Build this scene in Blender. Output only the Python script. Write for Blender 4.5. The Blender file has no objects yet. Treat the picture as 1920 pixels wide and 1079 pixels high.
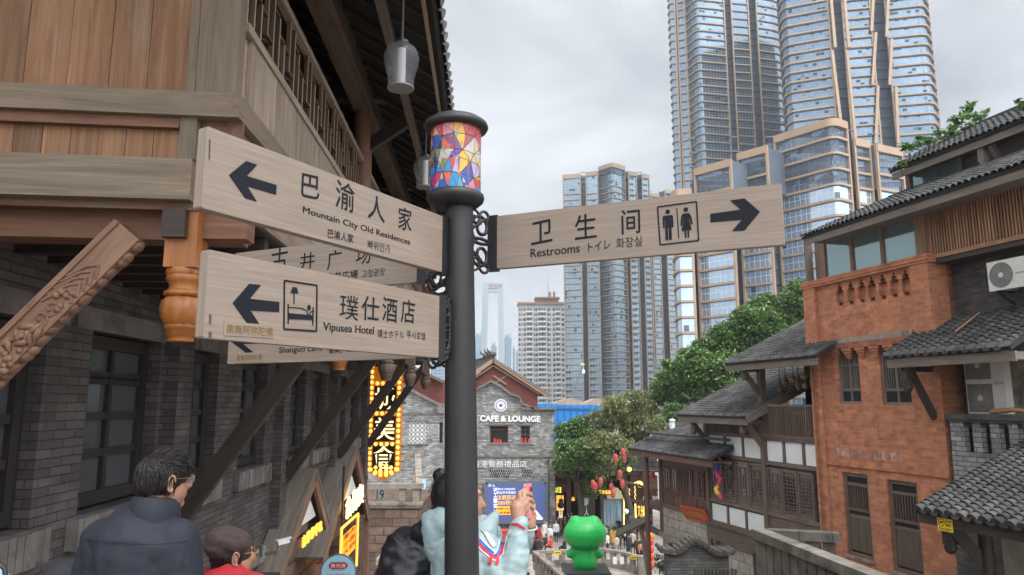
import bpy, bmesh, math, random
import numpy as np
from mathutils import Vector, Matrix
R = math.radians
scene = bpy.context.scene
col = scene.collection
rng = random.Random(7)
V = Vector

# ---------------------------------------------------------------- camera, sky, sun, exposure
F_PX, PITCH = 1350.0, R(9.05)
cam_data = bpy.data.cameras.new('camera')
cam_data.sensor_width = 36.0
cam_data.lens = 36.0 * F_PX / 1920.0
cam_data.clip_end = 6000
cam_data.clip_start = 0.05
cam = bpy.data.objects.new('camera', cam_data)
col.objects.link(cam)
cam.rotation_euler = (R(90) + PITCH, 0, 0)
scene.camera = cam

SUN_EL, SUN_AZ = 58, 150          # azimuth clockwise from +Y: behind the camera, a little to its right side
world = bpy.data.worlds.new('World')
scene.world = world
world.use_nodes = True
wn, wl = world.node_tree.nodes, world.node_tree.links
bg = wn['Background']
sky = wn.new('ShaderNodeTexSky')
sky.sky_type = 'NISHITA'
sky.sun_disc = False
sky.sun_elevation = R(SUN_EL)
sky.sun_rotation = R(SUN_AZ)
sky.air_density, sky.dust_density = 1.0, 3.0
tc = wn.new('ShaderNodeTexCoord')
mp = wn.new('ShaderNodeMapping'); mp.inputs['Scale'].default_value = (1.0, 1.0, 1.7)
mp.inputs['Location'].default_value = (0.62, 0.15, 0.1)
n1 = wn.new('ShaderNodeTexNoise'); n1.inputs['Scale'].default_value = 2.6; n1.inputs['Detail'].default_value = 9
n1.inputs['Roughness'].default_value = 0.5; n1.inputs['Distortion'].default_value = 0.35
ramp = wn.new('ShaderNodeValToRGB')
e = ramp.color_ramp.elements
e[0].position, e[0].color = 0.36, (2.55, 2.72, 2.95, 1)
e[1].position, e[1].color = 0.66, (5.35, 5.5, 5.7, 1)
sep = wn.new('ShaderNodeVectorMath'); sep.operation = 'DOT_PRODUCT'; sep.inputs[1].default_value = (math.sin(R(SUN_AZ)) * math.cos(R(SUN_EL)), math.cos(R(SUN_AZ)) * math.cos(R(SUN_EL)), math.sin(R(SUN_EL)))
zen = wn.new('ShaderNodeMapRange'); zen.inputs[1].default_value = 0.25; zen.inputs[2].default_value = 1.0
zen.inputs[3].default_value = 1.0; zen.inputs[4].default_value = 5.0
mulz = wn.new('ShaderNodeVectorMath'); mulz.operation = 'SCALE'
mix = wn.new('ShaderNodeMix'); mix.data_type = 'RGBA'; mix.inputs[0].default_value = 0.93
wl.new(tc.outputs['Generated'], mp.inputs[0]); wl.new(mp.outputs[0], n1.inputs['Vector'])
wl.new(n1.outputs[0], ramp.inputs[0])
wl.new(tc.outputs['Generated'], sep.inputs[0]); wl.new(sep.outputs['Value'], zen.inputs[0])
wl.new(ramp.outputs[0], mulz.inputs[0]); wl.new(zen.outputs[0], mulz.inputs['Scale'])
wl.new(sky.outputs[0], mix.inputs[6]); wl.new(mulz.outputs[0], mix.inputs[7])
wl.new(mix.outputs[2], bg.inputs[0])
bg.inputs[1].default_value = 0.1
sun_d = bpy.data.lights.new('sun', 'SUN')
sun_d.energy, sun_d.angle, sun_d.color = 1.5, R(32), (1.0, 0.96, 0.9)
sun = bpy.data.objects.new('sun', sun_d)
col.objects.link(sun)
_sd = V((math.sin(R(SUN_AZ)) * math.cos(R(SUN_EL)), math.cos(R(SUN_AZ)) * math.cos(R(SUN_EL)), math.sin(R(SUN_EL))))
sun.rotation_euler = _sd.to_track_quat('Z', 'Y').to_euler()
scene.view_settings.view_transform = 'Standard'
scene.view_settings.look = 'None'
scene.view_settings.exposure = 0.95
scene.view_settings.gamma = 1
scene.cycles.use_denoising = True
scene.cycles.max_bounces = 6
scene.cycles.transparent_max_bounces = 8

# ---------------------------------------------------------------- measuring: a pixel of the 1920-wide photograph -> a ray
_c, _s = math.cos(PITCH), math.sin(PITCH)
def ray(px, py):
    u, v = (px - 960) / F_PX, -(py - 540) / F_PX
    return V((u, _c - _s * v, _s + _c * v))
def P(px, py, Y):
    d = ray(px, py); return d * (Y / d.y)
def Zat(py, Y, px=960):
    return P(px, py, Y).z
class Frame:
    """a street frame: ly runs along the facade away from the camera, lx to its right"""
    def __init__(s, ux, uy):
        l = math.hypot(ux, uy); ux /= l; uy /= l
        s.Y = V((ux, uy, 0)); s.X = V((uy, -ux, 0))
        s.m = Matrix(((s.X.x, s.Y.x, 0, 0), (s.X.y, s.Y.y, 0, 0), (0, 0, 1, 0), (0, 0, 0, 1)))
    def w(s, lx, ly, z): return s.X * lx + s.Y * ly + V((0, 0, z))
    def at(s, px, py, lx):
        d = ray(px, py); t = lx / d.dot(s.X); return (d.dot(s.Y) * t, d.z * t)
    def aty(s, px, py, ly):
        d = ray(px, py); t = ly / d.dot(s.Y); return (d.dot(s.X) * t, d.z * t)
WORLD = Frame(0, 1)

# ---------------------------------------------------------------- objects
def thing(name, label, cat, loc=(0, 0, 0), group=None, rot=None):
    o = bpy.data.objects.new(name, None); col.objects.link(o)
    o.location = loc; o.empty_display_size = .2
    if rot is not None: o.rotation_euler = rot
    o['label'] = label; o['category'] = cat
    if group: o['group'] = group
    return o
def tag(o, label, cat, group=None):
    o['label'] = label; o['category'] = cat
    if group: o['group'] = group
    return o
def kind(o, k): o['kind'] = k; return o
def inv(parent):
    if parent is None: return None
    m = Matrix.Identity(4); o = parent; chain = []
    while o: chain.append(Matrix.LocRotScale(o.location, o.rotation_euler, o.scale)); o = o.parent
    for c in reversed(chain): m = m @ c
    return m.inverted()
def link(name, me, parent=None):
    o = bpy.data.objects.new(name, me); col.objects.link(o)
    if parent: o.parent = parent
    return o
def copy_part(o, off=(0, 0, 0), parent=None):
    c = o.copy(); col.objects.link(c); c.parent = parent if parent else o.parent
    c.location = V(o.location) + V(off)
    for ch in list(o.children):
        g = ch.copy(); col.objects.link(g); g.parent = c
    return c
def copy_thing(o, loc, label=None, rotz=None):
    c = o.copy(); col.objects.link(c); c.location = loc
    if rotz is not None: c.rotation_euler = (0, 0, rotz)
    if label: c['label'] = label
    for ch in list(o.children): copy_part(ch, parent=c)
    return c

class MB:
    """collects simple shapes (in a frame's coordinates) and links them as one mesh with metric UVs"""
    def __init__(s, fr=None): s.v, s.f, s.uv, s.mi, s.sm, s.fr = [], [], [], [], [], fr
    def add(s, vs, fs, uvs=None, mi=0, smooth=False):
        b = len(s.v); s.v.extend(V(p) for p in vs)
        for i, f in enumerate(fs):
            s.f.append(tuple(b + k for k in f)); s.mi.append(mi); s.sm.append(smooth)
            if uvs is None:
                p = [V(vs[k]) for k in f]
                n = (p[1] - p[0]).cross(p[2] - p[0])
                a = max(range(3), key=lambda k: abs(n[k]))
                s.uv.append([((q.y, q.z) if a == 0 else (q.x, q.z) if a == 1 else (q.x, q.y)) for q in p])
            else: s.uv.append(uvs[i])
        return s
    def box(s, x0, x1, y0, y1, z0, z1, mi=0, wood=False, T=None):
        vs = [V((x, y, z)) for z in (z0, z1) for y in (y0, y1) for x in (x0, x1)]
        fs = [(0, 2, 3, 1), (4, 5, 7, 6), (0, 1, 5, 4), (2, 6, 7, 3), (0, 4, 6, 2), (1, 3, 7, 5)]
        uvs = None
        if wood:
            L = max(range(3), key=lambda k: (x1 - x0, y1 - y0, z1 - z0)[k]); uvs = []
            for f in fs:
                p = [vs[k] for k in f]; n = (p[1] - p[0]).cross(p[2] - p[0]); a = max(range(3), key=lambda k: abs(n[k]))
                ax = [k for k in range(3) if k != a]
                if L in ax and ax[0] != L: ax = [L, ax[0]]
                uvs.append([(q[ax[0]], q[ax[1]]) for q in p])
        if T: vs = [T(q) for q in vs]
        return s.add(vs, fs, uvs, mi)
    def bar(s, a, b, w, h, up=(0, 0, 1), mi=0, w2=None, h2=None):
        a, b = V(a), V(b); d = b - a; L = d.length
        if L < 1e-6: return s
        d /= L; u = V(up)
        sd = d.cross(u)
        if sd.length < 1e-3: sd = d.cross(V((1, 0, 0)))
        sd.normalize(); un = sd.cross(d).normalized()
        w2 = w if w2 is None else w2; h2 = h if h2 is None else h2
        vs = []
        for c, ww, hh in ((a, w, h), (b, w2, h2)):
            for i, j in ((-1, -1), (1, -1), (1, 1), (-1, 1)): vs.append(c + sd * (i * ww / 2) + un * (j * hh / 2))
        fs = [(3, 2, 1, 0), (4, 5, 6, 7), (0, 1, 5, 4), (1, 2, 6, 5), (2, 3, 7, 6), (3, 0, 4, 7)]
        o = rng.random() * 3
        uvs = [[(0, 0), (w, 0), (w, h), (0, h)]] * 2 + [[(0, o), (0, o + ww), (L, o + ww), (L, o)] for ww in (w, h, w, h)]
        return s.add(vs, fs, uvs, mi)
    def tube(s, pts, r, n=8, mi=0, caps=True, smooth=True):
        pts = [V(p) for p in pts]; m = len(pts)
        rs = r if hasattr(r, '__len__') else [r] * m
        vs, uvs, fs = [], [], []; ref = None; L = 0; Ls = []
        for i, p in enumerate(pts):
            t = (pts[min(i + 1, m - 1)] - pts[max(i - 1, 0)]).normalized()
            if i: L += (p - pts[i - 1]).length
            Ls.append(L)
            if ref is None:
                ref = t.cross(V((0, 0, 1)))
                if ref.length < 1e-2: ref = t.cross(V((1, 0, 0)))
            ref = (ref - t * ref.dot(t)).normalized(); bn = t.cross(ref)
            for k in range(n):
                a = 2 * math.pi * k / n; vs.append(p + (ref * math.cos(a) + bn * math.sin(a)) * rs[i])
        for i in range(m - 1):
            for k in range(n):
                k2 = (k + 1) % n; w = 2 * math.pi * max(rs[i], .005)
                fs.append((i * n + k, i * n + k2, (i + 1) * n + k2, (i + 1) * n + k))
                uvs.append([(Ls[i], w * k / n), (Ls[i], w * (k + 1) / n), (Ls[i + 1], w * (k + 1) / n), (Ls[i + 1], w * k / n)])
        s.add(vs, fs, uvs, mi, smooth)
        if caps:
            s.add([vs[k] for k in range(n)][::-1], [tuple(range(n))], None, mi)
            s.add([vs[(m - 1) * n + k] for k in range(n)], [tuple(range(n))], None, mi)
        return s
    def lathe(s, prof, c, n=16, mi=0, smooth=True, flute=0, nf=8, caps=True):
        c = V(c); vs, fs, uvs = [], [], []; m = len(prof); L = 0; Ls = [0]
        for i in range(1, m): L += math.hypot(prof[i][0] - prof[i - 1][0], prof[i][1] - prof[i - 1][1]); Ls.append(L)
        for r, z in prof:
            for k in range(n):
                a = 2 * math.pi * k / n; rr = r * (1 - flute * (1 - abs(math.sin(a * nf / 2)))); vs.append(c + V((rr * math.cos(a), rr * math.sin(a), z)))
        for i in range(m - 1):
            w = 2 * math.pi * max(prof[i][0], .004)
            for k in range(n):
                k2 = (k + 1) % n; fs.append((i * n + k, i * n + k2, (i + 1) * n + k2, (i + 1) * n + k))
                uvs.append([(Ls[i], w * k / n), (Ls[i], w * (k + 1) / n), (Ls[i + 1], w * (k + 1) / n), (Ls[i + 1], w * k / n)])
        s.add(vs, fs, uvs, mi, smooth)
        if caps:
            if prof[0][0] > 1e-4: s.add([vs[k] for k in range(n)][::-1], [tuple(range(n))], None, mi)
            if prof[-1][0] > 1e-4: s.add([vs[(m - 1) * n + k] for k in range(n)], [tuple(range(n))], None, mi)
        return s
    def prism(s, poly, O, u, v, n, d, mi=0, side_mi=None):
        """poly in (u, v) plane coordinates at O, pushed back by d against n (n = where it faces)"""
        O, u, v, n = V(O), V(u), V(v), V(n); k = len(poly)
        ar = sum(poly[i][0] * poly[(i + 1) % k][1] - poly[(i + 1) % k][0] * poly[i][1] for i in range(k))
        if (ar > 0) != (u.cross(v).dot(n) > 0): poly = poly[::-1]
        a = [O + u * p[0] + v * p[1] for p in poly]; b = [q - n * d for q in a]
        s.add(a, [tuple(range(k))], [list(poly)], mi)
        s.add(b[::-1], [tuple(range(k))], [list(poly[::-1])], mi)
        L = 0
        for i in range(k):
            j = (i + 1) % k; l = (a[j] - a[i]).length
            s.add([a[i], b[i], b[j], a[j]], [(0, 1, 2, 3)], [[(L, 0), (L, d), (L + l, d), (L + l, 0)]], mi if side_mi is None else side_mi); L += l
        return s
    def ell(s, c, r, n=10, m=7, mi=0, rot=None):
        c = V(c); r = r if hasattr(r, '__len__') else (r, r, r); vs, fs = [], []
        for i in range(m + 1):
            t = math.pi * i / m
            for k in range(n):
                a = 2 * math.pi * k / n
                q = V((r[0] * math.sin(t) * math.cos(a), r[1] * math.sin(t) * math.sin(a), -r[2] * math.cos(t)))
                vs.append(c + (rot @ q if rot else q))
        for i in range(m):
            for k in range(n):
                k2 = (k + 1) % n; fs.append((i * n + k, i * n + k2, (i + 1) * n + k2, (i + 1) * n + k))
        return s.add(vs, fs, None, mi, True)
    def quad(s, a, b, c, d, mi=0, uv=None):
        a, b, c, d = V(a), V(b), V(c), V(d)
        if uv is None: w, h = (b - a).length, (d - a).length; uv = [(0, 0), (w, 0), (w, h), (0, h)]
        return s.add([a, b, c, d], [(0, 1, 2, 3)], [uv], mi)
    def mesh(s, name, mats, parent=None):
        me = bpy.data.meshes.new(name)
        vs = [s.fr.w(*p) for p in s.v] if s.fr else s.v
        m = inv(parent)
        if m is not None: vs = [m @ p for p in vs]
        me.from_pydata([tuple(p) for p in vs], [], s.f)
        ul = me.uv_layers.new(name='UVMap')
        flat = [c for f in s.uv for q in f for c in (q[0], q[1])]
        ul.data.foreach_set('uv', flat)
        me.polygons.foreach_set('material_index', s.mi)
        me.polygons.foreach_set('use_smooth', s.sm)
        for x in (mats if isinstance(mats, (list, tuple)) else [mats]): me.materials.append(x)
        me.update()
        return me
    def build(s, name, mats, parent=None):
        return link(name, s.mesh(name, mats, parent), parent)

def text_geo(txt, bold=0.0):
    c = bpy.data.curves.new('tmp_text', 'FONT'); c.body = txt; c.offset = bold; c.resolution_u = 3
    o = bpy.data.objects.new('tmp_text', c); col.objects.link(o)
    dg = bpy.context.evaluated_depsgraph_get(); dg.update()
    me = bpy.data.meshes.new_from_object(o.evaluated_get(dg))
    vs = [v.co.copy() for v in me.vertices]; fs = [tuple(p.vertices) for p in me.polygons]
    bpy.data.objects.remove(o); bpy.data.curves.remove(c); bpy.data.meshes.remove(me)
    return vs, fs
_tc = {}
def put_text(mb, txt, O, u, v, n, x0, x1, y0, y1, lift=.002, mi=0, bold=0.0, thick=0.0, shear=0.0, base_up=None):
    """txt fitted into the box x0..x1, y0..y1 of the plane (O,u,v); base_up: rise of the line over its width"""
    key = (txt, bold)
    if key not in _tc: _tc[key] = text_geo(txt, bold)
    vs, fs = _tc[key]
    if not vs: return
    ax, bx = min(p.x for p in vs), max(p.x for p in vs); ay, by = min(p.y for p in vs), max(p.y for p in vs)
    out = []
    for p in vs:
        a = (p.x - ax) / max(bx - ax, 1e-6); b = (p.y - ay) / max(by - ay, 1e-6)
        X = x0 + (x1 - x0) * a; Yv = y0 + (y1 - y0) * b
        X += shear * (b - .5) * (y1 - y0)
        Yv += (base_up or 0) * a
        out.append(V(O) + V(u) * X + V(v) * Yv + V(n) * (lift + thick))
    flip = V(u).cross(V(v)).dot(V(n)) < 0
    mb.add(out, [f[::-1] if flip else f for f in fs], None, mi)
    if thick:
        ed = {}
        for f in fs:
            for i in range(len(f)):
                a, b = f[i], f[(i + 1) % len(f)]
                if (b, a) in ed: del ed[(b, a)]
                else: ed[(a, b)] = 1
        for a, b in ed:
            q = [out[a], out[a] - V(n) * thick, out[b] - V(n) * thick, out[b]]
            mb.add(q[::-1] if flip else q, [(0, 1, 2, 3)], None, mi)

# ---------------------------------------------------------------- materials
def _nt(name):
    m = bpy.data.materials.new(name); m.use_nodes = True
    return m, m.node_tree.nodes, m.node_tree.links, m.node_tree.nodes['Principled BSDF']
def _c4(c): return (c[0], c[1], c[2], 1)
def _mix(N, L, mode, f, a, b):
    x = N.new('ShaderNodeMix'); x.data_type = 'RGBA'; x.blend_type = mode
    for s, i in ((f, 0), (a, 6), (b, 7)):
        if hasattr(s, 'links'): L.new(s, x.inputs[i])
        elif i == 0: x.inputs[0].default_value = s
        else: x.inputs[i].default_value = _c4(s)
    return x.outputs[2]
def _noise(N, L, vec, scale, detail=4, dist=0, rough=.55, sc=None):
    n = N.new('ShaderNodeTexNoise'); n.inputs['Scale'].default_value = scale; n.inputs['Detail'].default_value = detail
    n.inputs['Distortion'].default_value = dist; n.inputs['Roughness'].default_value = rough
    if sc:
        mp = N.new('ShaderNodeMapping'); mp.inputs['Scale'].default_value = sc; L.new(vec, mp.inputs[0]); vec = mp.outputs[0]
    L.new(vec, n.inputs['Vector']); return n.outputs[0]
def _ramp(N, L, fac, a, b, p0=.3, p1=.7):
    r = N.new('ShaderNodeValToRGB'); e = r.color_ramp.elements
    e[0].position, e[0].color, e[1].position, e[1].color = p0, _c4(a), p1, _c4(b)
    L.new(fac, r.inputs[0]); return r.outputs[0]
def _bump(N, L, h, bsdf, strength, dist=.01):
    b = N.new('ShaderNodeBump'); b.inputs['Strength'].default_value = strength; b.inputs['Distance'].default_value = dist
    L.new(h, b.inputs['Height']); L.new(b.outputs[0], bsdf.inputs['Normal'])
def _island(N, L, color, amt):
    g = N.new('ShaderNodeNewGeometry'); r = N.new('ShaderNodeMapRange')
    r.inputs[3].default_value = 1 - amt; r.inputs[4].default_value = 1 + amt
    L.new(g.outputs['Random Per Island'], r.inputs[0])
    x = N.new('ShaderNodeVectorMath'); x.operation = 'SCALE'; L.new(color, x.inputs[0]); L.new(r.outputs[0], x.inputs['Scale'])
    return x.outputs[0]
def plain(name, c, rough=.6, metal=0, var=.12, vs=4.0, bump=0, bs=30, isl=0, bd=.01, spec=.5, dirt=None):
    m, N, L, b = _nt(name); t = N.new('ShaderNodeTexCoord').outputs['Object']
    n = _noise(N, L, t, vs, 5)
    o = _ramp(N, L, n, [x * (1 - var) for x in c], [min(1, x * (1 + var)) for x in c])
    if dirt: o = _mix(N, L, 'MIX', _ramp(N, L, _noise(N, L, t, vs * .45, 7, .8, .65), (0, 0, 0), (1, 1, 1), .5, .66), o, dirt)
    if isl: o = _island(N, L, o, isl)
    L.new(o, b.inputs['Base Color']); b.inputs['Roughness'].default_value = rough; b.inputs['Metallic'].default_value = metal
    b.inputs['Specular IOR Level'].default_value = spec
    if bump: _bump(N, L, _noise(N, L, t, bs, 4), b, bump, bd)
    return m
def wood(name, c1, c2, su=.9, sv=9.0, isl=.22, rough=.7, weather=None, wp=(.5, .7), bump=.25, hue=0):
    m, N, L, b = _nt(name)
    uv = N.new('ShaderNodeUVMap').outputs[0]; g = N.new('ShaderNodeNewGeometry')
    sc = N.new('ShaderNodeVectorMath'); sc.operation = 'SCALE'; sc.inputs[0].default_value = (31, 17, 7); L.new(g.outputs['Random Per Island'], sc.inputs['Scale'])
    ad = N.new('ShaderNodeVectorMath'); ad.operation = 'ADD'; L.new(uv, ad.inputs[0]); L.new(sc.outputs[0], ad.inputs[1]); vec = ad.outputs[0]
    n = _noise(N, L, vec, 1.0, 8, 1.4, .6, (su, sv, 1))
    fine = _noise(N, L, vec, 1.0, 3, .2, .5, (su * 3, sv * 12, 1))
    o = _ramp(N, L, n, c1, c2, .32, .68)
    o = _mix(N, L, 'MULTIPLY', .32, o, _ramp(N, L, fine, (.45, .43, .42), (1.15, 1.15, 1.15), .3, .65))
    kn = N.new('ShaderNodeTexVoronoi'); kn.inputs['Scale'].default_value = 1.0
    mk = N.new('ShaderNodeMapping'); mk.inputs['Scale'].default_value = (1.6, 4.2, 1); L.new(vec, mk.inputs[0]); L.new(mk.outputs[0], kn.inputs['Vector'])
    o = _mix(N, L, 'MIX', _ramp(N, L, kn.outputs['Distance'], (.75, .75, .75), (0, 0, 0), .03, .11), o, [x * .35 for x in c1])
    if weather:
        w = _ramp(N, L, _noise(N, L, vec, 1.0, 7, .6, .6, (1.1, 2.2, 1)), (0, 0, 0), (1, 1, 1), wp[0], wp[1])
        wc = _mix(N, L, 'MULTIPLY', .5, weather, _ramp(N, L, fine, (.5, .5, .5), (1.2, 1.2, 1.2), .3, .65))
        o = _mix(N, L, 'MIX', w, o, wc)
    o = _island(N, L, o, isl)
    L.new(o, b.inputs['Base Color']); b.inputs['Roughness'].default_value = rough
    if bump: _bump(N, L, fine, b, bump, .004)
    return m
def brick(name, c1, c2, mortar, bw, bh, ms=.012, bump=.5, stain=None, rough=.9, off=.5, var=.3, bias=0, sp=(.52, .72), bias_noise=2.5):
    m, N, L, b = _nt(name); uv = N.new('ShaderNodeUVMap').outputs[0]
    t = N.new('ShaderNodeTexBrick'); t.offset = off
    wob = _noise(N, L, uv, 9, 3); wv = N.new('ShaderNodeVectorMath'); wv.operation = 'MULTIPLY_ADD'
    wc = N.new('ShaderNodeTexNoise'); wc.inputs['Scale'].default_value = 8; L.new(uv, wc.inputs['Vector'])
    L.new(wc.outputs['Color'], wv.inputs[0]); wv.inputs[1].default_value = (bh * .12,) * 3; L.new(uv, wv.inputs[2])
    L.new(wv.outputs[0], t.inputs['Vector'])
    for k, v in (('Scale', 1), ('Mortar Size', ms), ('Mortar Smooth', .3), ('Bias', bias), ('Brick Width', bw), ('Row Height', bh)): t.inputs[k].default_value = v
    t.inputs['Color1'].default_value, t.inputs['Color2'].default_value, t.inputs['Mortar'].default_value = _c4(c1), _c4(c2), _c4(mortar)
    o = t.outputs['Color']
    o = _mix(N, L, 'MULTIPLY', 1, o, _ramp(N, L, _noise(N, L, uv, bias_noise, 8, .5, .65), [1 - var] * 3, [1 + var] * 3, .3, .7))
    if stain: o = _mix(N, L, 'MIX', _ramp(N, L, _noise(N, L, uv, .9, 8, .9, .68), (0, 0, 0), (.85,) * 3, sp[0], sp[1]), o, stain)
    L.new(o, b.inputs['Base Color']); b.inputs['Roughness'].default_value = rough
    b.inputs['Specular IOR Level'].default_value = .25
    h = _mix(N, L, 'ADD', .35, _mix(N, L, 'MIX', t.outputs['Fac'], (1, 1, 1), (0, 0, 0)), _noise(N, L, uv, 60, 3))
    _bump(N, L, h, b, bump, .012)
    return m
def facade_glass(name, c1, c2, mull, bw, bh, ms, metal=.75, rough=.12, dark=.12):
    """tinted curtain wall: panes with pale mullions, a few panes open and dark"""
    m, N, L, b = _nt(name); uv = N.new('ShaderNodeUVMap').outputs[0]
    t = N.new('ShaderNodeTexBrick'); t.offset = 0
    L.new(uv, t.inputs['Vector'])
    for k, v in (('Scale', 1), ('Mortar Size', ms), ('Mortar Smooth', .1), ('Bias', -.2), ('Brick Width', bw), ('Row Height', bh)): t.inputs[k].default_value = v
    t.inputs['Color1'].default_value, t.inputs['Color2'].default_value, t.inputs['Mortar'].default_value = _c4(c1), _c4(c2), _c4(mull)
    oi = N.new('ShaderNodeObjectInfo')
    mp = N.new('ShaderNodeMapping'); mp.inputs['Scale'].default_value = (1 / bw, 1 / bh, 1); L.new(uv, mp.inputs[0])
    fl = N.new('ShaderNodeVectorMath'); fl.operation = 'FLOOR'; L.new(mp.outputs[0], fl.inputs[0])
    cb = N.new('ShaderNodeCombineXYZ'); mu = N.new('ShaderNodeMath'); mu.operation = 'MULTIPLY'; mu.inputs[1].default_value = 97; L.new(oi.outputs['Random'], mu.inputs[0]); L.new(mu.outputs[0], cb.inputs[2])
    ad = N.new('ShaderNodeVectorMath'); ad.operation = 'ADD'; L.new(fl.outputs[0], ad.inputs[0]); L.new(cb.outputs[0], ad.inputs[1])
    wn_ = N.new('ShaderNodeTexWhiteNoise'); L.new(ad.outputs[0], wn_.inputs['Vector'])
    dk = _ramp(N, L, wn_.outputs['Value'], (1, 1, 1), (0, 0, 0), dark, dark + .01)
    pane = _mix(N, L, 'MIX', dk, t.outputs['Color'], [x * .25 for x in c1])
    o = _mix(N, L, 'MIX', t.outputs['Fac'], pane, mull)
    # slow change of reflection over the face, painted into the base colour
    o = _mix(N, L, 'MULTIPLY', 1, o, _ramp(N, L, _noise(N, L, N.new('ShaderNodeTexCoord').outputs['Object'], .05, 4), (.75,) * 3, (1.15,) * 3))
    L.new(o, b.inputs['Base Color'])
    x = N.new('ShaderNodeMath'); x.operation = 'MULTIPLY_ADD'; x.inputs[1].default_value = -metal; x.inputs[2].default_value = metal; L.new(t.outputs['Fac'], x.inputs[0])
    L.new(x.outputs[0], b.inputs['Metallic']); b.inputs['Roughness'].default_value = rough
    return m
def emit(name, c, s, base=None):
    m, N, L, b = _nt(name); b.inputs['Base Color'].default_value = _c4(base or c); b.inputs['Emission Color'].default_value = _c4(c)
    b.inputs['Emission Strength'].default_value = s; b.inputs['Roughness'].default_value = .5; return m
def glass(name, c, rough=.05, metal=0., alpha=1.0, spec=.9):
    m, N, L, b = _nt(name); b.inputs['Base Color'].default_value = _c4(c); b.inputs['Roughness'].default_value = rough
    b.inputs['Specular IOR Level'].default_value = spec; b.inputs['Metallic'].default_value = metal; b.inputs['Alpha'].default_value = alpha; return m
def leaf_mat(name, cols, trans=.25):
    m, N, L, b = _nt(name); g = N.new('ShaderNodeNewGeometry'); r = N.new('ShaderNodeValToRGB'); e = r.color_ramp.elements
    while len(e) < len(cols): e.new(.5)
    for i, c in enumerate(cols): e[i].position = i / (len(cols) - 1); e[i].color = _c4(c)
    L.new(g.outputs['Random Per Island'], r.inputs[0])
    L.new(r.outputs[0], b.inputs['Base Color']); b.inputs['Roughness'].default_value = .55
    tr = N.new('ShaderNodeBsdfTranslucent'); L.new(r.outputs[0], tr.inputs[0]); mx = N.new('ShaderNodeMixShader'); mx.inputs[0].default_value = trans
    L.new(b.outputs[0], mx.inputs[1]); L.new(tr.outputs[0], mx.inputs[2]); L.new(mx.outputs[0], N['Material Output'].inputs[0]); return m

mat = {}
mat['post_metal'] = plain('painted_iron', (.012, .0115, .013), .5, .0, .25, 9, .15, 120)
mat['sign_wood'] = wood('pale_sign_wood', (.208, .162, .128), (.244, .194, .156), 1.6, 16, .05, .6, (.20, .155, .12), (.6, .82), bump=.12)
mat['ink'] = plain('sign_ink', (.009, .011, .015), .6, 0, .1, spec=.15)
mat['gold_ink'] = plain('gold_sticker_ink', (.15, .075, .012), .5, 0, .1)
mat['sticker'] = plain('sticker_film', (.228, .178, .132), .5, 0, .05)
mat['plank'] = wood('weathered_plank', (.15, .068, .029), (.265, .14, .07), .7, 13, .24, .75, (.22, .165, .12), (.52, .78))
mat['beam_grey'] = wood('weathered_beam', (.125, .095, .065), (.215, .172, .12), .8, 10, .12, .8, (.22, .15, .1), (.52, .7))
mat['beam_red'] = wood('red_brown_beam', (.10, .042, .022), (.20, .09, .05), .8, 10, .18, .65)
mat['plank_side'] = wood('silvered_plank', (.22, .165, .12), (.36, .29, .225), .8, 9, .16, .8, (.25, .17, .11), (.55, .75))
mat['lattice'] = wood('lattice_wood', (.07, .032, .017), (.15, .08, .045), 1.2, 12, .18, .7)
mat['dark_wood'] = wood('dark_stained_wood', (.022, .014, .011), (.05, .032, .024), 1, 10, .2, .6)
mat['brace_wood'] = wood('carved_brace_wood', (.15, .075, .045), (.26, .145, .092), 1.2, 10, .1, .65)
mat['orange_wood'] = wood('varnished_orange_wood', (.25, .08, .015), (.40, .15, .034), 1.0, 8, .08, .4)
mat['house_wood'] = wood('old_brown_timber', (.075, .05, .037), (.16, .11, .08), .7, 8, .25, .75)
mat['house_wood_red'] = wood('reddish_timber', (.075, .033, .024), (.15, .075, .052), .7, 8, .2, .7)
mat['grey_timber'] = wood('grey_fascia_timber', (.10, .08, .065), (.20, .165, .135), .7, 8, .2, .8)
mat['slat_wood'] = wood('new_slat_wood', (.24, .11, .05), (.40, .22, .12), .8, 9, .3, .6)
mat['grey_brick'] = brick('grey_brick', (.064, .056, .053), (.110, .097, .091), (.042, .037, .035), .30, .074, .006, .6, (.05, .042, .04), sp=(.55, .8))
mat['grey_brick_far'] = brick('old_grey_brick', (.15, .15, .145), (.34, .335, .32), (.12, .12, .115), .42, .13, .016, .8, (.11, .108, .105), var=.4)
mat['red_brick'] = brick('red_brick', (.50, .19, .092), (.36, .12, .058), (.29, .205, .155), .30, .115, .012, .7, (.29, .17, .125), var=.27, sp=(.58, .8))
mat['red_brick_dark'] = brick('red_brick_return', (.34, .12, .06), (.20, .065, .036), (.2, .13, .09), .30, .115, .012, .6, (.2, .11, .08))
mat['wall_stone'] = brick('sandstone_block', (.10, .066, .05), (.165, .112, .085), (.055, .04, .033), .75, .36, .02, .9, (.11, .085, .07), var=.35)
mat['pale_stone'] = brick('pale_stone_block', (.27, .235, .20), (.36, .32, .275), (.16, .14, .12), .8, .42, .02, .9, (.17, .15, .13), var=.3)
mat['ashlar'] = plain('weathered_stone', (.24, .205, .17), .9, 0, .22, 3, .5, 30, .1, .01, .3, (.10, .085, .07))
mat['sill_stone'] = plain('grey_stone_trim', (.16, .145, .135), .9, 0, .2, 4, .4, 40, .12, .01, .3, (.09, .08, .075))
mat['dark_stone'] = plain('dark_mossy_stone', (.085, .078, .068), .92, 0, .3, 3, .6, 25, .15, .015, .25, (.045, .043, .04))
mat['paving'] = brick('stone_paving', (.25, .225, .20), (.33, .30, .27), (.14, .12, .11), 1.2, .6, .02, .3, (.19, .17, .15))
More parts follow.
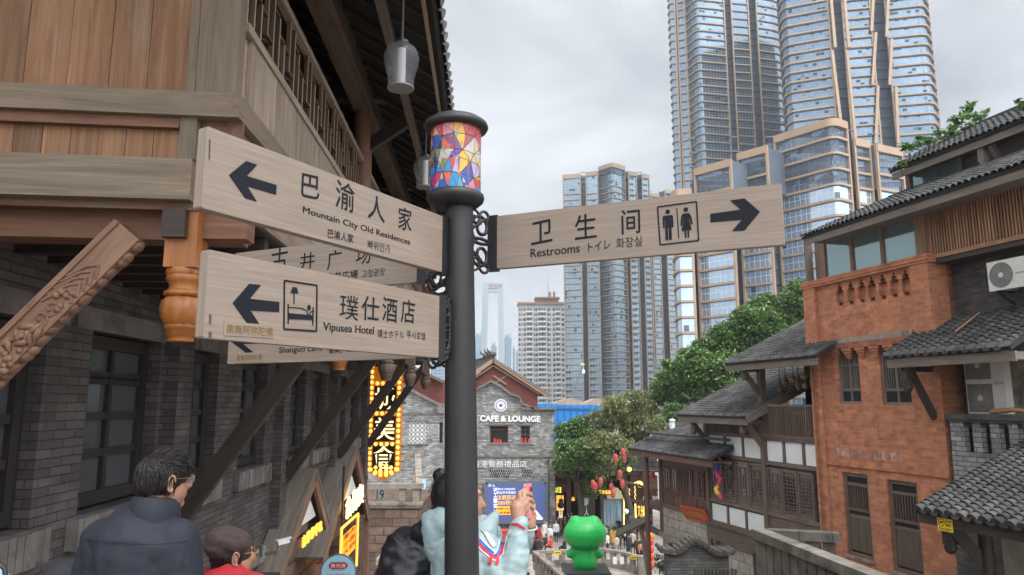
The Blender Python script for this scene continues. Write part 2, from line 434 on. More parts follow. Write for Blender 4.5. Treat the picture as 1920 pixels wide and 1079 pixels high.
mat['tile'] = plain('grey_roof_tile', (.058, .057, .057), .9, 0, .3, 1.2, .35, 25, .24, .01, .15, (.095, .091, .085))
mat['tile_bed'] = plain('roof_tile_trough', (.022, .022, .022), .95, 0, .3, 3)
mat['tile_cap'] = plain('pale_tile_end', (.24, .235, .225), .85, 0, .2, 3, isl=.35)
mat['dark_pane'] = glass('dark_window_pane', (.02, .022, .026), .06, 0, 1, .6)
mat['grey_pane'] = glass('shop_window_pane', (.11, .115, .12), .10, .35)
mat['teal_pane'] = glass('teal_window_pane', (.22, .31, .32), .08, .55)
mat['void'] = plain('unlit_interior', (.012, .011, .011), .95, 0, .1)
mat['white_panel'] = plain('white_plaster', (.62, .62, .60), .8, 0, .06, 2, .1, 30, .04)
mat['white'] = plain('white_paint', (.72, .72, .70), .5, 0, .05)
mat['steel'] = plain('grey_metal', (.30, .30, .30), .4, .6, .1)
mat['window_frame'] = wood('blackened_window_wood', (.014, .011, .010), (.03, .023, .02), 1, 10, .2, .6)
mat['black'] = plain('black_plastic', (.012, .012, .013), .45, 0, .1)
mat['gold_trim'] = plain('champagne_cladding', (.36, .255, .165), .5, .05, .08, .3)
mat['gold_trim2'] = plain('tan_cladding', (.33, .24, .165), .5, .05, .08, .3)
mat['dark_trim'] = plain('dark_recess_cladding', (.10, .125, .165), .6, .1, .12, .2)
# ================================================================ the fingerpost with its lamp
PB = P(866, 1079, 2.7); PT = P(861, 392, 2.7)
post_foot = V((PB.x + (PB.x - PT.x) / (PT.z - PB.z) * .9, 2.7, -2.0))
signpost = thing('signpost', 'black iron fingerpost carrying wooden direction boards and a stained glass lamp', 'signpost', post_foot)
ax = (PT - PB) / (PT.z - PB.z)
def on_axis(py):
    z = Zat(py, 2.7, 865); return PB + ax * (z - PB.z)
mb = MB(); top = on_axis(372)
mb.tube([post_foot, post_foot + (top - post_foot) * .02, PB, top], [.1, .066, .0625, .0535], 28)
mb.lathe([(.13, 0), (.13, .03), (.09, .06), (.075, .14), (.066, .16)], post_foot, 24)
mb.build('pole', mat['post_metal'], signpost)
zt, zb, cx, cy = Zat(236, 2.7), Zat(366, 2.7), on_axis(300).x - .012, 2.7
lamp = MB()
k = 2.7 / F_PX
lo = V((cx, cy, Zat(392, 2.7)))
hh = zb - lo.z
lamp.lathe([(.055, 0), (.085, .005), (.108, hh * .45), (.113, hh * .7), (.110, hh * .95), (.100, hh * 1.08), (.05, hh * 1.1)], lo, 40)
lamp_base = lamp.build('lamp_base', mat['post_metal'], signpost)
cap = MB(); hi = V((cx, cy, Zat(246, 2.7)))
cap.lathe([(.094, -.005), (.121, .0), (.127, .012), (.122, .026), (.10, .042), (.06, .05), (.052, .062), (.03, .07), (.0, .073)], hi, 40)
cap.build('lamp_cap', mat['post_metal'], signpost)
# stained glass: a mosaic of triangles laid on the drum, dark leading between them
from mathutils.geometry import delaunay_2d_cdt
seeds = [  # x 0..1 across the visible half, y 0..1 upwards, colour
    (.08,.93,'r'),(.18,.97,'r'),(.22,.88,'t'),(.3,.94,'r'),(.42,.95,'p'),(.52,.88,'o'),(.55,.78,'y'),(.7,.93,'r'),(.72,.83,'r'),(.68,.72,'c'),(.85,.86,'r'),(.95,.8,'p'),
    (.02,.78,'o'),(.05,.7,'y'),(.15,.75,'b'),(.3,.78,'b'),(.22,.7,'b'),(.36,.72,'n'),(.2,.64,'s'),(.13,.62,'s'),(.48,.68,'m'),(.58,.6,'m'),(.52,.52,'v'),(.43,.63,'e'),(.08,.57,'r'),(.05,.48,'e'),
    (.16,.52,'g'),(.3,.53,'g'),(.22,.47,'n'),(.38,.5,'w'),(.1,.45,'w'),(.7,.6,'w'),(.8,.66,'t'),(.84,.55,'w'),(.9,.5,'y'),(.96,.6,'g'),(.75,.48,'t'),(.45,.42,'r'),(.4,.38,'g'),(.3,.4,'w'),(.15,.37,'w'),
    (.22,.36,'n'),(.6,.42,'y'),(.66,.36,'y'),(.75,.4,'r'),(.85,.36,'l'),(.9,.3,'l'),(.97,.4,'t'),(.35,.31,'s'),(.45,.28,'s'),(.52,.25,'l'),(.6,.24,'l'),(.1,.28,'s'),(.05,.2,'l'),(.08,.13,'r'),(.3,.22,'n'),
    (.22,.17,'k'),(.18,.13,'k'),(.27,.12,'k'),(.42,.14,'e'),(.5,.1,'s'),(.62,.14,'b'),(.7,.2,'b'),(.8,.22,'b'),(.85,.12,'r'),(.95,.15,'y'),(.1,.04,'b'),(.33,.06,'b'),(.55,.04,'q'),(.7,.05,'p'),(.9,.05,'s')]
pal = {'r': (.62,.06,.07),'t': (.66,.52,.30),'p': (.66,.24,.30),'o': (.85,.36,.05),'y': (.78,.50,.04),'c': (.36,.09,.12),'b': (.02,.10,.42),'n': (.015,.035,.16),'s': (.02,.28,.62),'m': (.22,.06,.17),
       'v': (.20,.05,.36),'e': (.75,.12,.05),'g': (.24,.25,.11),'w': (.60,.55,.50),'l': (.55,.42,.62),'k': (.55,.03,.22),'q': (.05,.42,.48)}
names = list(pal)
gm = [plain('lamp_glass_' + n_, pal[n_], .25, 0, .06) for n_ in ('a',) if False]
gm = []
for i_, n_ in enumerate(names): gm.append(plain('coloured_lamp_glass', [x_ * .62 for x_ in pal[n_]], .22, 0, .08, 20, spec=.6))
rg = random.Random(21)
pts = []
for j in range(6):
    for i in range(20):
        pts.append(((i + (j % 2) * .5 + rg.uniform(-.36, .36)) / 7.4, (j + rg.uniform(-.3, .3) * (0 < j < 5)) / 5.))
pts = [(x, min(1, max(0, y))) for x, y in pts] + [(0, 0), (0, 1), (2.7, 0), (2.7, 1)]
res = delaunay_2d_cdt([V(p) for p in pts], [], [], 0, 1e-5)
drum = MB(); H0, H1, RD = zb + .004, hi.z - .003, .0985
for f in res[2]:
    q = [res[0][i] for i in f]; c = sum(q, V((0, 0))) / 3
    u = c.x % 1.35 if c.x > 1 else c.x
    best = min(seeds, key=lambda s_: (s_[0] - u) ** 2 + (s_[1] - c.y) ** 2)
    mi = names.index(best[2]) if u <= 1.03 else rg.randrange(len(names))
    q = [c + (p - c) * (1 - min(.3, .0078 / max((p - c).length, .01))) for p in q]
    # split so that the facets follow the drum
    def pt(p): a = math.pi + p.x * math.pi / 1.0 * 1.0; return V((cx + RD * math.cos(a), cy + RD * math.sin(a), H0 + (H1 - H0) * p.y))
    m_ = [(q[i] + q[(i + 1) % 3]) / 2 for i in range(3)]
    for tri in ((q[0], m_[0], m_[2]), (q[1], m_[1], m_[0]), (q[2], m_[2], m_[1]), (m_[0], m_[1], m_[2])):
        w3 = [pt(p) for p in tri]
        drum.add(w3, [(0, 1, 2)] if (w3[1] - w3[0]).cross(w3[2] - w3[0]).dot((w3[0] - V((cx, cy, w3[0].z)))) > 0 else [(0, 2, 1)], None, mi)
        if c.x > 2: break
shade = drum.build('lamp_glass', gm, signpost)
core = MB(); core.lathe([(RD - .0014, H0 - .003), (RD - .0014, H1 + .003)], (cx, cy, 0), 48)
core.build('lamp_leading', mat['black'], shade)

def scroll(mb, c, ux, uz, r, turns=1.3, rot=0, wd=.009, flip=1, n=22):
    pts = []
    for i in range(n):
        t = i / (n - 1); a = rot + flip * t * turns * 2 * math.pi; rr = r * (1 - .78 * t)
        pts.append(V(c) + ux * (rr * math.cos(a)) + uz * (rr * math.sin(a)))
    mb.tube(pts, [wd * (.55 + .25 * math.sin(math.pi * i / (n - 1))) for i in range(n)], 6)
    return pts[0]
UZ = V((0, 0, 1))
boards = []
def board(name_label, it, Yi, ob, Yo, h, thick=.032):
    A, B = P(it[0], it[1], Yi), P(ob[0], ob[1], Yo)
    zt_ = (A.z + B.z) / 2
    A.z = B.z = zt_
    d = (B - A).normalized(); L = (B - A).length
    n = V((d.y, -d.x, 0));
    if n.dot(-A) < 0: n = -n
    if d.x >= 0: u, O = d, A - UZ * h
    else: u, O = -d, B - UZ * h
    m = MB()
    b_ = .004
    poly = [(b_, 0), (L - b_, 0), (L, b_), (L, h - b_), (L - b_, h), (b_, h), (0, h - b_), (0, b_)]
    m.prism(poly, O, u, UZ, n, thick)
    o = m.build('sign_board', mat['sign_wood'], signpost); o['label'] = name_label
    bd = dict(O=O, u=u, n=n, L=L, h=h, obj=o, inner=A - UZ * h, d=d, t=thick)
    # channel at the pole end
    ch = MB(); c0 = A - UZ * h / 2 - n * thick / 2
    ch.bar(c0 - d * .022 - UZ * (h / 2 + .008), c0 - d * .022 + UZ * (h / 2 + .006), .03, .042, d)
    chan = ch.build('bracket', mat['post_metal'], signpost)
    br = MB(); e0 = c0 - d * .037
    px_ = on_axis(540); gap = max((V((px_.x, px_.y, 0)) - V((e0.x, e0.y, 0))).length - .055, .02)
    w = V((px_.x - e0.x, px_.y - e0.y, 0)).normalized()
    for sg in (1, -1):
        zc = e0 + UZ * (sg * h * .26)
        w_ = max(gap * .52, .03)
        scroll(br, zc + w * (w_ * .95), w, UZ * sg, w_, 1.35, -1.2, .0095)
        scroll(br, zc + w * (w_ * .55) + UZ * (sg * h * .2), -w, UZ * sg, w_ * .6, 1.2, -2.2, .008, -1)
        scroll(br, zc + w * (w_ * 1.5) + UZ * (sg * h * .16), w, UZ * sg, w_ * .55, 1.1, 1.0, .008)
        br.tube([e0 + UZ * (sg * h * .5), e0 + w * w_ * .8 + UZ * (sg * h * .40), e0 + w * w_ * 1.9 + UZ * (sg * h * .18)], .007, 6)
        br.tube([e0 + UZ * (sg * h * .02), e0 + w * w_ * .9 + UZ * (sg * h * .05), e0 + w * gap + UZ * (sg * h * .03)], .007, 6)
    br.tube([e0 + w * gap + UZ * (h * .4), e0 + w * gap - UZ * (h * .4)], .007, 6)
    br.build('scrollwork', mat['post_metal'], chan)
    boards.append(bd); return bd
def bxy(bd, px, py):
    d = ray(px, py); t = bd['O'].dot(bd['n']) / d.dot(bd['n']); p = d * t - bd['O']
    return p.dot(bd['u']), p.z
def btext(mb, bd, s_, a, b, hp, bold=0, mi=0, fat=0):
    """s_ with its foot running from pixel a to pixel b and hp pixels tall at a"""
    x0, y0 = bxy(bd, *a); x1, y1 = bxy(bd, *b); xt, yt = bxy(bd, a[0], a[1] - hp)
    put_text(mb, s_, bd['O'], bd['u'], UZ, bd['n'], x0, x1, y0, yt, .0012, mi, bold, 0, 0, y1 - y0)
    for k_ in range(1, fat + 1): put_text(mb, s_, bd['O'], bd['u'], UZ, bd['n'], x0 + .0006 * k_, x1 + .0006 * k_, y0 + .0002 * k_, yt, .0012 + .00006 * k_, mi, 0, 0, 0, y1 - y0)
def bpoly(mb, bd, pix, mi=0):
    q = [bxy(bd, *p) for p in pix]
    mb.prism(q, bd['O'] + bd['n'] * .0018, bd['u'], UZ, bd['n'], .0016, mi)
def bline(mb, bd, a, b, w=.0045):
    (x0, y0), (x1, y1) = bxy(bd, *a), bxy(bd, *b)
    A = bd['O'] + bd['u'] * x0 + UZ * y0; B = bd['O'] + bd['u'] * x1 + UZ * y1
    mb.bar(A, B, .003, w, bd['u'] if abs(x1 - x0) < abs(y1 - y0) else UZ) if False else mb.bar(A + bd['n'] * .0004, B + bd['n'] * .0004, w, .0024, bd['n'])

b1 = board('upper wooden board pointing to the old residences', (830, 405), 2.63, (388, 239), 1.735, .213)
b2 = board('lower wooden board pointing to a hotel with a bed symbol', (824, 550), 2.58, (391, 477), 1.775, .223)
b3 = board('rear wooden board partly hidden, pointing to a square', (783, 431), 2.93, (441, 479), 3.38, .215)
b4 = board('rear lowest wooden board reading Shanguo Lane', (781, 568), 2.93, (431, 603), 3.38, .215)
b5 = board('wooden board pointing to the restrooms', (932, 413), 2.80, (1464, 336), 2.36, .213)

t1 = MB()
for ch, a, b, hp in (('巴', (564, 369), (598, 376), 45), ('渝', (628, 388), (664, 402), 54), ('人', (689, 409), (721, 420), 47), ('家', (746, 430), (771, 436), 44)):
    btext(t1, b1, ch, a, b, hp, .006)
btext(t1, b1, 'Mountain City Old Residences', (567, 403), (768, 463), 16, 0, 0, 2)
btext(t1, b1, '巴渝人家', (614, 446), (662, 457), 17, .008)
btext(t1, b1, '빠위인가', (689, 467), (731, 476), 17)
t1.build('lettering', mat['ink'], b1['obj'])
a1 = MB(); bpoly(a1, b1, [(429, 329), (461, 303), (482, 310), (462, 331), (518, 348), (517, 366), (463, 350), (481, 379), (459, 372)])
a1.build('arrow', mat['ink'], b1['obj'])

t2 = MB()
for ch, a, b, hp, *bo_ in (('璞', (636, 598), (671, 603), 47, 0), ('仕', (677, 600), (710, 604), 46), ('酒', (716, 602), (744, 607), 46), ('店', (751, 605), (777, 609), 45)):
    btext(t2, b2, ch, a, b, hp, 0.0 if bo_ else .006)
btext(t2, b2, 'Vipusea Hotel', (605, 625), (700, 632), 20, 0, 0, 2)
btext(t2, b2, '璞士ホテル', (707, 634), (757, 637), 16, 0)
btext(t2, b2, '푸시호텔', (762, 635), (797, 639), 15)
t2.build('lettering', mat['ink'], b2['obj'])
a2 = MB(); bpoly(a2, b2, [(436, 569), (467, 533), (489, 535), (468, 561), (523, 567), (523, 586), (469, 583), (486, 609), (463, 607)])
a2.build('arrow', mat['ink'], b2['obj'])
i2 = MB()
for a, b in (((533, 527), (594, 536)), ((594, 536), (593, 622)), ((593, 622), (532, 618)), ((532, 618), (533, 527))): bline(i2, b2, a, b, .005)
bpoly(i2, b2, [(549, 539), (556, 540), (559, 551), (544, 550)]); bline(i2, b2, (551, 550), (551, 571), .003)
bline(i2, b2, (540, 571), (540, 608), .004); bline(i2, b2, (587, 577), (586, 611), .004)
bpoly(i2, b2, [(541, 588), (587, 592), (587, 601), (541, 599)])
for a, b in (((541, 577), (566, 579)), ((566, 579), (574, 583)), ((574, 583), (577, 591)), ((579, 591), (582, 586)), ((582, 586), (587, 584))): bline(i2, b2, a, b, .0028)
x_, y_ = bxy(b2, 579, 578); ang = [2 * math.pi * k / 14 for k in range(14)]
i2.prism([(x_ + .0062 * math.cos(a), y_ + .0085 * math.sin(a)) for a in ang], b2['O'] + b2['n'] * .0018, b2['u'], UZ, b2['n'], .0016)
i2.build('bed_symbol', mat['ink'], b2['obj'])
s2 = MB(); bpoly(s2, b2, [(420, 603), (512, 610), (512, 635), (419, 630)]); s2.build('sticker', mat['sticker'], b2['obj'])
def gold(bd, a, b, hp):
    g = MB(); x0, y0 = bxy(bd, *a); x1, y1 = bxy(bd, *b); xt, yt = bxy(bd, a[0], a[1] - hp)
    put_text(g, '南無阿弥陀佛', bd['O'], bd['u'], UZ, bd['n'], x0, x1, y0, yt, .003, 0, .0, 0, 0, y1 - y0); g.build('sticker_lettering', mat['gold_ink'], bd['obj'])
gold(b2, (423, 626), (510, 632), 18)
t3 = MB()
for ch, a, b, hp in (('古', (508, 513), (538, 508), 44), ('井', (562, 507), (590, 503), 30), ('广', (613, 508), (640, 504), 36), ('场', (667, 497), (695, 494), 36)): btext(t3, b3, ch, a, b, hp, .004)
btext(t3, b3, '古井広場', (612, 527), (671, 522), 15, .01); btext(t3, b3, '고정광장', (679, 522), (722, 517), 14)
t3.build('lettering', mat['ink'], b3['obj'])
t4 = MB()
btext(t4, b4, 'Shanguo Lane', (523, 666), (605, 662), 14, 0, 0, 2); btext(t4, b4, '「善菓」路地', (612, 664), (672, 660), 15, .01); btext(t4, b4, '샨궈골목', (682, 659), (722, 656), 14)
for ch, a, b, hp in (('善', (540, 640), (568, 637), 36), ('果', (600, 637), (628, 634), 36), ('巷', (660, 634), (688, 631), 36)): btext(t4, b4, ch, a, b, hp, .004)
t4.build('lettering', mat['ink'], b4['obj'])
a4 = MB(); bpoly(a4, b4, [(432, 640), (455, 612), (472, 610), (455, 632), (505, 628), (505, 644), (456, 646), (475, 661), (461, 662)]); a4.build('arrow', mat['ink'], b4['obj'])
s4 = MB(); bpoly(s4, b4, [(442, 665), (494, 661), (494, 679), (442, 682)]); s4.build('sticker', mat['sticker'], b4['obj'])
gold(b4, (444, 678), (492, 676), 11)
t5 = MB()
for ch, a, b, hp in (('卫', (996, 461), (1036, 453), 42), ('生', (1078, 451), (1119, 446), 46), ('间', (1166, 441), (1201, 438), 46)): btext(t5, b5, ch, a, b, hp, .006)
btext(t5, b5, 'Restrooms', (995, 484), (1087, 474), 16, 0, 0, 2); btext(t5, b5, 'トイレ', (1103, 473), (1145, 467), 17, .006); btext(t5, b5, '화장실', (1156, 467), (1204, 462), 19)
t5.build('lettering', mat['ink'], b5['obj'])
a5 = MB(); bpoly(a5, b5, [(1332, 402), (1389, 394), (1369, 377), (1396, 373), (1425, 398), (1396, 433), (1373, 434), (1391, 413), (1332, 418)]); a5.build('arrow', mat['ink'], b5['obj'])
i5 = MB()
for a, b in (((1233, 389), (1306, 379)), ((1306, 379), (1310, 452)), ((1310, 452), (1238, 460)), ((1238, 460), (1233, 389))): bline(i5, b5, a, b, .005)
bline(i5, b5, (1269, 391), (1273, 448), .003)
for px, py in ((1252, 398), (1286, 394)):
    x_, y_ = bxy(b5, px, py); i5.prism([(x_ + .0082 * math.cos(a), y_ + .0082 * math.sin(a)) for a in ang], b5['O'] + b5['n'] * .0018, b5['u'], UZ, b5['n'], .0016)
bpoly(i5, b5, [(1244, 406), (1260, 404), (1262, 408), (1263, 427), (1259.5, 427), (1259, 411), (1258.5, 411), (1260, 450), (1254.5, 451), (1254, 428), (1252.5, 428), (1253, 451), (1248, 451), (1247, 413), (1246, 413), (1246.5, 429), (1243.5, 429), (1242.5, 409)])
bpoly(i5, b5, [(1280, 402), (1292, 400), (1296, 406), (1299, 421), (1296, 422), (1292, 409), (1292, 412), (1297, 432), (1292, 432.5), (1292.5, 446), (1289.5, 446.5), (1289, 433), (1287, 433), (1287.5, 446.5), (1284.5, 447), (1283.5, 433.5), (1278, 434), (1281.5, 414), (1281, 411), (1279, 424), (1276, 424), (1277.5, 407)])
i5.build('restroom_symbol', mat['ink'], b5['obj'])
wear = MB()
for pts in ([(392, 590), (396, 592), (395, 608), (392, 607)], [(392, 622), (396, 624), (396, 634), (391, 632)], [(392, 262), (394, 262), (393, 300), (391, 299)]):
    bpoly(wear, b2 if pts[0][1] > 400 else b1, pts)
wear.build('edge_wear', plain('worn_edge', (.06, .045, .035), .8), b2['obj'])
# ================================================================ helpers for facades
def wall(mb, O, u, n, u0, u1, z0, z1, ops, reveal=.2, mi=0, rmi=None):
    """upright wall in the plane (O,u), facing n, with rectangular openings and their reveals"""
    O, u, n = V(O), V(u), V(n)
    us = sorted({u0, u1, *[x for o in ops for x in o[:2]]}); zs = sorted({z0, z1, *[x for o in ops for x in o[2:4]]})
    us = [x for x in us if u0 <= x <= u1]; zs = [x for x in zs if z0 <= x <= z1]
    flip = u.cross(UZ).dot(n) < 0
    def q(a, b, c, d, uv, m):
        p = [a, b, c, d]
        if flip: p, uv = p[::-1], uv[::-1]
        mb.add(p, [(0, 1, 2, 3)], [uv], m)
    for i in range(len(us) - 1):
        for j in range(len(zs) - 1):
            a, b, c, d = us[i], us[i + 1], zs[j], zs[j + 1]
            if any(o[0] <= a + 1e-6 and o[1] >= b - 1e-6 and o[2] <= c + 1e-6 and o[3] >= d - 1e-6 for o in ops): continue
            q(O + u * a + UZ * c, O + u * b + UZ * c, O + u * b + UZ * d, O + u * a + UZ * d, [(a, c), (b, c), (b, d), (a, d)], mi)
    r = mi if rmi is None else rmi
    for o in ops:
        a, b, c, d = o[:4]; k = -n * reveal
        q(O + u * b + UZ * c, O + u * b + UZ * c + k, O + u * b + UZ * d + k, O + u * b + UZ * d, [(b, c), (b + reveal, c), (b + reveal, d), (b, d)], r)
        q(O + u * a + UZ * c + k, O + u * a + UZ * c, O + u * a + UZ * d, O + u * a + UZ * d + k, [(a - reveal, c), (a, c), (a, d), (a - reveal, d)], r)
        q(O + u * a + UZ * d, O + u * b + UZ * d, O + u * b + UZ * d + k, O + u * a + UZ * d + k, [(a, d), (b, d), (b, d + reveal), (a, d + reveal)], r)
        q(O + u * a + UZ * c + k, O + u * b + UZ * c + k, O + u * b + UZ * c, O + u * a + UZ * c, [(a, c - reveal), (b, c - reveal), (b, c), (a, c)], r)
def roof(name, quad, ncol, nrow, r, parent, thick=.10, mats=None, caps=True, skip=None, seed=3):
    """Chinese tile roof: quad = eave start, eave end, top end, top start; half-round tile rows run up the slope"""
    mats = mats or [mat['tile'], mat['tile_bed'], mat['tile_cap']]
    A, B, C, D = [V(q) for q in quad]; g = random.Random(seed); mb = MB()
    nrm = (B - A).cross(D - A).normalized()
    if nrm.z < 0: nrm = -nrm
    def pt(s_, t): return (A.lerp(B, s_)).lerp(D.lerp(C, s_), t)
    dn = -nrm * thick
    for a, b, c, d in (((A, B, C, D)), (A + dn, D + dn, C + dn, B + dn), (A, A + dn, B + dn, B), (B, B + dn, C + dn, C), (C, C + dn, D + dn, D), (D, D + dn, A + dn, A)): mb.quad(a, b, c, d, 1)
    m = 6
    for i in range(ncol):
        s_ = (i + .5) / ncol
        e = (B - A).normalized()
        up = (pt(s_, 1) - pt(s_, 0)); L = up.length; up.normalize()
        nn = nrm
        jit = g.uniform(-.06, .06) * r
        for j in range(nrow):
            t0, t1 = j / nrow - (.035 / max(L, .1) if j == 0 else 0), (j + 1) / nrow + .25 / nrow
            p0, p1 = pt(s_, t0), pt(s_, min(t1, 1))
            ra, rb = r * g.uniform(.97, 1.06), r * .86; lift = r * g.uniform(.16, .26); off = e * (jit + g.uniform(-.07, .07) * r)
            vs = []
            for p, rr, lf in ((p0, ra, lift), (p1, rb, 0)):
                for k in range(m + 1):
                    a = math.pi * k / m
                    vs.append(p + off + e * (math.cos(a) * rr) + nn * (math.sin(a) * rr * .95 + lf))
            fs = [(k, k + 1, m + 2 + k, m + 1 + k) for k in range(m)]
            o0 = g.random() * 5
            mb.add(vs, fs, [[(o0, 0), (o0, .1), (o0 + .2, .1), (o0 + .2, 0)]] * m, 0, True)
            # the lower rim of the tile
            rim = vs[:m + 1] + [p0 + off + e * (math.cos(math.pi * k / m) * ra * .8) + nn * (math.sin(math.pi * k / m) * ra * .74 + lift) for k in range(m + 1)]
            mb.add(rim, [(k, k + 1, m + 2 + k, m + 1 + k) for k in range(m)], None, 0 if j else (2 if caps else 0))
            if j == 0 and caps: mb.add(rim[m + 1:], [tuple(range(m + 1))], None, 2)
        # trough tiles between the rows: short steps
        if i < ncol - 1:
            sm = (i + 1) / ncol
            for j in range(nrow * 2):
                p0, p1 = pt(sm, j / nrow / 2), pt(sm, (j + 1.2) / nrow / 2 if j < nrow * 2 - 1 else 1)
                w = (B - A).length / ncol * .32
                mb.quad(p0 - e * w + nn * .035, p0 + e * w + nn * .035, p1 + e * w + nn * .006, p1 - e * w + nn * .006, 1)
            # curved drip tile at the eave
            p0 = pt(sm, 0); w = (B - A).length / ncol * .4
            if caps: mb.add([p0 + e * (w * math.cos(math.pi * k / 6)) - UZ * (w * .75 * math.sin(math.pi * k / 6)) + nn * .03 - up * .03 for k in range(7)], [tuple(range(7))], None, 0)
    return mb.build(name, mats, parent)
def wframe(fr, plane, nsign, a0, a1, z0, z1, parent, rows, cols, mats, depth=.06, t=.07, bar=.04, axis='x', name='window', pane_m=None, set_in=.0, bars=None):
    """a window: outer frame and glazing bars as one mesh, its pane below it. plane: lx (axis x) or ly (axis y) of the front of the frame"""
    mb = MB(fr); s_ = -nsign * depth
    def bx(p, q, z_0, z_1, d0=0., d1=1.):
        lo, hi = sorted((plane + s_ * d0, plane + s_ * d1))
        mb.box(lo, hi, p, q, z_0, z_1, 0, True) if axis == 'x' else mb.box(p, q, lo, hi, z_0, z_1, 0, True)
    bx(a0, a0 + t, z0, z1); bx(a1 - t, a1, z0, z1); bx(a0 + t, a1 - t, z1 - t, z1, .03, .97); bx(a0 + t, a1 - t, z0, z0 + t, .03, .97)
    for c in cols: x = a0 + (a1 - a0) * c; bx(x - bar / 2, x + bar / 2, z0 + t, z1 - t, .1, .9)
    for r_ in rows: z = z0 + (z1 - z0) * r_; bx(a0 + t, a1 - t, z - bar / 2, z + bar / 2, .15, .85)
    for (c0, c1, r0, r1) in (bars or []):
        bx(a0 + (a1 - a0) * c0, a0 + (a1 - a0) * c1, z0 + (z1 - z0) * r0, z0 + (z1 - z0) * r1, .2, .8)
    o = mb.build(name, mats, parent)
    pm = MB(fr); lo, hi = sorted((plane + s_ * .55, plane + s_ * .7))
    pm.box(lo, hi, a0 + t, a1 - t, z0 + t, z1 - t) if axis == 'x' else pm.box(a0 + t, a1 - t, lo, hi, z0 + t, z1 - t)
    pm.build('pane', pane_m or mat['dark_pane'], o)
    return o

# ================================================================ the timber and brick building beside the post
LB = Frame(-.0402, 1); XW, XS, Y0, Y1 = -3.5, -1.60, 4.5, 22.6
timber = thing('timber_building', 'brown timber gallery building over a grey brick ground floor, beside the fingerpost', 'building', LB.w(XW, Y0, -8), None, (0, 0, math.atan(.0402)))
pil = [4.3, 8.28, 12.6, 17.0, 21.4]
WZ0, WZ1 = -.97, .64
wins = [(4.65, 5.93), (6.6, 8.0), (8.85, 9.75), (10.7, 11.95), (13.3, 14.5), (15.1, 16.4), (17.7, 18.8), (19.5, 20.7)]
mb = MB(LB)
wall(mb, (XW, 0, 0), (0, 1, 0), (1, 0, 0), 2.5, Y1, -2.42, 1.3, [(a, b, WZ0, WZ1) for a, b in wins], .26)
mb.box(XW - 2, XW, Y1, Y1 + .2, -8, 4.2)
mb.box(XW - .3, XW - .27, 2.5, Y1, -2.4, 1.3)
mb.build('brick_wall', mat['grey_brick'], timber)
for p in pil:
    m = MB(LB); m.box(XW, XW + .17, p - .2, p + .2, -2.1, 1.22); m.box(XW, XW + .2, p - .23, p + .23, -2.2, -2.1); m.build('pilaster', mat['grey_brick'], timber)
for i, (a, b) in enumerate(wins):
    o = wframe(LB, XW - .12, 1, a + .02, b - .02, WZ0 + .03, WZ1 - .02, timber, [.30, .52, .735, .765], [.47], mat['window_frame'], .1, .12, .07, 'x', 'window', mat['grey_pane'])
    m = MB(LB); m.box(XW, XW + .012, a - .28, b + .28, WZ1 + .002, WZ1 + .2); m.build('lintel', mat['sill_stone'], timber)
    m = MB(LB)
    k = int((b - a + .3) / .085)
    for j in range(k):
        y = a - .15 + (b - a + .3) * j / k; w_ = (b - a + .3) / k
        m.box(XW, XW + .10 + rng.uniform(-.008, .008), y + .004, y + w_ - .004, WZ0 - .27, WZ0 - .01 + rng.uniform(-.006, .006))
    m.box(XW, XW + .085, a - .15, b + .15, WZ0 - .26, WZ0 - .02)
    m.build('window_sill', mat['sill_stone'], timber)
# things seen through the panes: pale notices
for a, z, w_, h_ in ((6.75, -.8, .16, .4), (6.8, .05, .3, .12), (11.05, -.25, .08, .4), (10.9, .42, .12, .18), (8.98, .46, .12, .2)):
    m = MB(LB); m.box(XW - .183, XW - .18, a, a + w_, z, z + h_); m.build('notice', mat['white_panel'], timber)
m = MB(LB); m.box(XW, XW + .14, 2.5, 14.6, -2.42, -2.28); m.build('stone_ledge', mat['ashlar'], timber)
m = MB(LB); wall(m, (XW + .02, 0, 0), (0, 1, 0), (1, 0, 0), 2.5, Y1, -8, -2.42, [(16.6, 19.2, -8, -3.2)], .5); m.box(XW - .5, XW - .48, 16, 19.6, -8, -3); m.build('stone_base', [mat['wall_stone']], timber)
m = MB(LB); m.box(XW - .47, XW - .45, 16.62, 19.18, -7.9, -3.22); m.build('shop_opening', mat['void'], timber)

# overhanging upper floor
def TF(q): return V((q.x, q.y + .077 * (q.x - XS), q.z))
m = MB(LB)
m.box(XW - 1.2, XS - .03, Y0 + .3, Y1, 1.23, 1.27, 0, True)
for i in range(42): y = Y0 + .5 + i * .41; m.box(XW, XS - .06, y, y + .1, 1.10, 1.229, 0, True)
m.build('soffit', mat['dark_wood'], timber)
m = MB(LB); x = -1.915
FX0 = -6.2
while x > FX0:
    w_ = rng.uniform(.225, .262); m.box(x - w_ + .004, x, Y0 - .012 + rng.uniform(0, .004), Y0 + .02, 1.93, 5.2, 0, True, TF); x -= w_
m.box(FX0, -1.8, Y0 + .021, Y0 + .05, 1.2, 5.2, 0, True, TF)
x = -1.94
while x > FX0: m.box(x - .165 + .004, x, Y0 + .0 + rng.uniform(0, .003), Y0 + .018, 1.5, 1.79, 0, True, TF); x -= .165
m.build('plank_wall', mat['plank'], timber)
m = MB(LB)
m.box(-1.855, XS, Y0 - .06, Y0 + .06, 1.955, 5.6, 0, True); m.box(-1.92, -1.862, Y0 - .03, Y0 + .03, 1.955, 5.2, 0, True, TF)
m.build('corner_post', mat['beam_grey'], timber)
m = MB(LB)
m.box(FX0, XS + .035, Y0 - .085, Y0 + .02, 1.79, 1.95, 0, True, TF); m.box(XS - .02, XS + .037, Y0 - .085, Y1, 1.792, 1.948, 0, True)
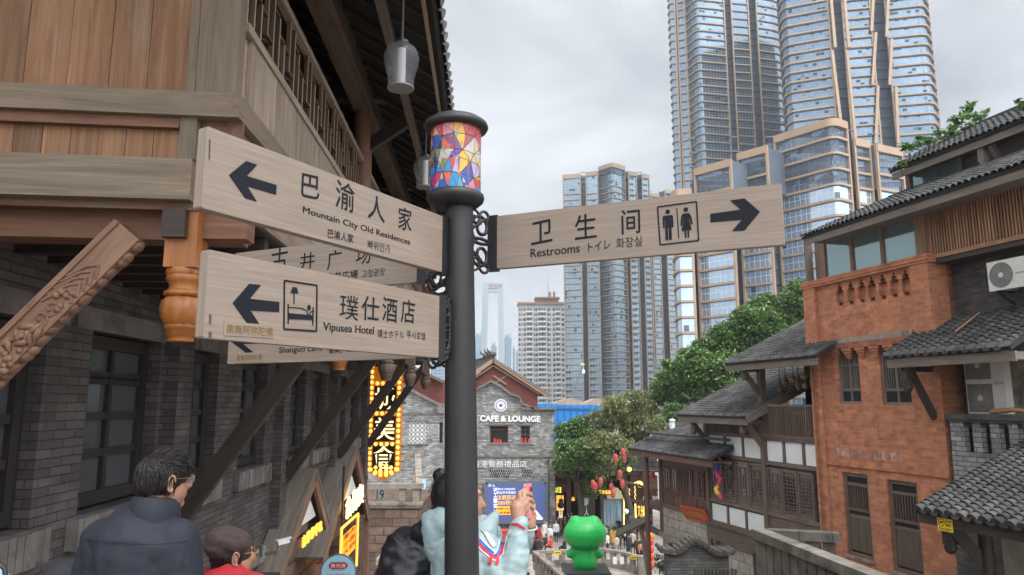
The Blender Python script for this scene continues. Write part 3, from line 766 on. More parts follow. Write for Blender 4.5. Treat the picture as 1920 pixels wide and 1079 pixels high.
m.box(FX0, -1.83, Y0 - .07, Y0 + .02, 1.245, 1.475, 0, True, TF); m.box(FX0, -1.84, Y0 - .05, Y0 + .02, 1.477, 1.515, 0, True, TF)
m.box(-1.93, -1.83, Y0 - .045, Y0 + .02, 1.515, 1.79, 0, True, TF); m.box(XS - .05, XS + .01, Y0 + .2, Y1, 1.245, 1.475, 0, True)
m.build('rail_beam', mat['beam_grey'], timber)
m = MB(LB)
m.box(FX0, -1.935, Y0 - .04, Y0 + .02, 1.735, 1.788, 0, True, TF); m.box(FX0, -1.935, Y0 - .055, Y0 + .0, 1.715, 1.733, 0, True, TF)
m.box(FX0, -1.6, Y0 + .16, Y0 + .36, 1.035, 1.24, 0, True, TF); m.box(-1.82, -1.53, Y0 + .10, Y0 + .26, 1.04, 1.2, 0, True)
m.box(-1.84, -1.56, Y0 + .0, Y0 + .03, 1.5, 1.79, 0, True)
m.build('under_beam', mat['beam_red'], timber)
m = MB(LB); m.box(-2.01, -1.87, Y0 - .04, Y0 + .08, 1.02, 1.2); m.build('beam_strap', mat['dark_wood'], timber)
m = MB(LB); y = Y0 + .2
while y < Y1: w_ = rng.uniform(.14, .18); m.box(XS - .03, XS + rng.uniform(0, .004), y + .003, y + w_, 1.95, 2.455, 0, True); y += w_
m.box(XS - .05, XS - .031, Y0, Y1, 1.25, 2.45, 0, True)
m.build('gallery_planks', mat['plank_side'], timber)
def pendant(c, zs, s_, m_):
    mb = MB(LB); x, y = c; r_ = s_
    mb.box(x - r_ * .9, x + r_ * .9, y - r_ * .9, y + r_ * .9, zs - .40, zs, 0, True)
    z = zs - .40
    mb.lathe([(r_ * .98, 0), (r_ * 1.06, -.015), (r_ * 1.0, -.04)], (x, y, z), 24, flute=.08, nf=12)
    mb.lathe([(r_ * .95, -.04), (r_ * 1.02, -.06), (r_ * .92, -.085), (r_ * .8, -.10), (r_ * .84, -.135)], (x, y, z), 24, flute=.06, nf=12)
    mb.lathe([(r_ * .84, -.135), (r_ * 1.06, -.15), (r_ * 1.08, -.172), (r_ * .9, -.18)], (x, y, z), 24)
    mb.lathe([(r_ * .9, -.18), (r_ * 1.15, -.205), (r_ * 1.23, -.26), (r_ * 1.15, -.315), (r_ * .98, -.35), (r_ * .9, -.36)], (x, y, z), 32, flute=.13, nf=10)
    mb.lathe([(r_ * .9, -.36), (r_ * .92, -.385), (r_ * .82, -.39), (r_ * .84, -.425), (r_ * .74, -.43), (r_ * .74, -.462)], (x, y, z), 24, flute=.05, nf=12)
    return mb.build('carved_pendant', m_, timber)
pendant((-1.91, 4.62), 1.24, .11, mat['orange_wood'])
pendant((-1.62, 8.2), 1.22, .10, mat['orange_wood'])
for y in (12.1, 16.0, 20.4): pendant((-1.6, y), 1.22, .115, mat['house_wood'])
# carved braces
def carved(a, b, w_, th, face, dn, m_, name='carved_brace', rich=True, seed=5):
    """a beam from a (top) to b (foot); face: the side the relief is on; dn: the lower edge"""
    g = random.Random(seed); mb = MB(LB); a, b, face, dn = V(a), V(b), V(face), V(dn)
    d = (b - a).normalized(); L = (b - a).length
    mb.bar(a, b, th, w_, dn)
    n = int(L / .075)
    for i in range(n):          # scalloped lower edge
        c = a + d * (L * (i + .5) / n) + dn * (w_ * .5)
        mb.ell(c + d * g.uniform(-.02, .02) - dn * (0 if rich else .006), (g.uniform(.03, .055), th * .44 if rich else th * .4, g.uniform(.012, .034) if rich else g.uniform(.006, .018)), 8, 5, 0, Matrix((d, face, dn)).transposed())
    if rich:
        mb.bar(a - dn * (w_ * .40) + face * th * .5, b - dn * (w_ * .40) + face * th * .5, .03, .035, dn)
        for i in range(5):
            c = a + d * (.30 + .05 * i) + face * th * .5
            mb.tube([c - dn * (w_ * .28) + d * .14, c - dn * (w_ * .05) + d * .02, c + dn * (w_ * .2) - d * .03, c + dn * (w_ * .42) + d * .04], .012, 6)
        x = .55
        while x < L - .05:
            cen = a + d * x + face * (th * .5)
            t = g.choice('ggls')
            if t == 'g':
                for _ in range(11):
                    q = cen + d * g.uniform(-.07, .07) + dn * g.uniform(-.03, w_ * .5); mb.ell(q, (g.uniform(.016, .026),) * 3, 8, 6)
            elif t == 'l':
                for _ in range(6):
                    q = cen + d * g.uniform(-.06, .06) + dn * g.uniform(-w_ * .2, w_ * .4); e_ = (d * g.uniform(.4, 1) + dn * g.uniform(-1, 1)).normalized()
                    mb.tube([q - e_ * .05, q - e_ * .02 + face * .012, q + e_ * .02 + face * .012, q + e_ * .055], [.004, .02, .018, .003], 6)
            else:
                for k in range(2):
                    pts = [cen + dn * (w_ * .1) + (d * math.cos(q) + dn * math.sin(q)) * (.055 - .006 * q) for q in [j * .7 + k * 2 for j in range(8)]]
                    mb.tube(pts, .009, 6)
            x += .085
    return mb.build(name, m_, timber)
carved((-2.22, 4.52, 1.06), (-3.75, 4.42, -.75), .20, .12, (0, -1, 0), V((.76, 0, -.64)).normalized(), mat['brace_wood'])
for y in (8.5, 12.8, 17.2, 21.6):
    carved((-1.66, y - .05, 1.16), (XW + .16, y - .05, -1.25), .20, .12, (0, -1, 0), V((.8, 0, -.6)).normalized(), mat['dark_wood'], 'brace', False)
# lattice railing of the gallery, one per bay, and round columns
cols_y = [4.75, 9.3, 13.4, 17.4, 21.8]
for i in range(4):
    a, b = cols_y[i] + (0 if i == 0 else .14), cols_y[i + 1] - .14
    if i == 0: a = Y0 + .065
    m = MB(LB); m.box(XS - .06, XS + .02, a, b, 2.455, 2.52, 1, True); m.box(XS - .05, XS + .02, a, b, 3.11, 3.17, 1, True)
    n = int(round((b - a) / .15)); st = (b - a) / n
    for k in range(n):
        y = a + k * st
        full = k % 4
        z0, z1 = [(2.52, 3.11), (2.52, 2.97), (2.52, 2.83), (2.67, 3.11)][full]
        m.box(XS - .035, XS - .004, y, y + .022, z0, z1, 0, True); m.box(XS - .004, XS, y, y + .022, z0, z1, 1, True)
        if full in (1, 3): m.box(XS - .03, XS - .001, y + .022, y + st, 2.83 if full == 1 else 2.67, (2.83 if full == 1 else 2.67) + .022, 0, True)
        if full in (0, 2): m.box(XS - .03, XS - .001, y + .022, y + st, 2.97 if full == 0 else 2.81, (2.97 if full == 0 else 2.81) + .022, 0, True)
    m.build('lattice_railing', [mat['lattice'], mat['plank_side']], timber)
for y in cols_y[1:]:
    m = MB(LB); m.tube([(XS - .02, y, 1.95), (XS - .02, y, 4.3)], [.125, .115], 20); m.build('column', mat['brace_wood'], timber)
# gallery interior and roof
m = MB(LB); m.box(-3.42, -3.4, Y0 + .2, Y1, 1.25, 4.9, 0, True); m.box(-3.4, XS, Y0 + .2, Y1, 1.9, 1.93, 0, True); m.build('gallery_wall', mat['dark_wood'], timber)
ze, xe, sl = 3.52, -.56, .60
def rz(x): return ze + (xe - x) * sl
YR0, YR1 = 1.5, 22.6
m = MB(LB)
m.add([(xe, YR0, rz(xe) + .10), (xe, YR1, rz(xe) + .10), (-6, YR1, rz(-6) + .10), (-6, YR0, rz(-6) + .10)], [(0, 1, 2, 3)], None)
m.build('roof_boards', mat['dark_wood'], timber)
m = MB(LB); y = YR0 + .1
while y < YR1: m.bar((xe, y, rz(xe) + .045), (-6, y, rz(-6) + .045), .07, .09, UZ); y += .42
m.build('rafters', mat['dark_wood'], timber)
for x, s_, h_, mm in ((XS - .02, .26, .30, 'house_wood'), (-.98, .10, .09, 'grey_timber'), (-2.4, .24, .26, 'dark_wood')):
    m = MB(LB); m.box(x - s_ / 2, x + s_ / 2, YR0, YR1, rz(x) - h_, rz(x) - .002, 0, True); m.build('purlin', mat[mm], timber)
for y in cols_y[1:]:
    m = MB(LB); m.box(-3.4, -.75, y - .09, y + .09, 4.02, 4.2, 0, True); m.bar((-.78, y, 3.95), (XS, y, 3.35), .12, .16); m.build('tie_beam', mat['dark_wood'], timber)
m = MB(LB); m.box(xe, xe + .03, YR0, YR1, ze - .06, ze + .11, 0, True); m.build('fascia', mat['plank_side'], timber)
roof('roof', [LB.w(xe + .12, YR0, ze + .03), LB.w(xe + .12, YR1, ze + .03), LB.w(-6, YR1, rz(-6) + .17), LB.w(-6, YR0, rz(-6) + .17)], 100, 10, .075, timber, .06)

# hanging glass lamps under the eave
def hanging_lamp(lx, ly, z, top, label):
    o = LB.w(lx, ly, z); t = thing('hanging_lamp', label, 'lamp', o, 'glass lamps under the eave')
    m = MB(); m.lathe([(.108, 0), (.108, .006), (.106, .012)], o, 28); m.build('base_disc', plain('dull_lamp_metal', (.16, .16, .165), .7), t)
    m = MB(); m.lathe([(.105, .012), (.104, .06), (.112, .12), (.135, .2), (.142, .27), (.125, .33), (.085, .37), (.05, .385)], o, 28, caps=False); m.build('glass_shade', glass('clear_lamp_glass', (.22, .23, .24), .25, 0, .22), t)
    m = MB(); m.tube([o + V((0, 0, .014)), o + V((0, 0, .34))], .036, 16); m.build('lamp_tube', plain('lamp_tube_white', (.42, .42, .43), .7), t)
    m = MB(); m.lathe([(.055, .383), (.055, .41), (.02, .43)], o, 16); m.tube([o + V((0, 0, .42)), V((o.x, o.y, top))], .012, 8); m.build('hanger', mat['post_metal'], t)
hanging_lamp(-.675, 5.5, 2.49, rz(-.66) + .02, 'clear glass hurricane lamp hanging under the tiled eave in front of the column')
hanging_lamp(-.72, 8.5, 2.58, rz(-.7) + .02, 'clear glass hurricane lamp under the eave, half hidden by the stained glass drum')

# ================================================================ shop signs along the foot of the building
def lx_poly(pix, lx): return [(lambda r_: V((lx, r_[0], r_[1])))(LB.at(px, py, lx)) for px, py in pix]
def gable_hood(label, pix_out, pix_in, lx, legs, depth, key):
    """pix_out: left foot, apex, right foot of the front edge; pix_in the inner triangle"""
    L_, A_, R_ = lx_poly(pix_out, lx); l2, a2_, r2 = lx_poly(pix_in, lx)
    t = thing('shop_gable', label, 'shop gable', LB.w(lx - depth, A_.y, L_.z), 'timber gables over the shop doors')
    m = MB(LB)
    bk = V((-depth, 0, 0))
    w_ = .28
    for a, b in ((A_, L_), (A_, R_)):
        d = (b - a).normalized(); nn = V((0, -d.z, d.y)); nn = nn if nn.z > 0 else -nn
        o_ = nn * .055
        m.add([a + o_ + V((.03, 0, 0)), b + o_ + V((.03, 0, 0)), b + o_ + bk, a + o_ + bk, a + V((.03, 0, 0)), b + V((.03, 0, 0)), b + bk, a + bk],
              [(0, 1, 2, 3), (7, 6, 5, 4), (0, 4, 5, 1), (1, 5, 6, 2), (2, 6, 7, 3), (3, 7, 4, 0)], [[(0, 0), ((b - a).length, 0), ((b - a).length, depth), (0, depth)]] * 2 + [[(0, 0), (0, .05), (2, .05), (2, 0)]] * 4)
    m.build('roof', mat['grey_timber'], t)
    m = MB(LB)
    for a, b in ((A_, L_), (A_, R_)):
        d = (b - a).normalized(); nn = V((0, -d.z, d.y)); nn = nn if nn.z < 0 else -nn
        m.bar(a + nn * .10 + V((-.02, 0, 0)), b + nn * .10 + V((-.02, 0, 0)), .07, .2, nn)
        m.bar(b + V((-.05, 0, 0)) + nn * .1, V((b.x - .05, b.y, b.z - 2.0)) + nn * .1, .14, .16, V((0, 1, 0)))
    m.build('barge_board', mat['brace_wood'], t)
    m = MB(LB); m.prism([(p.y, p.z) for p in (l2, a2_, r2)], (lx - .10, 0, 0), (0, 1, 0), UZ, (1, 0, 0), .03); m.build('gable_panel', mat['white_panel'], t)
    return t
gable_hood('smaller timber shop gable with yellow characters, against the grey brick wall', [(522, 1079), (592, 884), (616, 988)], [(558, 1000), (588, 925), (602, 968)], -3.08, 1, .40, 'a')
gable_hood('taller timber shop gable with large cream characters, beyond the smaller one', [(604, 1050), (669, 840), (692, 966)], [(642, 950), (664, 880), (676, 920)], -2.98, 1, .5, 'b')
def lit_text(name, label, cat, chars, lx, m_, group=None, bold=.02, thick=.03):
    boxes = [(s_, LB.at(a[0], a[1], lx), LB.at(b[0], b[1], lx)) for s_, a, b in chars]
    c = boxes[len(boxes) // 2]
    t = None
    mb = MB(LB)
    for s_, (y0, z0), (y1, z1) in boxes: put_text(mb, s_, (lx, 0, 0), (0, 1, 0), UZ, (1, 0, 0), y0, y1, z0, z1, 0, 0, bold, thick)
    o = bpy.data.objects.new(name, None); bpy.data.objects.remove(o)
    root = thing(name, label, cat, LB.w(lx, c[1][0], c[1][1]), group)
    mb.build('lettering', m_, root)
    return root
mat['lit_yellow'] = emit('lit_yellow_letters', (1, .55, .07), .55)
mat['lit_cream'] = emit('lit_cream_letters', (1, .82, .42), .7)
mat['lit_amber'] = emit('lit_amber_panel', (1, .33, .01), .55)
r1 = lit_text('shop_sign', 'small row of yellow lit characters on the smaller timber gable', 'shop sign',
    [('吉', (565, 1029), (572, 1002)), ('祥', (573, 1021), (580, 994)), ('伴', (581, 1013), (588, 987)), ('手', (589, 1007), (595, 981)), ('礼', (596, 1000), (603, 976))], -2.98, mat['lit_yellow'])
m = MB(LB); a, b = LB.at(562, 1022, -3.0), LB.at(605, 986, -3.0); m.bar((-3.02, a[0], a[1]), (-3.02, b[0], b[1]), .05, .1); m.build('sign_rail', mat['brace_wood'], r1)
r2 = lit_text('shop_sign', 'large cream lit characters standing on the taller timber gable', 'shop sign',
    [('食', (646, 976), (657, 928)), ('光', (658, 963), (667, 916)), ('良', (668, 952), (680, 905))], -2.78, mat['lit_cream'], None, .02, .05)
m = MB(LB); a, b = LB.at(644, 968, -2.85), LB.at(682, 945, -2.85)
m.box(-2.92, -2.87, a[0], b[0], a[1] - .05, a[1] + .02); m.box(-2.9, -2.86, a[0], a[0] + .05, a[1] - .2, a[1] + 1.0); m.build('sign_rail', mat['dark_wood'], r2)
# amber outlined lit panel hung below the second gable
pa = thing('lit_panel', 'amber glowing panel with neon outline below the cream characters', 'lit sign', LB.w(-2.8, 16.3, -4))
y0, z1 = LB.at(641, 1000, -2.82); y1, z0 = LB.at(666, 1020, -2.82)
m = MB(LB); m.box(-2.86, -2.82, y0, y1, z0 - .1, z1 - .12); m.build('panel', mat['lit_amber'], pa)
m = MB(LB)
for a, b in (((y0 - .1, z0 - .5), (y1 + .2, z0 - .5)), ((y1 + .2, z0 - .5), (y1 + .2, z1 + .1)), ((y1 + .2, z1 + .1), (y0 - .1, z1 + .1)), ((y0 - .1, z1 + .1), (y0 - .1, z0 - .5))): m.tube([(-2.81, *a), (-2.81, *b)], .03, 6)
m.build('neon_outline', mat['lit_yellow'], pa)
m = MB(LB)
for i, s_ in enumerate(('重庆', '小面', '火锅')): put_text(m, s_, (-2.81, 0, 0), (0, 1, 0), UZ, (1, 0, 0), y0 + .15, y1 - .15, z0 + (z1 - z0) * (.62 - .3 * i), z0 + (z1 - z0) * (.84 - .3 * i), .006, 0, .02)
m.build('lettering', plain('sign_red', (.3, .05, .01), .5), pa)
# CCTV camera on the ledge
cw = P(520, 1030, 10.9)
cc = thing('security_camera', 'pale grey security camera on a bracket above the stone base', 'camera', cw)
m = MB(); d = V((.75, .6, .12)).normalized(); m.bar(cw + V((0, 0, .08)), cw + V((0, 0, .08)) + d * .17, .065, .06); m.bar(cw + V((0, 0, .115)) - d * .02, cw + V((0, 0, .115)) + d * .2, .08, .014); m.build('camera_body', mat['white'], cc)
m = MB(); m.tube([cw + V((.02, 0, .04)), cw + V((0, 0, -.06)), cw + V((-.22, .05, -.07))], .03, 8); m.tube([cw + V((-.22, .05, .05)), cw + V((-.22, .05, -.12))], .05, 8); m.build('bracket', mat['steel'], cc)

# vertical bulb sign
ny = 23.2
nx0, nx1 = LB.aty(690, 800, ny)[0], LB.aty(752, 800, ny)[0]
zt0, zb0 = Zat(690, ny), Zat(884, ny); ztip = Zat(901, ny); NW = nx1 - nx0; nc = (nx0 + nx1) / 2
ns = thing('neon_sign', 'tall vertical sign framed in yellow bulbs with cream characters', 'neon sign', LB.w(nc, ny, ztip))
zt0 += 1.6
m = MB(LB); m.prism([(nx0, zb0), (nc, ztip), (nx1, zb0), (nx1, zt0), (nx0, zt0)], (0, ny, 0), (1, 0, 0), UZ, (0, -1, 0), .22); m.build('sign_box', emit('amber_sign_face', (.55, .17, .006), .22), ns)
ch = [('城', 728, 768), ('美', 784, 825), ('食', 836, 879), ('山', 640, 686)]
lt = MB(LB); pmat = plain('black_sign_panel', (.015, .009, .006), .4)
cells = []
for s_, ya, yb in ch:
    za, zb_ = Zat(ya, ny), Zat(yb, ny)
    pn = MB(LB); pn.box(nx0 + .17, nx1 - .17, ny - .03, ny - .003, zb_ - .05, za + .05); pn.build('character_panel', pmat, ns)
    put_text(lt, s_, (0, ny - .03, 0), (1, 0, 0), UZ, (0, -1, 0), nc - .33, nc + .33, zb_ - .01, za + .01, .012, 0, .008)
    cells.append((zb_ - .05, za + .05))
lt.build('lettering', mat['lit_cream'], ns)
bulb = MB(LB); mat['bulb'] = emit('lit_bulb', (1, .58, .12), .75); bulb.ell((nx0 + .085, ny - .03, zb0), (.062, .03, .062), 8, 6)
bo = bulb.build('bulb', mat['bulb'], ns); first = [True]
spots = []
n_ = 29
for i in range(n_):
    z = zb0 + .06 + i * (zt0 - zb0 - .12) / (n_ - 1)
    spots += [(nx0 + .085, z), (nx1 - .085, z)]
for (b0, t0) in cells[:3] :
    for k in range(4): spots.append((nx0 + .085 + (NW - .17) * (k + 1) / 5, b0 - .085))
    for k in range(4): spots.append((nx0 + .085 + (NW - .17) * (k + 1) / 5, t0 + .085)) if t0 != cells[2][1] else None
for row in range(3):
    for k in range(3 - row if row else 3):
        for sg in (-1, 1): spots.append((nc + sg * (.09 + k * .15), ztip + .17 + row * .14 + k * .085 * 1.0))
for i, (x, z) in enumerate(spots[:99]):
    off = (inv(ns).to_3x3() @ (LB.w(x, ny, z) - LB.w(nx0 + .085, ny, zb0)))
    if i == 0: bo.location = off
    else:
        c = bo.copy(); col.objects.link(c); c.parent = ns; c.location = off
m = MB(LB)
for py in (838, 852, 866, 716, 730, 746): z = Zat(py, ny); m.bar((XW, ny + .1, z), (nx0, ny + .1, z), .04, .04); m.bar((nx1, ny + .1, z), (nx1 + .12, ny + .1, z), .03, .03)
m.bar((XW + .3, Y1, Zat(760, ny)), (nx0, ny + .1, Zat(760, ny)), .05, .05)
m.build('sign_bracket', mat['post_metal'], ns)
# ================================================================ the street frame of the houses opposite
RB = Frame(-.287, 1); LX = 17.13; RY = math.atan(.287)
def rp(px, py, lx=LX): return RB.at(px, py, lx)          # (ly, z)
def rbox(px0, px1, pyt, pyb, lx=LX):
    """ly range and z range of a pixel box on the plane lx"""
    pm = (px0 + px1) / 2; ym = (pyt + pyb) / 2
    a, b = rp(px1, ym, lx)[0], rp(px0, ym, lx)[0]
    return a, b, rp(pm, pyb, lx)[1], rp(pm, pyt, lx)[1]
def tri_roof(name, A, B, D, ncol, nrow, r, parent, **k):
    return roof(name, [A, B, V(B) + (V(D) - V(A)), D], ncol, nrow, r, parent, **k)
W_ = RB.w
yn, yf = rp(1768, 760)[0], rp(1531, 800)[0]
brickh = thing('brick_building', 'red brick building with shuttered windows, keyhole parapet and glazed top floor', 'building', W_(LX, yn, -8), None, (0, 0, RY))
zpt = rp(1640, 510)[1]; zp0 = rp(1640, 632)[1]
ops = {'w1': rbox(1571, 1612, 658, 758), 'w2': rbox(1651, 1706, 651, 760), 'd1': rbox(1584, 1632, 889, 1046), 'd2': rbox(1669, 1726, 904, 1078)}
m = MB(RB)
wall(m, (LX, 0, 0), (0, 1, 0), (-1, 0, 0), yn, yf, -8, zp0, list(ops.values()), .16)
m.build('brick_wall', mat['red_brick'], brickh)
m = MB(RB); m.add([(LX, yn, -8), (LX + 7, yn, -8), (LX + 7, yn, zpt), (LX, yn, zpt)], [(0, 1, 2, 3)], [[(0, -8), (7, -8), (7, zpt), (0, zpt)]])
m.add([(LX, yf, -8), (LX + 7, yf, -8), (LX + 7, yf, zpt), (LX, yf, zpt)], [(3, 2, 1, 0)], [[(0, -8), (7, -8), (7, zpt), (0, zpt)][::-1]])
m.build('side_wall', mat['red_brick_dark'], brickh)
# quoin strips and ledges
m = MB(RB); m.box(LX - .07, LX, yf - .45, yf + .06, -8, zpt - .002); m.build('corner_pier', mat['red_brick'], brickh)
m = MB(RB); zc = rp(1560, 890)[1]; m.box(LX - .05, LX, yn + .002, yf - .45, rp(1660, 882)[1] - .03, rp(1660, 882)[1] + .03); m.build('string_course', mat['red_brick'], brickh)
# parapet with keyhole slots
xs = [1576, 1596.5, 1617, 1636, 1657, 1678, 1700]; sl_ = []
for px in xs:
    yc = 557 - (px - 1576) * .175
    a, z = rp(px, yc)
    for hw, z0, z1 in ((.10, -.30, -.2), (.17, -.2, .2), (.11, .2, .31), (.05, .31, .42)): sl_.append((a - hw, a + hw, z + z0 * 1.05, z + z1 * 1.05))
m = MB(RB); wall(m, (LX - .02, 0, 0), (0, 1, 0), (-1, 0, 0), yn + .5, yf - .4, zp0 + .0, zpt - .02, sl_, .13); m.box(LX + .115, LX + .3, yn, yf, zp0 - .02, zpt - .05)
m.build('parapet', mat['red_brick'], brickh)
for a, b in ((yn - .04, yn + .62), (yf - .5, yf + .1)): m = MB(RB); m.box(LX - .14, LX + .55, a, b, zp0 - .55, zpt); m.build('parapet_pier', mat['red_brick'], brickh)
m = MB(RB)
for k, (dz, o) in enumerate(((-.02, .2), (.07, .16), (-.1, .17))): m.box(LX - o, LX + .4, yn - .05 - o * .3, yf + .12 + o * .2, zpt + dz, zpt + dz + .075)
m.build('cornice', mat['red_brick'], brickh)
m = MB(RB); a, b, z0, z1 = rbox(1553, 1716, 616, 630); m.box(LX - .10, LX + .02, a, b, zp0 - .1, zp0 + .06); m.build('stone_band', mat['ashlar'], brickh)
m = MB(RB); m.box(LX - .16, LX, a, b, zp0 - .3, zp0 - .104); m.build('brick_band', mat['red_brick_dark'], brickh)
for k in range(6):
    y = a + (b - a) * (k + .6) / 6.2; m = MB(RB)
    for j in range(4): m.box(LX - .15 + j * .03, LX, y - .2 + j * .04, y + .2 - j * .04, zp0 - .38 - j * .085, zp0 - .302 - j * .085)
    m.build('corbel', mat['red_brick'], brickh)
for k_, rows in (('w1', 1), ('w2', 1)):
    a, b, z0, z1 = ops[k_]
    bars = [(.06 + .88 * i / 11, .085 + .88 * i / 11, .28, .95) for i in range(12)]
    wframe(RB, LX + .07, -1, a, b, z0, z1, brickh, [.25, .27, .72], [.49, .51], mat['grey_timber'], .08, .08, .05, 'x', 'window', mat['void'], bars=bars)
for k_ in ('d1', 'd2'):
    a, b, z0, z1 = ops[k_]
    bars = [(.12 + .76 * i / 8, .15 + .76 * i / 8, .57, .84) for i in range(9)] + [(.10, .90, .07, .46)]
    o = wframe(RB, LX + .07, -1, a, b, z0, z1, brickh, [.56, .48, .86], [], mat['house_wood'], .09, .12, .09, 'x', 'shutter_door', mat['void'], bars=bars)
    m = MB(RB); m.box(LX - .05, LX + .1, a - .05, b + .05, z0 - .08, z0 - .003); m.build('threshold', mat['ashlar'], brickh)
m = MB(RB); a, b, z0, z1 = rbox(1572, 1692, 846, 862)
y = a
while y < b: m.box(LX - .006, LX + .02, y + .006, y + .105, z0 + rng.uniform(-.01, .01), z1, 0); y += .115
m.build('soldier_course', plain('pale_worn_brick', (.36, .17, .11), .9, 0, .3, 9, .4, 60, .25, .01, .2, (.42, .33, .28)), brickh)
A_z0 = rp(1503, 452, LX - .95)[1] + .3
# glazed storey
zg0 = zpt + .06
gp = [1535, 1545, 1592, 1597, 1650, 1655, 1717, 1737]
gy = [rp(p, 480)[0] for p in gp]; zg1 = rp(1640, 425)[1] + .25
m = MB(RB)
for i in range(0, 8, 2): m.box(LX + .02, LX + .16, gy[i + 1], gy[i], zg0, zg1, 0, True)
m.box(LX + .03, LX + .15, yn + .4, yf, zg0 + .055, zg0 + .12, 0, True)
m.build('glazing_post', mat['brace_wood'], brickh)
for i in range(1, 7, 2):
    m = MB(RB); m.box(LX + .08, LX + .1, gy[i + 1] + .003, gy[i] - .003, zg0 + .12, zg1); m.build('glass_pane', mat['teal_pane'], brickh)
m = MB(RB); m.box(LX + .4, LX + .45, yn - 6, yf, zg0, A_z0); m.box(LX + .02, LX + .3, yf, yf + .1, zg0, zg1, 0, True); m.build('inner_wall', mat['grey_timber'], brickh)
# roofs of the brick building
EX = LX - .95
A = W_(EX, *rp(1503, 452, EX)); Bq = W_(EX, *rp(1990, 275, EX)); Bq.z = A.z = (A.z + Bq.z) / 2
ly_ = A.dot(RB.Y); dl, dz = RB.aty(1692, 362, ly_); D = W_(dl, ly_, dz)
tri_roof('roof', A, Bq, D, 46, 13, .085, brickh, caps=False, seed=11)
m = MB(RB); fb = Bq.dot(RB.Y); m.box(EX + .06, EX + .12, fb, ly_, A.z - .30, A.z - .03, 0, True); m.box(EX + .12, LX + .35, fb, ly_ - .1, A.z - .2, A.z - .06, 0, True)
m.build('fascia', mat['grey_timber'], brickh)
CX = dl - .25; zct = dz
cy0, cy1 = rp(1800, 340, CX)[0], rp(1706, 350, CX)[0]
zc0, zc1 = zct - .1, zct + .95
m = MB(RB)
for p in (1701, 1800, 1860): y = rp(p, 340, CX)[0]; m.box(CX - .08, CX + .08, y - .18, y, zc0 - .3, zc1 + .1, 0, True)
m.box(CX + .12, CX + .2, rp(1990, 300, CX)[0], cy1, zc0 - .3, zc1 + .2, 0, True); m.build('clerestory_post', mat['grey_timber'], brickh)
m = MB(RB); m.box(CX, CX + .03, cy0, cy1 - .1, zc0 - .3, zc1); m.build('clerestory_pane', mat['teal_pane'], brickh)
E2 = CX - .8
A2 = W_(E2, *rp(1667, 322, E2)); ly2 = A2.dot(RB.Y); B2_ = W_(E2, rp(1990, 190, E2)[0], A2.z); dl2, dz2 = RB.aty(1750, 272, ly2); print('roof2', dl2 - E2, dz2 - A2.z, zc1 - A2.z); D2 = W_(dl2, ly2, dz2)
tri_roof('roof', A2, B2_, D2, 30, 9, .085, brickh, caps=False, seed=12)
m = MB(RB); m.box(E2 + .1, E2 + .15, B2_.dot(RB.Y), ly2, A2.z - .32, A2.z - .09, 0, True); m.box(E2 + .16, CX + .6, B2_.dot(RB.Y), ly2 - .1, A2.z - .15, A2.z - .1, 0, True); m.build('fascia', mat['grey_timber'], brickh)
m = MB(RB); rt = D2 + V((0, 0, .1)); e_ = (B2_ - A2).normalized()
m.bar(rt - e_ * .2 - V((0, 0, .06)), rt + (B2_ - A2) - V((0, 0, .06)), .22, .14); m.bar(rt - e_ * .05 + V((0, 0, .1)), rt - e_ * .7 + V((0, 0, .42)), .16, .2, w2=.1, h2=.1); mm = MB(); mm.v, mm.f, mm.uv, mm.mi, mm.sm = m.v, m.f, m.uv, m.mi, m.sm
mm.build('ridge', mat['tile'], brickh)
m = MB(RB)
yb = rp(1868, 300, CX)[0]; m.box(CX - .62, CX - .42, yb - .1, yb + .1, A2.z - .75, A2.z - .15, 0, True); m.lathe([(.1, 0), (.13, -.06), (.1, -.12), (.13, -.2), (.08, -.28), (.05, -.3)], (CX - .52, yb, A2.z - .75), 14)
m.bar((CX - .5, yb - .3, A2.z - .3), (CX + .1, yb - .3, A2.z - 1.3), .12, .2); m.build('eave_bracket', mat['grey_timber'], brickh)
# slatted screen
SX = LX + .12
sy1, sy0 = rp(1744, 420, SX)[0], rp(1990, 420, SX)[0]
zs0 = rp(1740, 489, SX)[1]; zs1 = A.z - .1
m = MB(RB); n = 40
for i in range(n):
    y = sy0 + (sy1 - sy0) * i / n; m.box(SX, SX + .06, y, y + .045, zs0 + .12, zs1 + .3, 0, True)
m.box(SX + .07, SX + .1, sy0, sy1, zs0 + .9, zs0 + .96, 0, True)
m.build('slat_screen', mat['slat_wood'], brickh)
m = MB(RB); m.box(SX - .04, SX + .1, sy0, sy1, zs0, zs0 + .117, 0, True); m.box(SX - .02, SX + .2, sy1, sy1 + .16, zs0, zs1 + .3, 0, True); m.build('screen_rail', mat['slat_wood'], brickh)
m = MB(RB); m.box(SX, LX + 2, sy0, yn - .05, zs0 - .14, zs0 - .02, 0, True); m.box(SX + .5, SX + .55, sy0, sy1, zs0, zs1 + .2); m.build('screen_floor', mat['dark_wood'], brickh)
GX = LX + .75
m = MB(RB); wall(m, (GX, 0, 0), (0, 1, 0), (-1, 0, 0), sy0, yn, -8, zs0, [], .1); m.build('grey_wall', mat['grey_brick'], brickh)
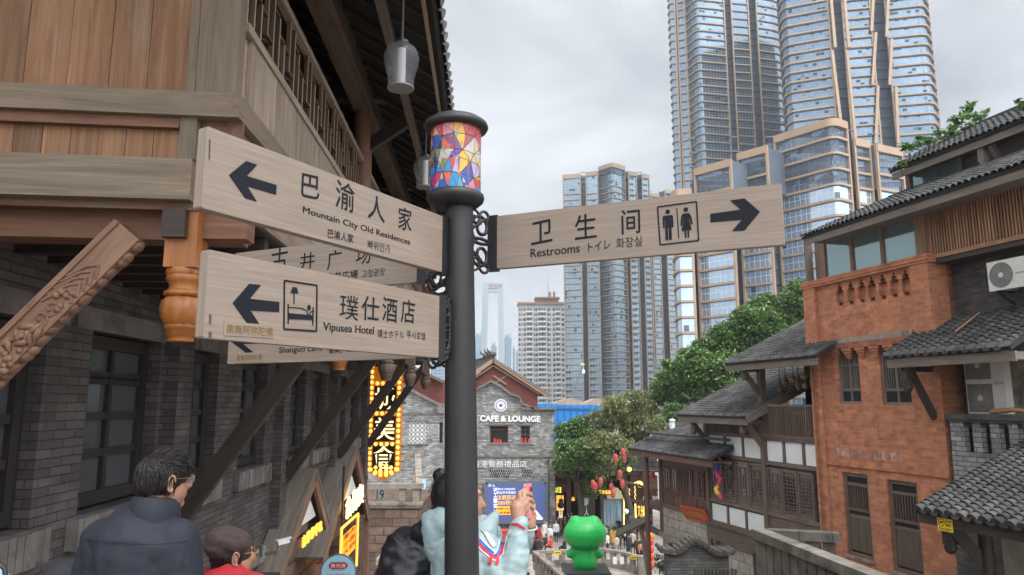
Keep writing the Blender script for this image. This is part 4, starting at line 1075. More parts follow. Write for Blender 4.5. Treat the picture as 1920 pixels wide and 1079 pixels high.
# air conditioner on brackets
def ac_unit(c, wd, ht, dp, label, fans, fr=RB):
    """c = (lx of its front, ly at its far edge, z of its foot)"""
    x, y, z = c; t = thing('air_conditioner', label, 'air conditioner', fr.w(x + dp / 2, y - wd / 2, z), 'air conditioner outdoor units', (0, 0, RY))
    m = MB(fr); m.box(x, x + dp, y - wd, y, z, z + ht); m.build('casing', mat['ac'], t)
    for k in range(fans):
        cz = z + ht * (k + .5) / fans; r_ = min(wd * .33, ht / fans * .43); cyy = y - wd * .36
        m = MB(fr); poly = [(cyy + r_ * math.cos(a), cz + r_ * math.sin(a)) for a in [2 * math.pi * i / 28 for i in range(28)]]
        if fans > 1: poly = [(cyy - r_, cz - r_), (cyy + r_, cz - r_), (cyy + r_, cz + r_), (cyy - r_, cz + r_)]
        m.prism(poly, (x - .006, 0, 0), (0, 1, 0), UZ, (-1, 0, 0), .005); g_ = m.build('fan_grille', mat['ac_grille'], t)
        m = MB(fr)
        for i in range(26):
            a = 2 * math.pi * i / 26; b = a + .35
            m.bar((x - .01, cyy + r_ * .2 * math.cos(a), cz + r_ * .2 * math.sin(a)), (x - .01, cyy + r_ * .95 * math.cos(b), cz + r_ * .95 * math.sin(b)), .006, .008)
        m.build('fan_blade', mat['steel'], g_)
        m = MB(fr); m.prism([(cyy + r_ * .2 * math.cos(a), cz + r_ * .2 * math.sin(a)) for a in [2 * math.pi * i / 16 for i in range(16)]], (x - .016, 0, 0), (0, 1, 0), UZ, (-1, 0, 0), .01); m.build('fan_hub', mat['ac'], g_)
    m = MB(fr); m.box(x - .004, x + .02, y - wd * .98, y - wd * .74, z + ht * .45, z + ht * .5); m.build('badge', mat['steel'], t)
    return t
mat['ac'] = plain('off_white_casing', (.58, .57, .53), .5, 0, .08, 3, dirt=(.42, .40, .36)); mat['ac_grille'] = plain('fan_grille', (.16, .15, .13), .6, 0, .2)
ax_ = LX + .15; ay, az = rp(1855, 548, ax_); a2y = rp(1945, 520, ax_)[0]; at_ = rp(1860, 492, ax_)[1]
t = ac_unit((ax_, ay, az), 1.05, at_ - az, .36, 'beige single fan air conditioner on wall brackets under the slatted screen', 1)
m = MB(RB)
for y in (ay - .2, ay - .8): m.bar((ax_, y, az - .02), (GX, y, az - .02), .05, .05); m.bar((ax_ + .05, y, az - .03), (GX, y, az - .35), .04, .04)
m.build('wall_bracket', mat['post_metal'], t)
# mid roof over the recessed balcony
E3 = LX - 1.15
A3 = W_(E3, *rp(1658, 671, E3)); B3 = W_(E3, *rp(1893, 648, E3)); A3.z = B3.z = (A3.z + B3.z) / 2; ly3, lb3 = A3.dot(RB.Y), B3.dot(RB.Y)
D3 = W_(LX + .9, ly3, A3.z + 1.15)
mid = thing('balcony_roof', 'grey tiled lean-to roof with pale tile ends between red wall and balcony', 'roof', W_(LX, lb3, A3.z), None, (0, 0, RY))
tri_roof('tiles', A3, B3, D3, 13, 14, .12, mid, seed=14)
m = MB(RB); m.box(E3 + .08, E3 + .14, lb3 - .05, ly3, A3.z - .34, A3.z - .1, 0, True); m.box(E3 + .14, LX + .6, lb3 - .02, lb3 + .06, A3.z - .3, A3.z - .11, 0, True); m.box(E3 + .14, LX + .6, lb3, ly3 - .1, A3.z - .16, A3.z - .11, 0, True); m.build('fascia', mat['grey_timber'], mid)
m = MB(RB); ys_ = rp(1700, 700, E3 + .3)[0]
m.box(E3 + .2, E3 + .42, ys_ - .1, ys_ + .1, A3.z - .7, A3.z - .3, 0, True); m.lathe([(.11, 0), (.14, -.05), (.1, -.1), (.14, -.18), (.1, -.28), (.06, -.32)], (E3 + .31, ys_, A3.z - .7), 14); m.box(E3 + .2, LX, ys_ - .08, ys_ + .08, A3.z - .45, A3.z - .31, 0, True)
m.build('hanging_post', mat['dark_wood'], mid)
m = MB(RB); m.bar((E3 + .45, ys_ - .02, A3.z - .5), (LX - .02, ys_ - .02, A3.z - 1.75), .1, .2); m.build('strut', mat['dark_wood'], mid)
m = MB(RB); p0, p1 = V((LX - .35, rp(1790, 637, LX - .6)[0], 0)), V((LX + .5, rp(1840, 595, LX)[0], 0))
def on_mid(lx, px): return W_(lx, rp(px, 620, lx)[0], A3.z + (lx - E3) * (1.15 / (LX + .9 - E3)) + .16)
st = MB(); st.tube([on_mid(LX - .45, 1790), on_mid(LX + .55, 1840)], .025, 6); so = st.build('bamboo_stick', mat['slat_wood']); tag(so, 'thin pale stick lying on the tiles of the lean-to roof', 'stick')
# recessed balcony
bx0 = LX + .05
by1, by0 = yn - .12, sy0
zr1, zr0 = rp(1850, 781, bx0)[1], rp(1850, 851, bx0)[1]
m = MB(RB); m.box(bx0 - .12, bx0 + .25, by0, by1, zr1 - .1, zr1 + .05); m.box(bx0 - .07, bx0 + .22, by0, by1, zr1 - .17, zr1 - .1); m.build('balcony_coping', mat['dark_stone'], brickh)
m = MB(RB); y = by1 - .42
m.box(bx0, bx0 + .18, by1 - .42, by1, zr0, zr1 - .17)
while y > by0: m.box(bx0, bx0 + .18, y - .52, y - .27, zr0, zr1 - .17); y -= .52
m.build('baluster', mat['far_brick'] if 'far_brick' in mat else mat['grey_brick_far'], brickh)
m = MB(RB); wall(m, (bx0 - .02, 0, 0), (0, 1, 0), (-1, 0, 0), by0, by1, -8, zr0, [], .1); m.build('balcony_wall', mat['grey_brick_far'], brickh)
m = MB(RB); m.box(bx0 + .2, LX + 3, by0, by1, zr0 - .1, zr0); m.box(LX + 2.2, LX + 2.3, by0, by1 + .1, zr0, zs0); m.build('balcony_recess', mat['void'], brickh)
m = MB(RB); a = rp(1920, 720, LX + .9)[0]; m.box(LX + .7, LX + 1.1, a - .3, a + .35, zr0, A3.z + .3); m.build('balcony_column', mat['ashlar'], brickh)
fy, fz1 = rp(1806, 672, LX + .45)[0], A3.z - .05; fz0 = zr1 - .25
ac_unit((LX + .45, fy, rp(1840, 778, LX + .45)[1]), 1.15, 1.75, .4, 'tall grey twin fan air conditioner standing behind the balcony balusters', 2)
br = MB(); p = W_(LX + .05, rp(1865, 768, LX + .05)[0], zr1 + .11); e_ = RB.Y
br.tube([p + e_ * .1, p - e_ * .5 + UZ * .06, p - e_ * 1.2 - UZ * .02], [.07, .06, .05], 8); bo_ = br.build('driftwood_log', mat['slat_wood']); tag(bo_, 'pale wooden log lying on the balcony coping before the air conditioner', 'log')
# low tiled canopy
E4 = 13.9
A4 = W_(E4, *rp(1714, 946, E4)); B4 = W_(E4, *rp(1990, 1016, E4)); A4.z = B4.z = (A4.z + B4.z) / 2; ly4 = A4.dot(RB.Y); lb4 = B4.dot(RB.Y)
dl, dz = RB.aty(1922, 829, ly4); D4 = W_(dl, ly4, dz)
can = thing('tiled_canopy', 'grey tiled canopy with thick tile rows and a yellow notice on its fascia', 'canopy', W_(E4 + 1, lb4, -8), None, (0, 0, RY))
tri_roof('tiles', A4, B4, D4, 12, 26, .125, can, seed=15, mats=[mat['tile'], mat['tile_bed'], mat['tile']])
m = MB(RB); m.box(E4 + .1, E4 + .16, lb4, ly4, A4.z - .3, A4.z - .08, 0, True); m.build('fascia', mat['dark_wood'], can)
m = MB(RB); py_ = rp(1778, 1000, E4 + .5)[0]
m.box(E4 + .42, E4 + .64, py_ - .11, py_ + .11, A4.z - .75, A4.z - .1, 0, True); m.lathe([(.11, 0), (.15, -.05), (.11, -.1), (.15, -.2), (.1, -.3), (.06, -.33)], (E4 + .53, py_, A4.z - .62), 14)
m.build('hanging_post', mat['dark_wood'], can)
m = MB(RB); py2 = rp(1837, 1040, E4 + .9)[0]; m.tube([(E4 + 1.1, py2, -8), (E4 + 1.1, py2, A4.z + .3)], .15, 14); m.bar((E4 + .5, py2 + .35, A4.z - .3), (E4 + 1.1, py2, A4.z - 1.2), .14, .26); m.box(E4 + .3, E4 + 2.2, py2 - .1, py2 + .1, A4.z - .28, A4.z - .1, 0, True); m.build('post', mat['dark_wood'], can)
m = MB(RB); a = rp(1880, 1040, LX - 1.2)[0]; m.box(LX - 1.2, LX - .5, lb4 - 1, a, -8, A4.z + .5); m.build('rendered_wall', mat['ashlar'], can)
m = MB(RB); a = rp(1792, 1040, LX - .4)[0]; m.box(LX - .4, LX, a - 3, a, -8, A4.z + .4); m.build('back_wall', mat['grey_brick'], can)
yt = thing('warning_sign', 'small yellow camera notice fixed to the canopy fascia', 'sign', W_(E4, rp(1772, 985, E4)[0], A4.z - .3), None, (0, 0, RY))
q0, q1 = rp(1786, 985, E4 + .09)[0], rp(1758, 985, E4 + .09)[0]; z0, z1 = rp(1772, 997, E4 + .09)[1], rp(1772, 972, E4 + .09)[1]
m = MB(RB); m.box(E4 + .085, E4 + .097, q0, q1, z0, z1); m.build('plate', plain('yellow_plate', (.75, .55, .01), .5, 0, .05), yt)
m = MB(RB); w_ = q1 - q0; cy_, cz_ = q1 - w_ * .28, z0 + (z1 - z0) * .62
for k in range(16):
    a, b = 2 * math.pi * k / 16, 2 * math.pi * (k + 1) / 16; r_ = w_ * .2; m.bar((E4 + .083, cy_ + r_ * math.cos(a), cz_ + r_ * math.sin(a)), (E4 + .083, cy_ + r_ * math.cos(b), cz_ + r_ * math.sin(b)), .012, .008)
m.bar((E4 + .082, cy_ + r_ * .5, cz_ - r_ * .1), (E4 + .082, cy_ - r_ * .5, cz_ + r_ * .2), .008, r_ * .45)
put_text(m, '24小时', (E4 + .085, 0, 0), (0, -1, 0), UZ, (-1, 0, 0), -(q1 - w_ * .52), -(q1 - w_ * .95), z0 + (z1 - z0) * .66, z0 + (z1 - z0) * .84, .003, 0, .02)
put_text(m, '监控', (E4 + .085, 0, 0), (0, -1, 0), UZ, (-1, 0, 0), -(q1 - w_ * .56), -(q1 - w_ * .9), z0 + (z1 - z0) * .38, z0 + (z1 - z0) * .6, .003, 0, .02)
put_text(m, '您已进入监控区域', (E4 + .085, 0, 0), (0, -1, 0), UZ, (-1, 0, 0), -(q1 - w_ * .08), -(q1 - w_ * .95), z0 + (z1 - z0) * .08, z0 + (z1 - z0) * .24, .003, 0, .02)
m.build('lettering', mat['ink'], yt)

# ================================================================ timber house with white panels
TX = LX + .05
th = thing('timber_house', 'dark timber house with white plaster panels, lattice windows and a balcony', 'house', W_(TX, yf, -9), None, (0, 0, RY))
ty = {p: rp(p, 880, TX)[0] for p in (1322, 1325, 1334, 1432, 1441, 1535)}
def tbox(m, px0, px1, pyt, pyb, d0, d1, mi=0):
    a, b, z0, z1 = rbox(px0, px1, pyt, pyb, TX); m.box(TX - d0, TX + d1, a, b, z0, z1, mi, True); return a, b, z0, z1
yL, yM, yR = rp(1329, 880, TX)[0], rp(1436, 880, TX)[0], yf
def zz(px, py): return rp(px, py, TX)[1]
# levels read at the middle post
Z = {k: zz(1436, v) for k, v in dict(a=690, rail=765, railb=825, w1t=832, w1b=873, l1t=884, l1b=968, w2t=953, w2b=1000, bt=1003, bb=1045).items()}
zW1t, zW1b = zz(1380, 823), zz(1380, 858); zWt, zWb = zz(1380, 862), zz(1380, 950); zP2t, zP2b = zz(1380, 952), zz(1380, 988)
zW1t2, zW1b2 = zz(1480, 833), zz(1480, 872)
m = MB(RB)
ZE5, ZE6 = rp(1445, 674, TX - 1.05)[1], rp(1330, 780, TX - 1.05)[1]
for y, z1_ in ((yL, ZE6 + .3), (yM, ZE5 + .3), (yR - .15, ZE5 + .3)): m.box(TX - .12, TX + .12, y - .12, y + .12, -7.0 if y != yL else -6.2, z1_, 0, True)
yl1 = rp(1400, 700, TX)[0]
m.build('post', mat['house_wood'], th)
m = MB(RB)
for z, h_ in ((zW1t + .06, .14), (zW1b - .1, .14), (zWb - .02, .12), (zP2b - .14, .16)):
    m.box(TX - .08, TX + .05, yM + .12, yL - .12, z, z + h_, 0, True)
for z, h_ in ((zW1t2 + .06, .14), (zW1b2 - .1, .14), (zz(1480, 975), .14), (zz(1480, 1010), .14)):
    m.box(TX - .08, TX + .05, yR, yM - .12, z, z + h_, 0, True)
m.box(TX - .14, TX + .05, yM - .05, yL + .12, zP2b - .78, zP2b - .14, 0, True); m.box(TX - .2, TX + .1, yM - .05, yL + .15, zP2b - .16, zP2b - .08, 0, True)
m.build('beam', mat['house_wood'], th)
m = MB(RB); m.box(TX + .04, TX + .1, yR, yL, -7.0, zW1t, 0, True); m.box(TX + 3.9, TX + 4, yR, yM, -7, ZE5, 0, True); m.box(TX + 3.9, TX + 4, yM + .01, yL, -7, ZE6, 0, True); m.box(TX + .04, TX + 3.89, yL - .05, yL, -7, ZE6 + .2, 0, True); m.build('back_boarding', mat['dark_wood'], th)
# white panels
def panels(y0, y1, z0, z1, n, gap=.09):
    w_ = (y1 - y0) / n
    for i in range(n):
        m = MB(RB); m.box(TX - .02, TX + .03, y0 + w_ * i + gap, y0 + w_ * (i + 1) - gap, z0, z1); m.build('white_panel', mat['white_panel'], th)
        m = MB(RB); m.box(TX - .06, TX + .02, y0 + w_ * (i + 1) - gap * .6, y0 + w_ * (i + 1) + gap * .6, z0 - .03, z1 + .05, 0, True); m.build('panel_stud', mat['house_wood'], th)
panels(yM + .1, yL - .1, zW1b + .05, zW1t + .05, 3); panels(yM + .1, yL - .1, zP2b + .03, zP2t - .06, 3)
panels(rp(1548, 850, TX)[0], yM - .1, zW1b2 + .05, zW1t2 + .05, 3)
# lattice windows
def lattice_window(y0, y1, z0, z1, i):
    bars = [(.14, .86, .22 + .076 * k, .238 + .076 * k) for k in range(9)] + [(.3, .33, .2, .86), (.67, .7, .2, .86), (.47, .5, .38, .68), (.1, .9, .05, .14)]
    wframe(RB, TX - .05, -1, y0, y1, z0, z1, th, [.18, .88], [], mat['house_wood'], .09, .08, .04, 'x', 'lattice_window', mat['grey_pane'] if i % 2 else mat['dark_pane'], bars=bars)
n = 4; w_ = (yL - .15 - yM - .1) / n
for i in range(n): lattice_window(yM + .12 + w_ * i, yM + .08 + w_ * (i + 1), zWb + .11, zWt - .06, i)
y0_ = rp(1536, 930, TX)[0]; n = 3; w_ = (yM - .1 - yf - .35) / n
for i in range(n): lattice_window(yf + .35 + w_ * i + .02, yf + .35 + w_ * (i + 1) - .02, zz(1480, 973) + .06, zz(1480, 882), i + 1)
m = MB(RB); m.box(TX - .03, TX + .03, yR, yM - .12, zz(1480, 1008), zz(1480, 976), 0, True); m.build('plank_panel', mat['house_wood'], th)
# balcony of the near bay
zra, zrb = zz(1480, 764), zz(1480, 823)
m = MB(RB); m.box(TX - .1, TX + .02, yR - .1, yM - .12, zra, zra + .09, 0, True); m.box(TX - .1, TX + .02, yR - .1, yM - .12, zrb, zrb + .1, 0, True)
y = yR
while y < yM - .14: m.box(TX - .07, TX - .02, y, y + .05, zrb + .1, zra, 0, True); y += .125
m.build('balcony_railing', mat['house_wood'], th)
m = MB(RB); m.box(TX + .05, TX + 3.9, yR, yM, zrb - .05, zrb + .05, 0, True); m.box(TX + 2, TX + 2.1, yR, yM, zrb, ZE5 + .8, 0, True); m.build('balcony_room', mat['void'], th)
# slatted attic in the far bay
zaa, zab = zz(1380, 789), zz(1380, 819)
m = MB(RB); y = yM + .15
while y < yL - .15: m.box(TX - .03, TX + .01, y, y + .045, zab, zaa + .2, 0, True); y += .12
m.build('attic_slats', mat['house_wood'], th)
# bracket and pendants
def small_pendant(px, py, lx, parent):
    y, z = RB.at(px, py, lx); m = MB(RB); m.box(lx - .09, lx + .09, y - .09, y + .09, z + .18, z + .75, 0, True); m.lathe([(.1, .18), (.13, .14), (.1, .08), (.14, .0), (.13, -.1), (.09, -.2), (.05, -.22)], (lx, y, z), 12); m.build('hanging_post', mat['house_wood'], parent)
E5 = TX - 1.05
A5 = W_(E5, *rp(1358, 681, E5)); B5 = W_(E5, *rp(1527, 668, E5)); A5.z = B5.z = (A5.z + B5.z) / 2; ly5, lb5 = A5.dot(RB.Y), B5.dot(RB.Y)
dl, dz = RB.aty(1528, 592, ly5); D5 = W_(dl, ly5, dz)
tri_roof('upper_roof', A5, B5, D5, 28, 20, .09, th, seed=16)
m = MB(RB); m.box(E5 + .08, E5 + .14, lb5, ly5, A5.z - .32, A5.z - .09, 0, True); m.build('fascia', mat['grey_timber'], th)
E6 = TX - 1.05
A6 = W_(E6, *rp(1268, 777, E6)); B6 = W_(E6, *rp(1396, 782, E6)); A6.z = B6.z = (A6.z + B6.z) / 2; ly6, lb6 = A6.dot(RB.Y), B6.dot(RB.Y)
dl, dz = RB.aty(1420, 697, ly6); D6 = W_(dl, ly6, dz)
tri_roof('lower_roof', A6, B6, D6, 26, 20, .09, th, seed=17)
m = MB(RB); m.box(E6 + .08, E6 + .14, lb6, ly6, A6.z - .34, A6.z - .09, 0, True)
vd = (D6 - A6).normalized(); q = V((E6, lb6 - .06, A6.z)); lx_d = D6.dot(RB.X)
m.bar((E6 + .05, lb6 - .06, A6.z - .12), (lx_d, lb6 - .06, D6.z - .12), .07, .3); m.build('fascia', mat['grey_timber'], th)
small_pendant(1300, 806, E6 + .3, th); small_pendant(1393, 806, E6 + .3, th); small_pendant(1396, 703, E5 + .35, th)
for px, lx_, z_, yy in ((1330, E6 + .35, A6.z - .35, yL), (1436, E6 + .35, A6.z - .35, yM), (1436, E5 + .3, A5.z - .4, yM)):
    m = MB(RB); m.bar((lx_, yy, z_), (TX, yy, z_ - .9), .12, .2); m.box(lx_, TX, yy - .08, yy + .08, z_ + .03, z_ + .2, 0, True); m.build('strut', mat['house_wood'], th)
m = MB(RB); m.bar((TX - .14, rp(1345, 1012, TX)[0], zP2b - .78), (TX + 1.0, rp(1345, 1012, TX)[0] - .3, zP2b - 2.1), .16, .2)
m.build('strut', mat['house_wood'], th)
# hams hung in the balcony
hm = plain('cured_ham', (.16, .085, .05), .6, 0, .3, 8); hg = plain('gourd_skin', (.33, .20, .09), .6, 0, .2, 8)
for px, py, l_, r_, mm in ((1462, 722, .55, .11, hm), (1473, 713, .4, .1, hm), (1487, 710, .32, .13, hg), (1497, 716, .6, .12, hm), (1509, 704, .28, .15, hg), (1510, 722, .3, .12, hg), (1524, 714, .55, .12, hm)):
    y, z = RB.at(px, py, TX + .5); t = MB(RB); t.lathe([(.0, -l_ * .6), (r_ * .6, -l_ * .5), (r_, -l_ * .25), (r_ * .75, .02), (r_ * .35, l_ * .22), (r_ * .2, l_ * .4), (.015, l_ * .42), (.012, 1.0)], (TX + .5, y, z), 10, caps=False); o = t.build('cured_ham' if mm is hm else 'dried_gourd', mm)
    tag(o, 'long brown cured ham hanging in the dark timber balcony' if mm is hm else 'round tan gourd hanging in the dark timber balcony', 'ham' if mm is hm else 'gourd', 'hams hanging in the balcony' if mm is hm else 'gourds hanging in the balcony')
# garland of coloured balloons
gx = TX - .35
gar = thing('balloon_garland', 'string of pink, blue and yellow balloons hanging down the timber house', 'garland', W_(gx, *rp(1347, 940, gx)), None)
cs = [plain('balloon_' + n_, c_, .35, 0, .03) for n_, c_ in (('pink', (.72, .06, .16)), ('blue', (.03, .10, .60)), ('yellow', (.80, .62, .03)))]
k = 0
for i in range(20):
    py = 858 + i * 3.95; px = 1347 + 3.5 * math.sin(i * .75)
    c_ = 1 if 3 <= i <= 6 else 2 if 14 <= i <= 17 else 0
    y, z = RB.at(px, py, gx); m = MB(RB); m.ell((gx + rng.uniform(-.05, .05), y, z), (.085, .085, .10), 10, 7); m.build('balloon', cs[c_], gar)

# ================================================================ lower house with a porch
HX = LX + .1
hh_ = thing('porch_house', 'reddish timber house with a porch, carved railing and rough stone base', 'house', W_(HX, rp(1325, 900, HX)[0], -11), None, (0, 0, RY))
E7 = HX - 1.25
A7 = W_(E7, *rp(1178, 841, E7)); B7 = W_(E7, *rp(1330, 861, E7)); A7.z = B7.z = (A7.z + B7.z) / 2; ly7, lb7 = A7.dot(RB.Y), B7.dot(RB.Y)
dl, dz = RB.aty(1300, 784, ly7); D7 = W_(dl, ly7, dz)
tri_roof('roof', A7, B7, D7, 32, 20, .09, hh_, seed=18)
m = MB(RB); m.box(E7 + .08, E7 + .14, lb7, ly7, A7.z - .34, A7.z - .09, 0, True); m.bar((E7 + .05, ly7 + .05, A7.z - .15), (dl, ly7 + .05, D7.z - .15), .07, .28); m.box(E7 + .15, HX + 2, lb7, ly7 - .1, A7.z - .16, A7.z - .11, 0, True); m.build('fascia', mat['house_wood_red'], hh_)
m = MB(RB); m.bar(V((E7 + .9, ly7 - .3, A7.z + .75)), V((E7 + .9, lb7, A7.z + .75)), .22, .1); m.build('snow_ridge', mat['tile'], hh_)
q = P(1261, 808, 37.5); vp = MB(); vp.tube([q + V((0, 0, -.3)), q + V((0, 0, .45))], .13, 10); vp.lathe([(.13, .45), (.17, .47), (.15, .55), (.0, .6)], q, 12); vp.build('vent_pipe', mat['white'], hh_)
hy0, hy1, hyp = rp(1330, 900, HX)[0], rp(1240, 900, HX)[0], rp(1212, 900, HX)[0]
def hz(px, py): return rp(px, py, HX)[1]
zs_ = hz(1285, 958)
m = MB(RB); m.box(HX, HX + .1, hy0, hy1, zs_, A7.z, 0, True); m.box(HX - .03, HX, hy0, hy1, hz(1285, 932), hz(1285, 925), 0, True)
for px in (1241, 1262, 1281, 1305): y = rp(px, 940, HX)[0]; m.box(HX - .04, HX + .02, y - .06, y + .06, zs_, hz(1285, 930), 0, True)
m.box(HX - .06, HX, hy0, hy1, zs_ - .1, zs_ + .08, 0, True); m.build('timber_wall', mat['house_wood_red'], hh_)
for i, (p0, p1) in enumerate(((1243, 1258), (1260, 1275), (1277, 1287), (1289, 1300), (1311, 1322))):
    a, b, z0, z1 = rbox(p0, p1, 878 + i * 1.5, 926 + i * 2.5, HX)
    wframe(RB, HX - .06, -1, a, b, z0, z1, hh_, [.2, .8], [.33, .66], mat['house_wood_red'], .055, .07, .035, 'x', 'window', mat['grey_pane'] if i % 2 else mat['dark_pane'])
m = MB(RB)
for p in (1211, 1240): y = rp(p, 900, HX)[0]; m.tube([(HX, y, -6.2), (HX, y, A7.z)], .13, 12)
m.build('porch_post', mat['house_wood_red'], hh_)
pl_ = MB(RB); y = rp(1214, 960, HX - .9)[0]; pl_.tube([(HX - .9, y, -11), (HX - .9, y, A7.z - .2)], .12, 12); pl_.build('tall_pole', mat['house_wood_red'], hh_)
m = MB(RB); hyq = hyp + 1.6
m.box(HX, HX + 2.6, hy1, hyq, hz(1225, 950) - .15, hz(1225, 950), 0, True); m.box(HX + 2.5, HX + 2.6, hy1, hyq, hz(1225, 950), A7.z, 0, True); m.build('porch_floor', mat['house_wood_red'], hh_)
m = MB(RB); zr_a, zr_b = hz(1215, 914), hz(1215, 947)
m.box(HX - .45, HX - .3, hy1 - .2, hyq, zr_a, zr_a + .1, 0, True); m.box(HX - .15, HX, hy1, hyq, zr_b - .05, zr_b + .08, 0, True)
k = 0; y = hy1
while y < hyq: m.tube([(HX - .08, y, zr_b), (HX - .22, y, zr_b + .45), (HX - .38, y, zr_a)], .022, 6); y += .19
m.build('curved_railing', mat['house_wood_red'], hh_)
m = MB(RB); wall(m, (HX - .02, 0, 0), (0, 1, 0), (-1, 0, 0), hy0 - 3, hy1, -11, zs_ - .1, [rbox(1256, 1276, 1017, 1050, HX)], .3); m.box(HX + .3, HX + .4, hy0 - 3, hy1, -11, zs_); m.build('stone_base', mat['pale_stone'], hh_)
m = MB(RB); m.add([(HX - .02, hy1, -11), (HX + 4, hy1, -11), (HX + 4, hy1, zs_ - .1), (HX - .02, hy1, zs_ - .1)], [(3, 2, 1, 0)]); m.build('stone_return', mat['pale_stone'], hh_)
m = MB(RB); a, b, z0, z1 = rbox(1226, 1282, 1004, 1013, HX); m.bar((HX - .1, a, z0), (HX - .1, b + .3, z0 + .3), .2, .22); m.build('stone_lintel', mat['ashlar'], hh_)
m = MB(RB); e0 = W_(0, 0, 0); yb = rp(1200, 1000, HX)[0]
m.bar((HX - .6, hy1 + .2, hz(1230, 968)), (HX - .6, hyq + .6, hz(1230, 968) - 1.3), .25, .3); m.bar((HX - .2, hy1 + .1, hz(1230, 995)), (HX - .2, hyq, hz(1230, 995) + .2), .2, .25); m.bar((HX - .3, hyp + .2, hz(1230, 990)), (HX - .3, hy1 + .3, -11), .16, .2); m.build('stair_stringer', mat['grey_timber'], hh_)
# red plaque leaning out above the stone base
qx = HX - .3
pq = thing('red_plaque', 'red board with gold characters leaning out from the porch house wall', 'sign', W_(qx, *rp(1300, 970, qx)), None, (0, 0, RY))
c4 = [V((qx + o_, *rp(px, py, qx))) for px, py, o_ in ((1278, 973, .2), (1325, 985, .2), (1320, 955, -.1), (1275, 947, -.1))]
m = MB(RB); n_ = (c4[1] - c4[0]).cross(c4[3] - c4[0]).normalized(); n_ = n_ if n_.x < 0 else -n_
u_ = (c4[1] - c4[0]).normalized(); v_ = (c4[3] - c4[0]); v_ -= u_ * v_.dot(u_); hv = v_.length; v_.normalize(); L_ = (c4[1] - c4[0]).length
m.prism([(0, 0), (L_, 0), (L_, hv), (0, hv)], c4[0], u_, v_, n_, .06); m.build('board', plain('red_lacquer', (.42, .025, .012), .4, 0, .1), pq)
m = MB(RB); put_text(m, '云沧茶铺楼', c4[0], u_, v_, n_, L_ * .1, L_ * .9, hv * .25, hv * .75, .006, 0, .01)
g_ = mat['gold_paint'] = plain('gold_paint', (.55, .30, .06), .4, .3, .05)
for a, b in (((.02, .06), (.98, .06)), ((.98, .06), (.98, .94)), ((.98, .94), (.02, .94)), ((.02, .94), (.02, .06))): m.bar(c4[0] + u_ * L_ * a[0] + v_ * hv * a[1] + n_ * .004, c4[0] + u_ * L_ * b[0] + v_ * hv * b[1] + n_ * .004, .03, .01, n_)
m.build('lettering', g_, pq)
# grey screen wall with a curved top
Yc = 25.0
cw_ = thing('screen_wall', 'dark grey brick screen wall with a humped tile coping', 'wall', P(1306, 1200, Yc))
out = [(1250, 1042), (1268, 1040), (1280, 1032), (1292, 1022), (1304, 1019), (1318, 1024), (1332, 1036), (1346, 1042), (1366, 1043)]
tp = [P(px, py, Yc) for px, py in out]
m = MB(); m.prism([(p.x, p.z) for p in tp] + [(tp[-1].x, -10.5), (tp[0].x, -10.5)], (0, Yc, 0), (1, 0, 0), UZ, (0, -1, 0), .4); m.build('brick_face', brick('sooty_brick', (.07, .068, .065), (.12, .115, .11), (.05, .048, .046), .4, .1, .01, .7), cw_)
m = MB()
op = [P(1238, 1036, Yc)] + tp[1:-1] + [P(1374, 1040, Yc)]
for i in range(len(op) - 1): m.bar(op[i] + V((0, .2, .06)), op[i + 1] + V((0, .2, .06)), .7, .14, UZ)
for i in range(14):
    t = i / 13 * (len(op) - 1.001); k = int(t); q = op[k].lerp(op[k + 1], t - k); m.tube([q + V((0, -.18, .12)), q + V((0, .58, .12))], .07, 8)
m.build('tile_coping', mat['dark_stone'], cw_)
m = MB()
for i in range(12): x = tp[0].x + .9 + i * .12; m.box(x, x + .07, Yc - .05, Yc - .003, -9.5, Zat(1068, Yc))
m.build('vertical_ribs', mat['dark_stone'], cw_)
# stone balustrade of the side landing
ZT = -2.95
mat['landing_stone'] = plain('lichened_stone', (.145, .13, .108), .92, 0, .3, 2.5, .6, 30, .18, .012, .25, (.07, .063, .053))
C0 = P(1421, 993, 2.95 * F_PX / 238); sc_ = ZT / C0.z; C0 = C0 * sc_
C1 = P(1640, 1077, 12.2); C1 = C1 * (ZT / C1.z); dr = (C1 - C0).normalized(); C1 = C0 + dr * 9.5
C2 = P(1556, 1000, C0.y); C2 = C2 * (ZT / C2.z)
bal = thing('stone_balustrade', 'weathered stone balustrade with slab balusters turning a corner before the brick building', 'balustrade', C0 + V((0, 0, -1.3)))
m = MB()
k = 0; L_ = 9.5; s_ = 0
while s_ < L_: e_ = min(s_ + .95, L_); m.bar(C0 + dr * (s_ + .006) + V((0, 0, -.09)), C0 + dr * e_ + V((0, 0, -.09)), .34, .2 + rng.uniform(-.006, .006)); s_ += .95
m.build('top_rail', mat['landing_stone'], bal)
m = MB(); s_ = 0; d2 = (C2 - C0).normalized(); L2 = (C2 - C0).length
while s_ < L2: e_ = min(s_ + .7, L2); m.bar(C0 + d2 * (s_ + .2) + V((0, 0, -.085)), C0 + d2 * (e_ + .19) + V((0, 0, -.085)), .32, .2); s_ += .7
m.build('top_rail', mat['dark_stone'], bal)
s_ = .02; i = 0
while s_ < L_ - .3:
    w_ = .5 if i == 0 else .29; m = MB(); m.bar(C0 + dr * (s_ + w_ / 2) + V((0, 0, -1.3)), C0 + dr * (s_ + w_ / 2) + V((0, 0, -.2)), .18, w_, dr); m.build('baluster', mat['landing_stone'], bal); s_ += w_ + .07; i += 1
s_ = .45
while s_ < L2: m = MB(); m.bar(C0 + d2 * s_ + V((0, 0, -1.3)), C0 + d2 * s_ + V((0, 0, -.2)), .18, .25, d2); m.build('baluster', mat['dark_stone'], bal); s_ += .36
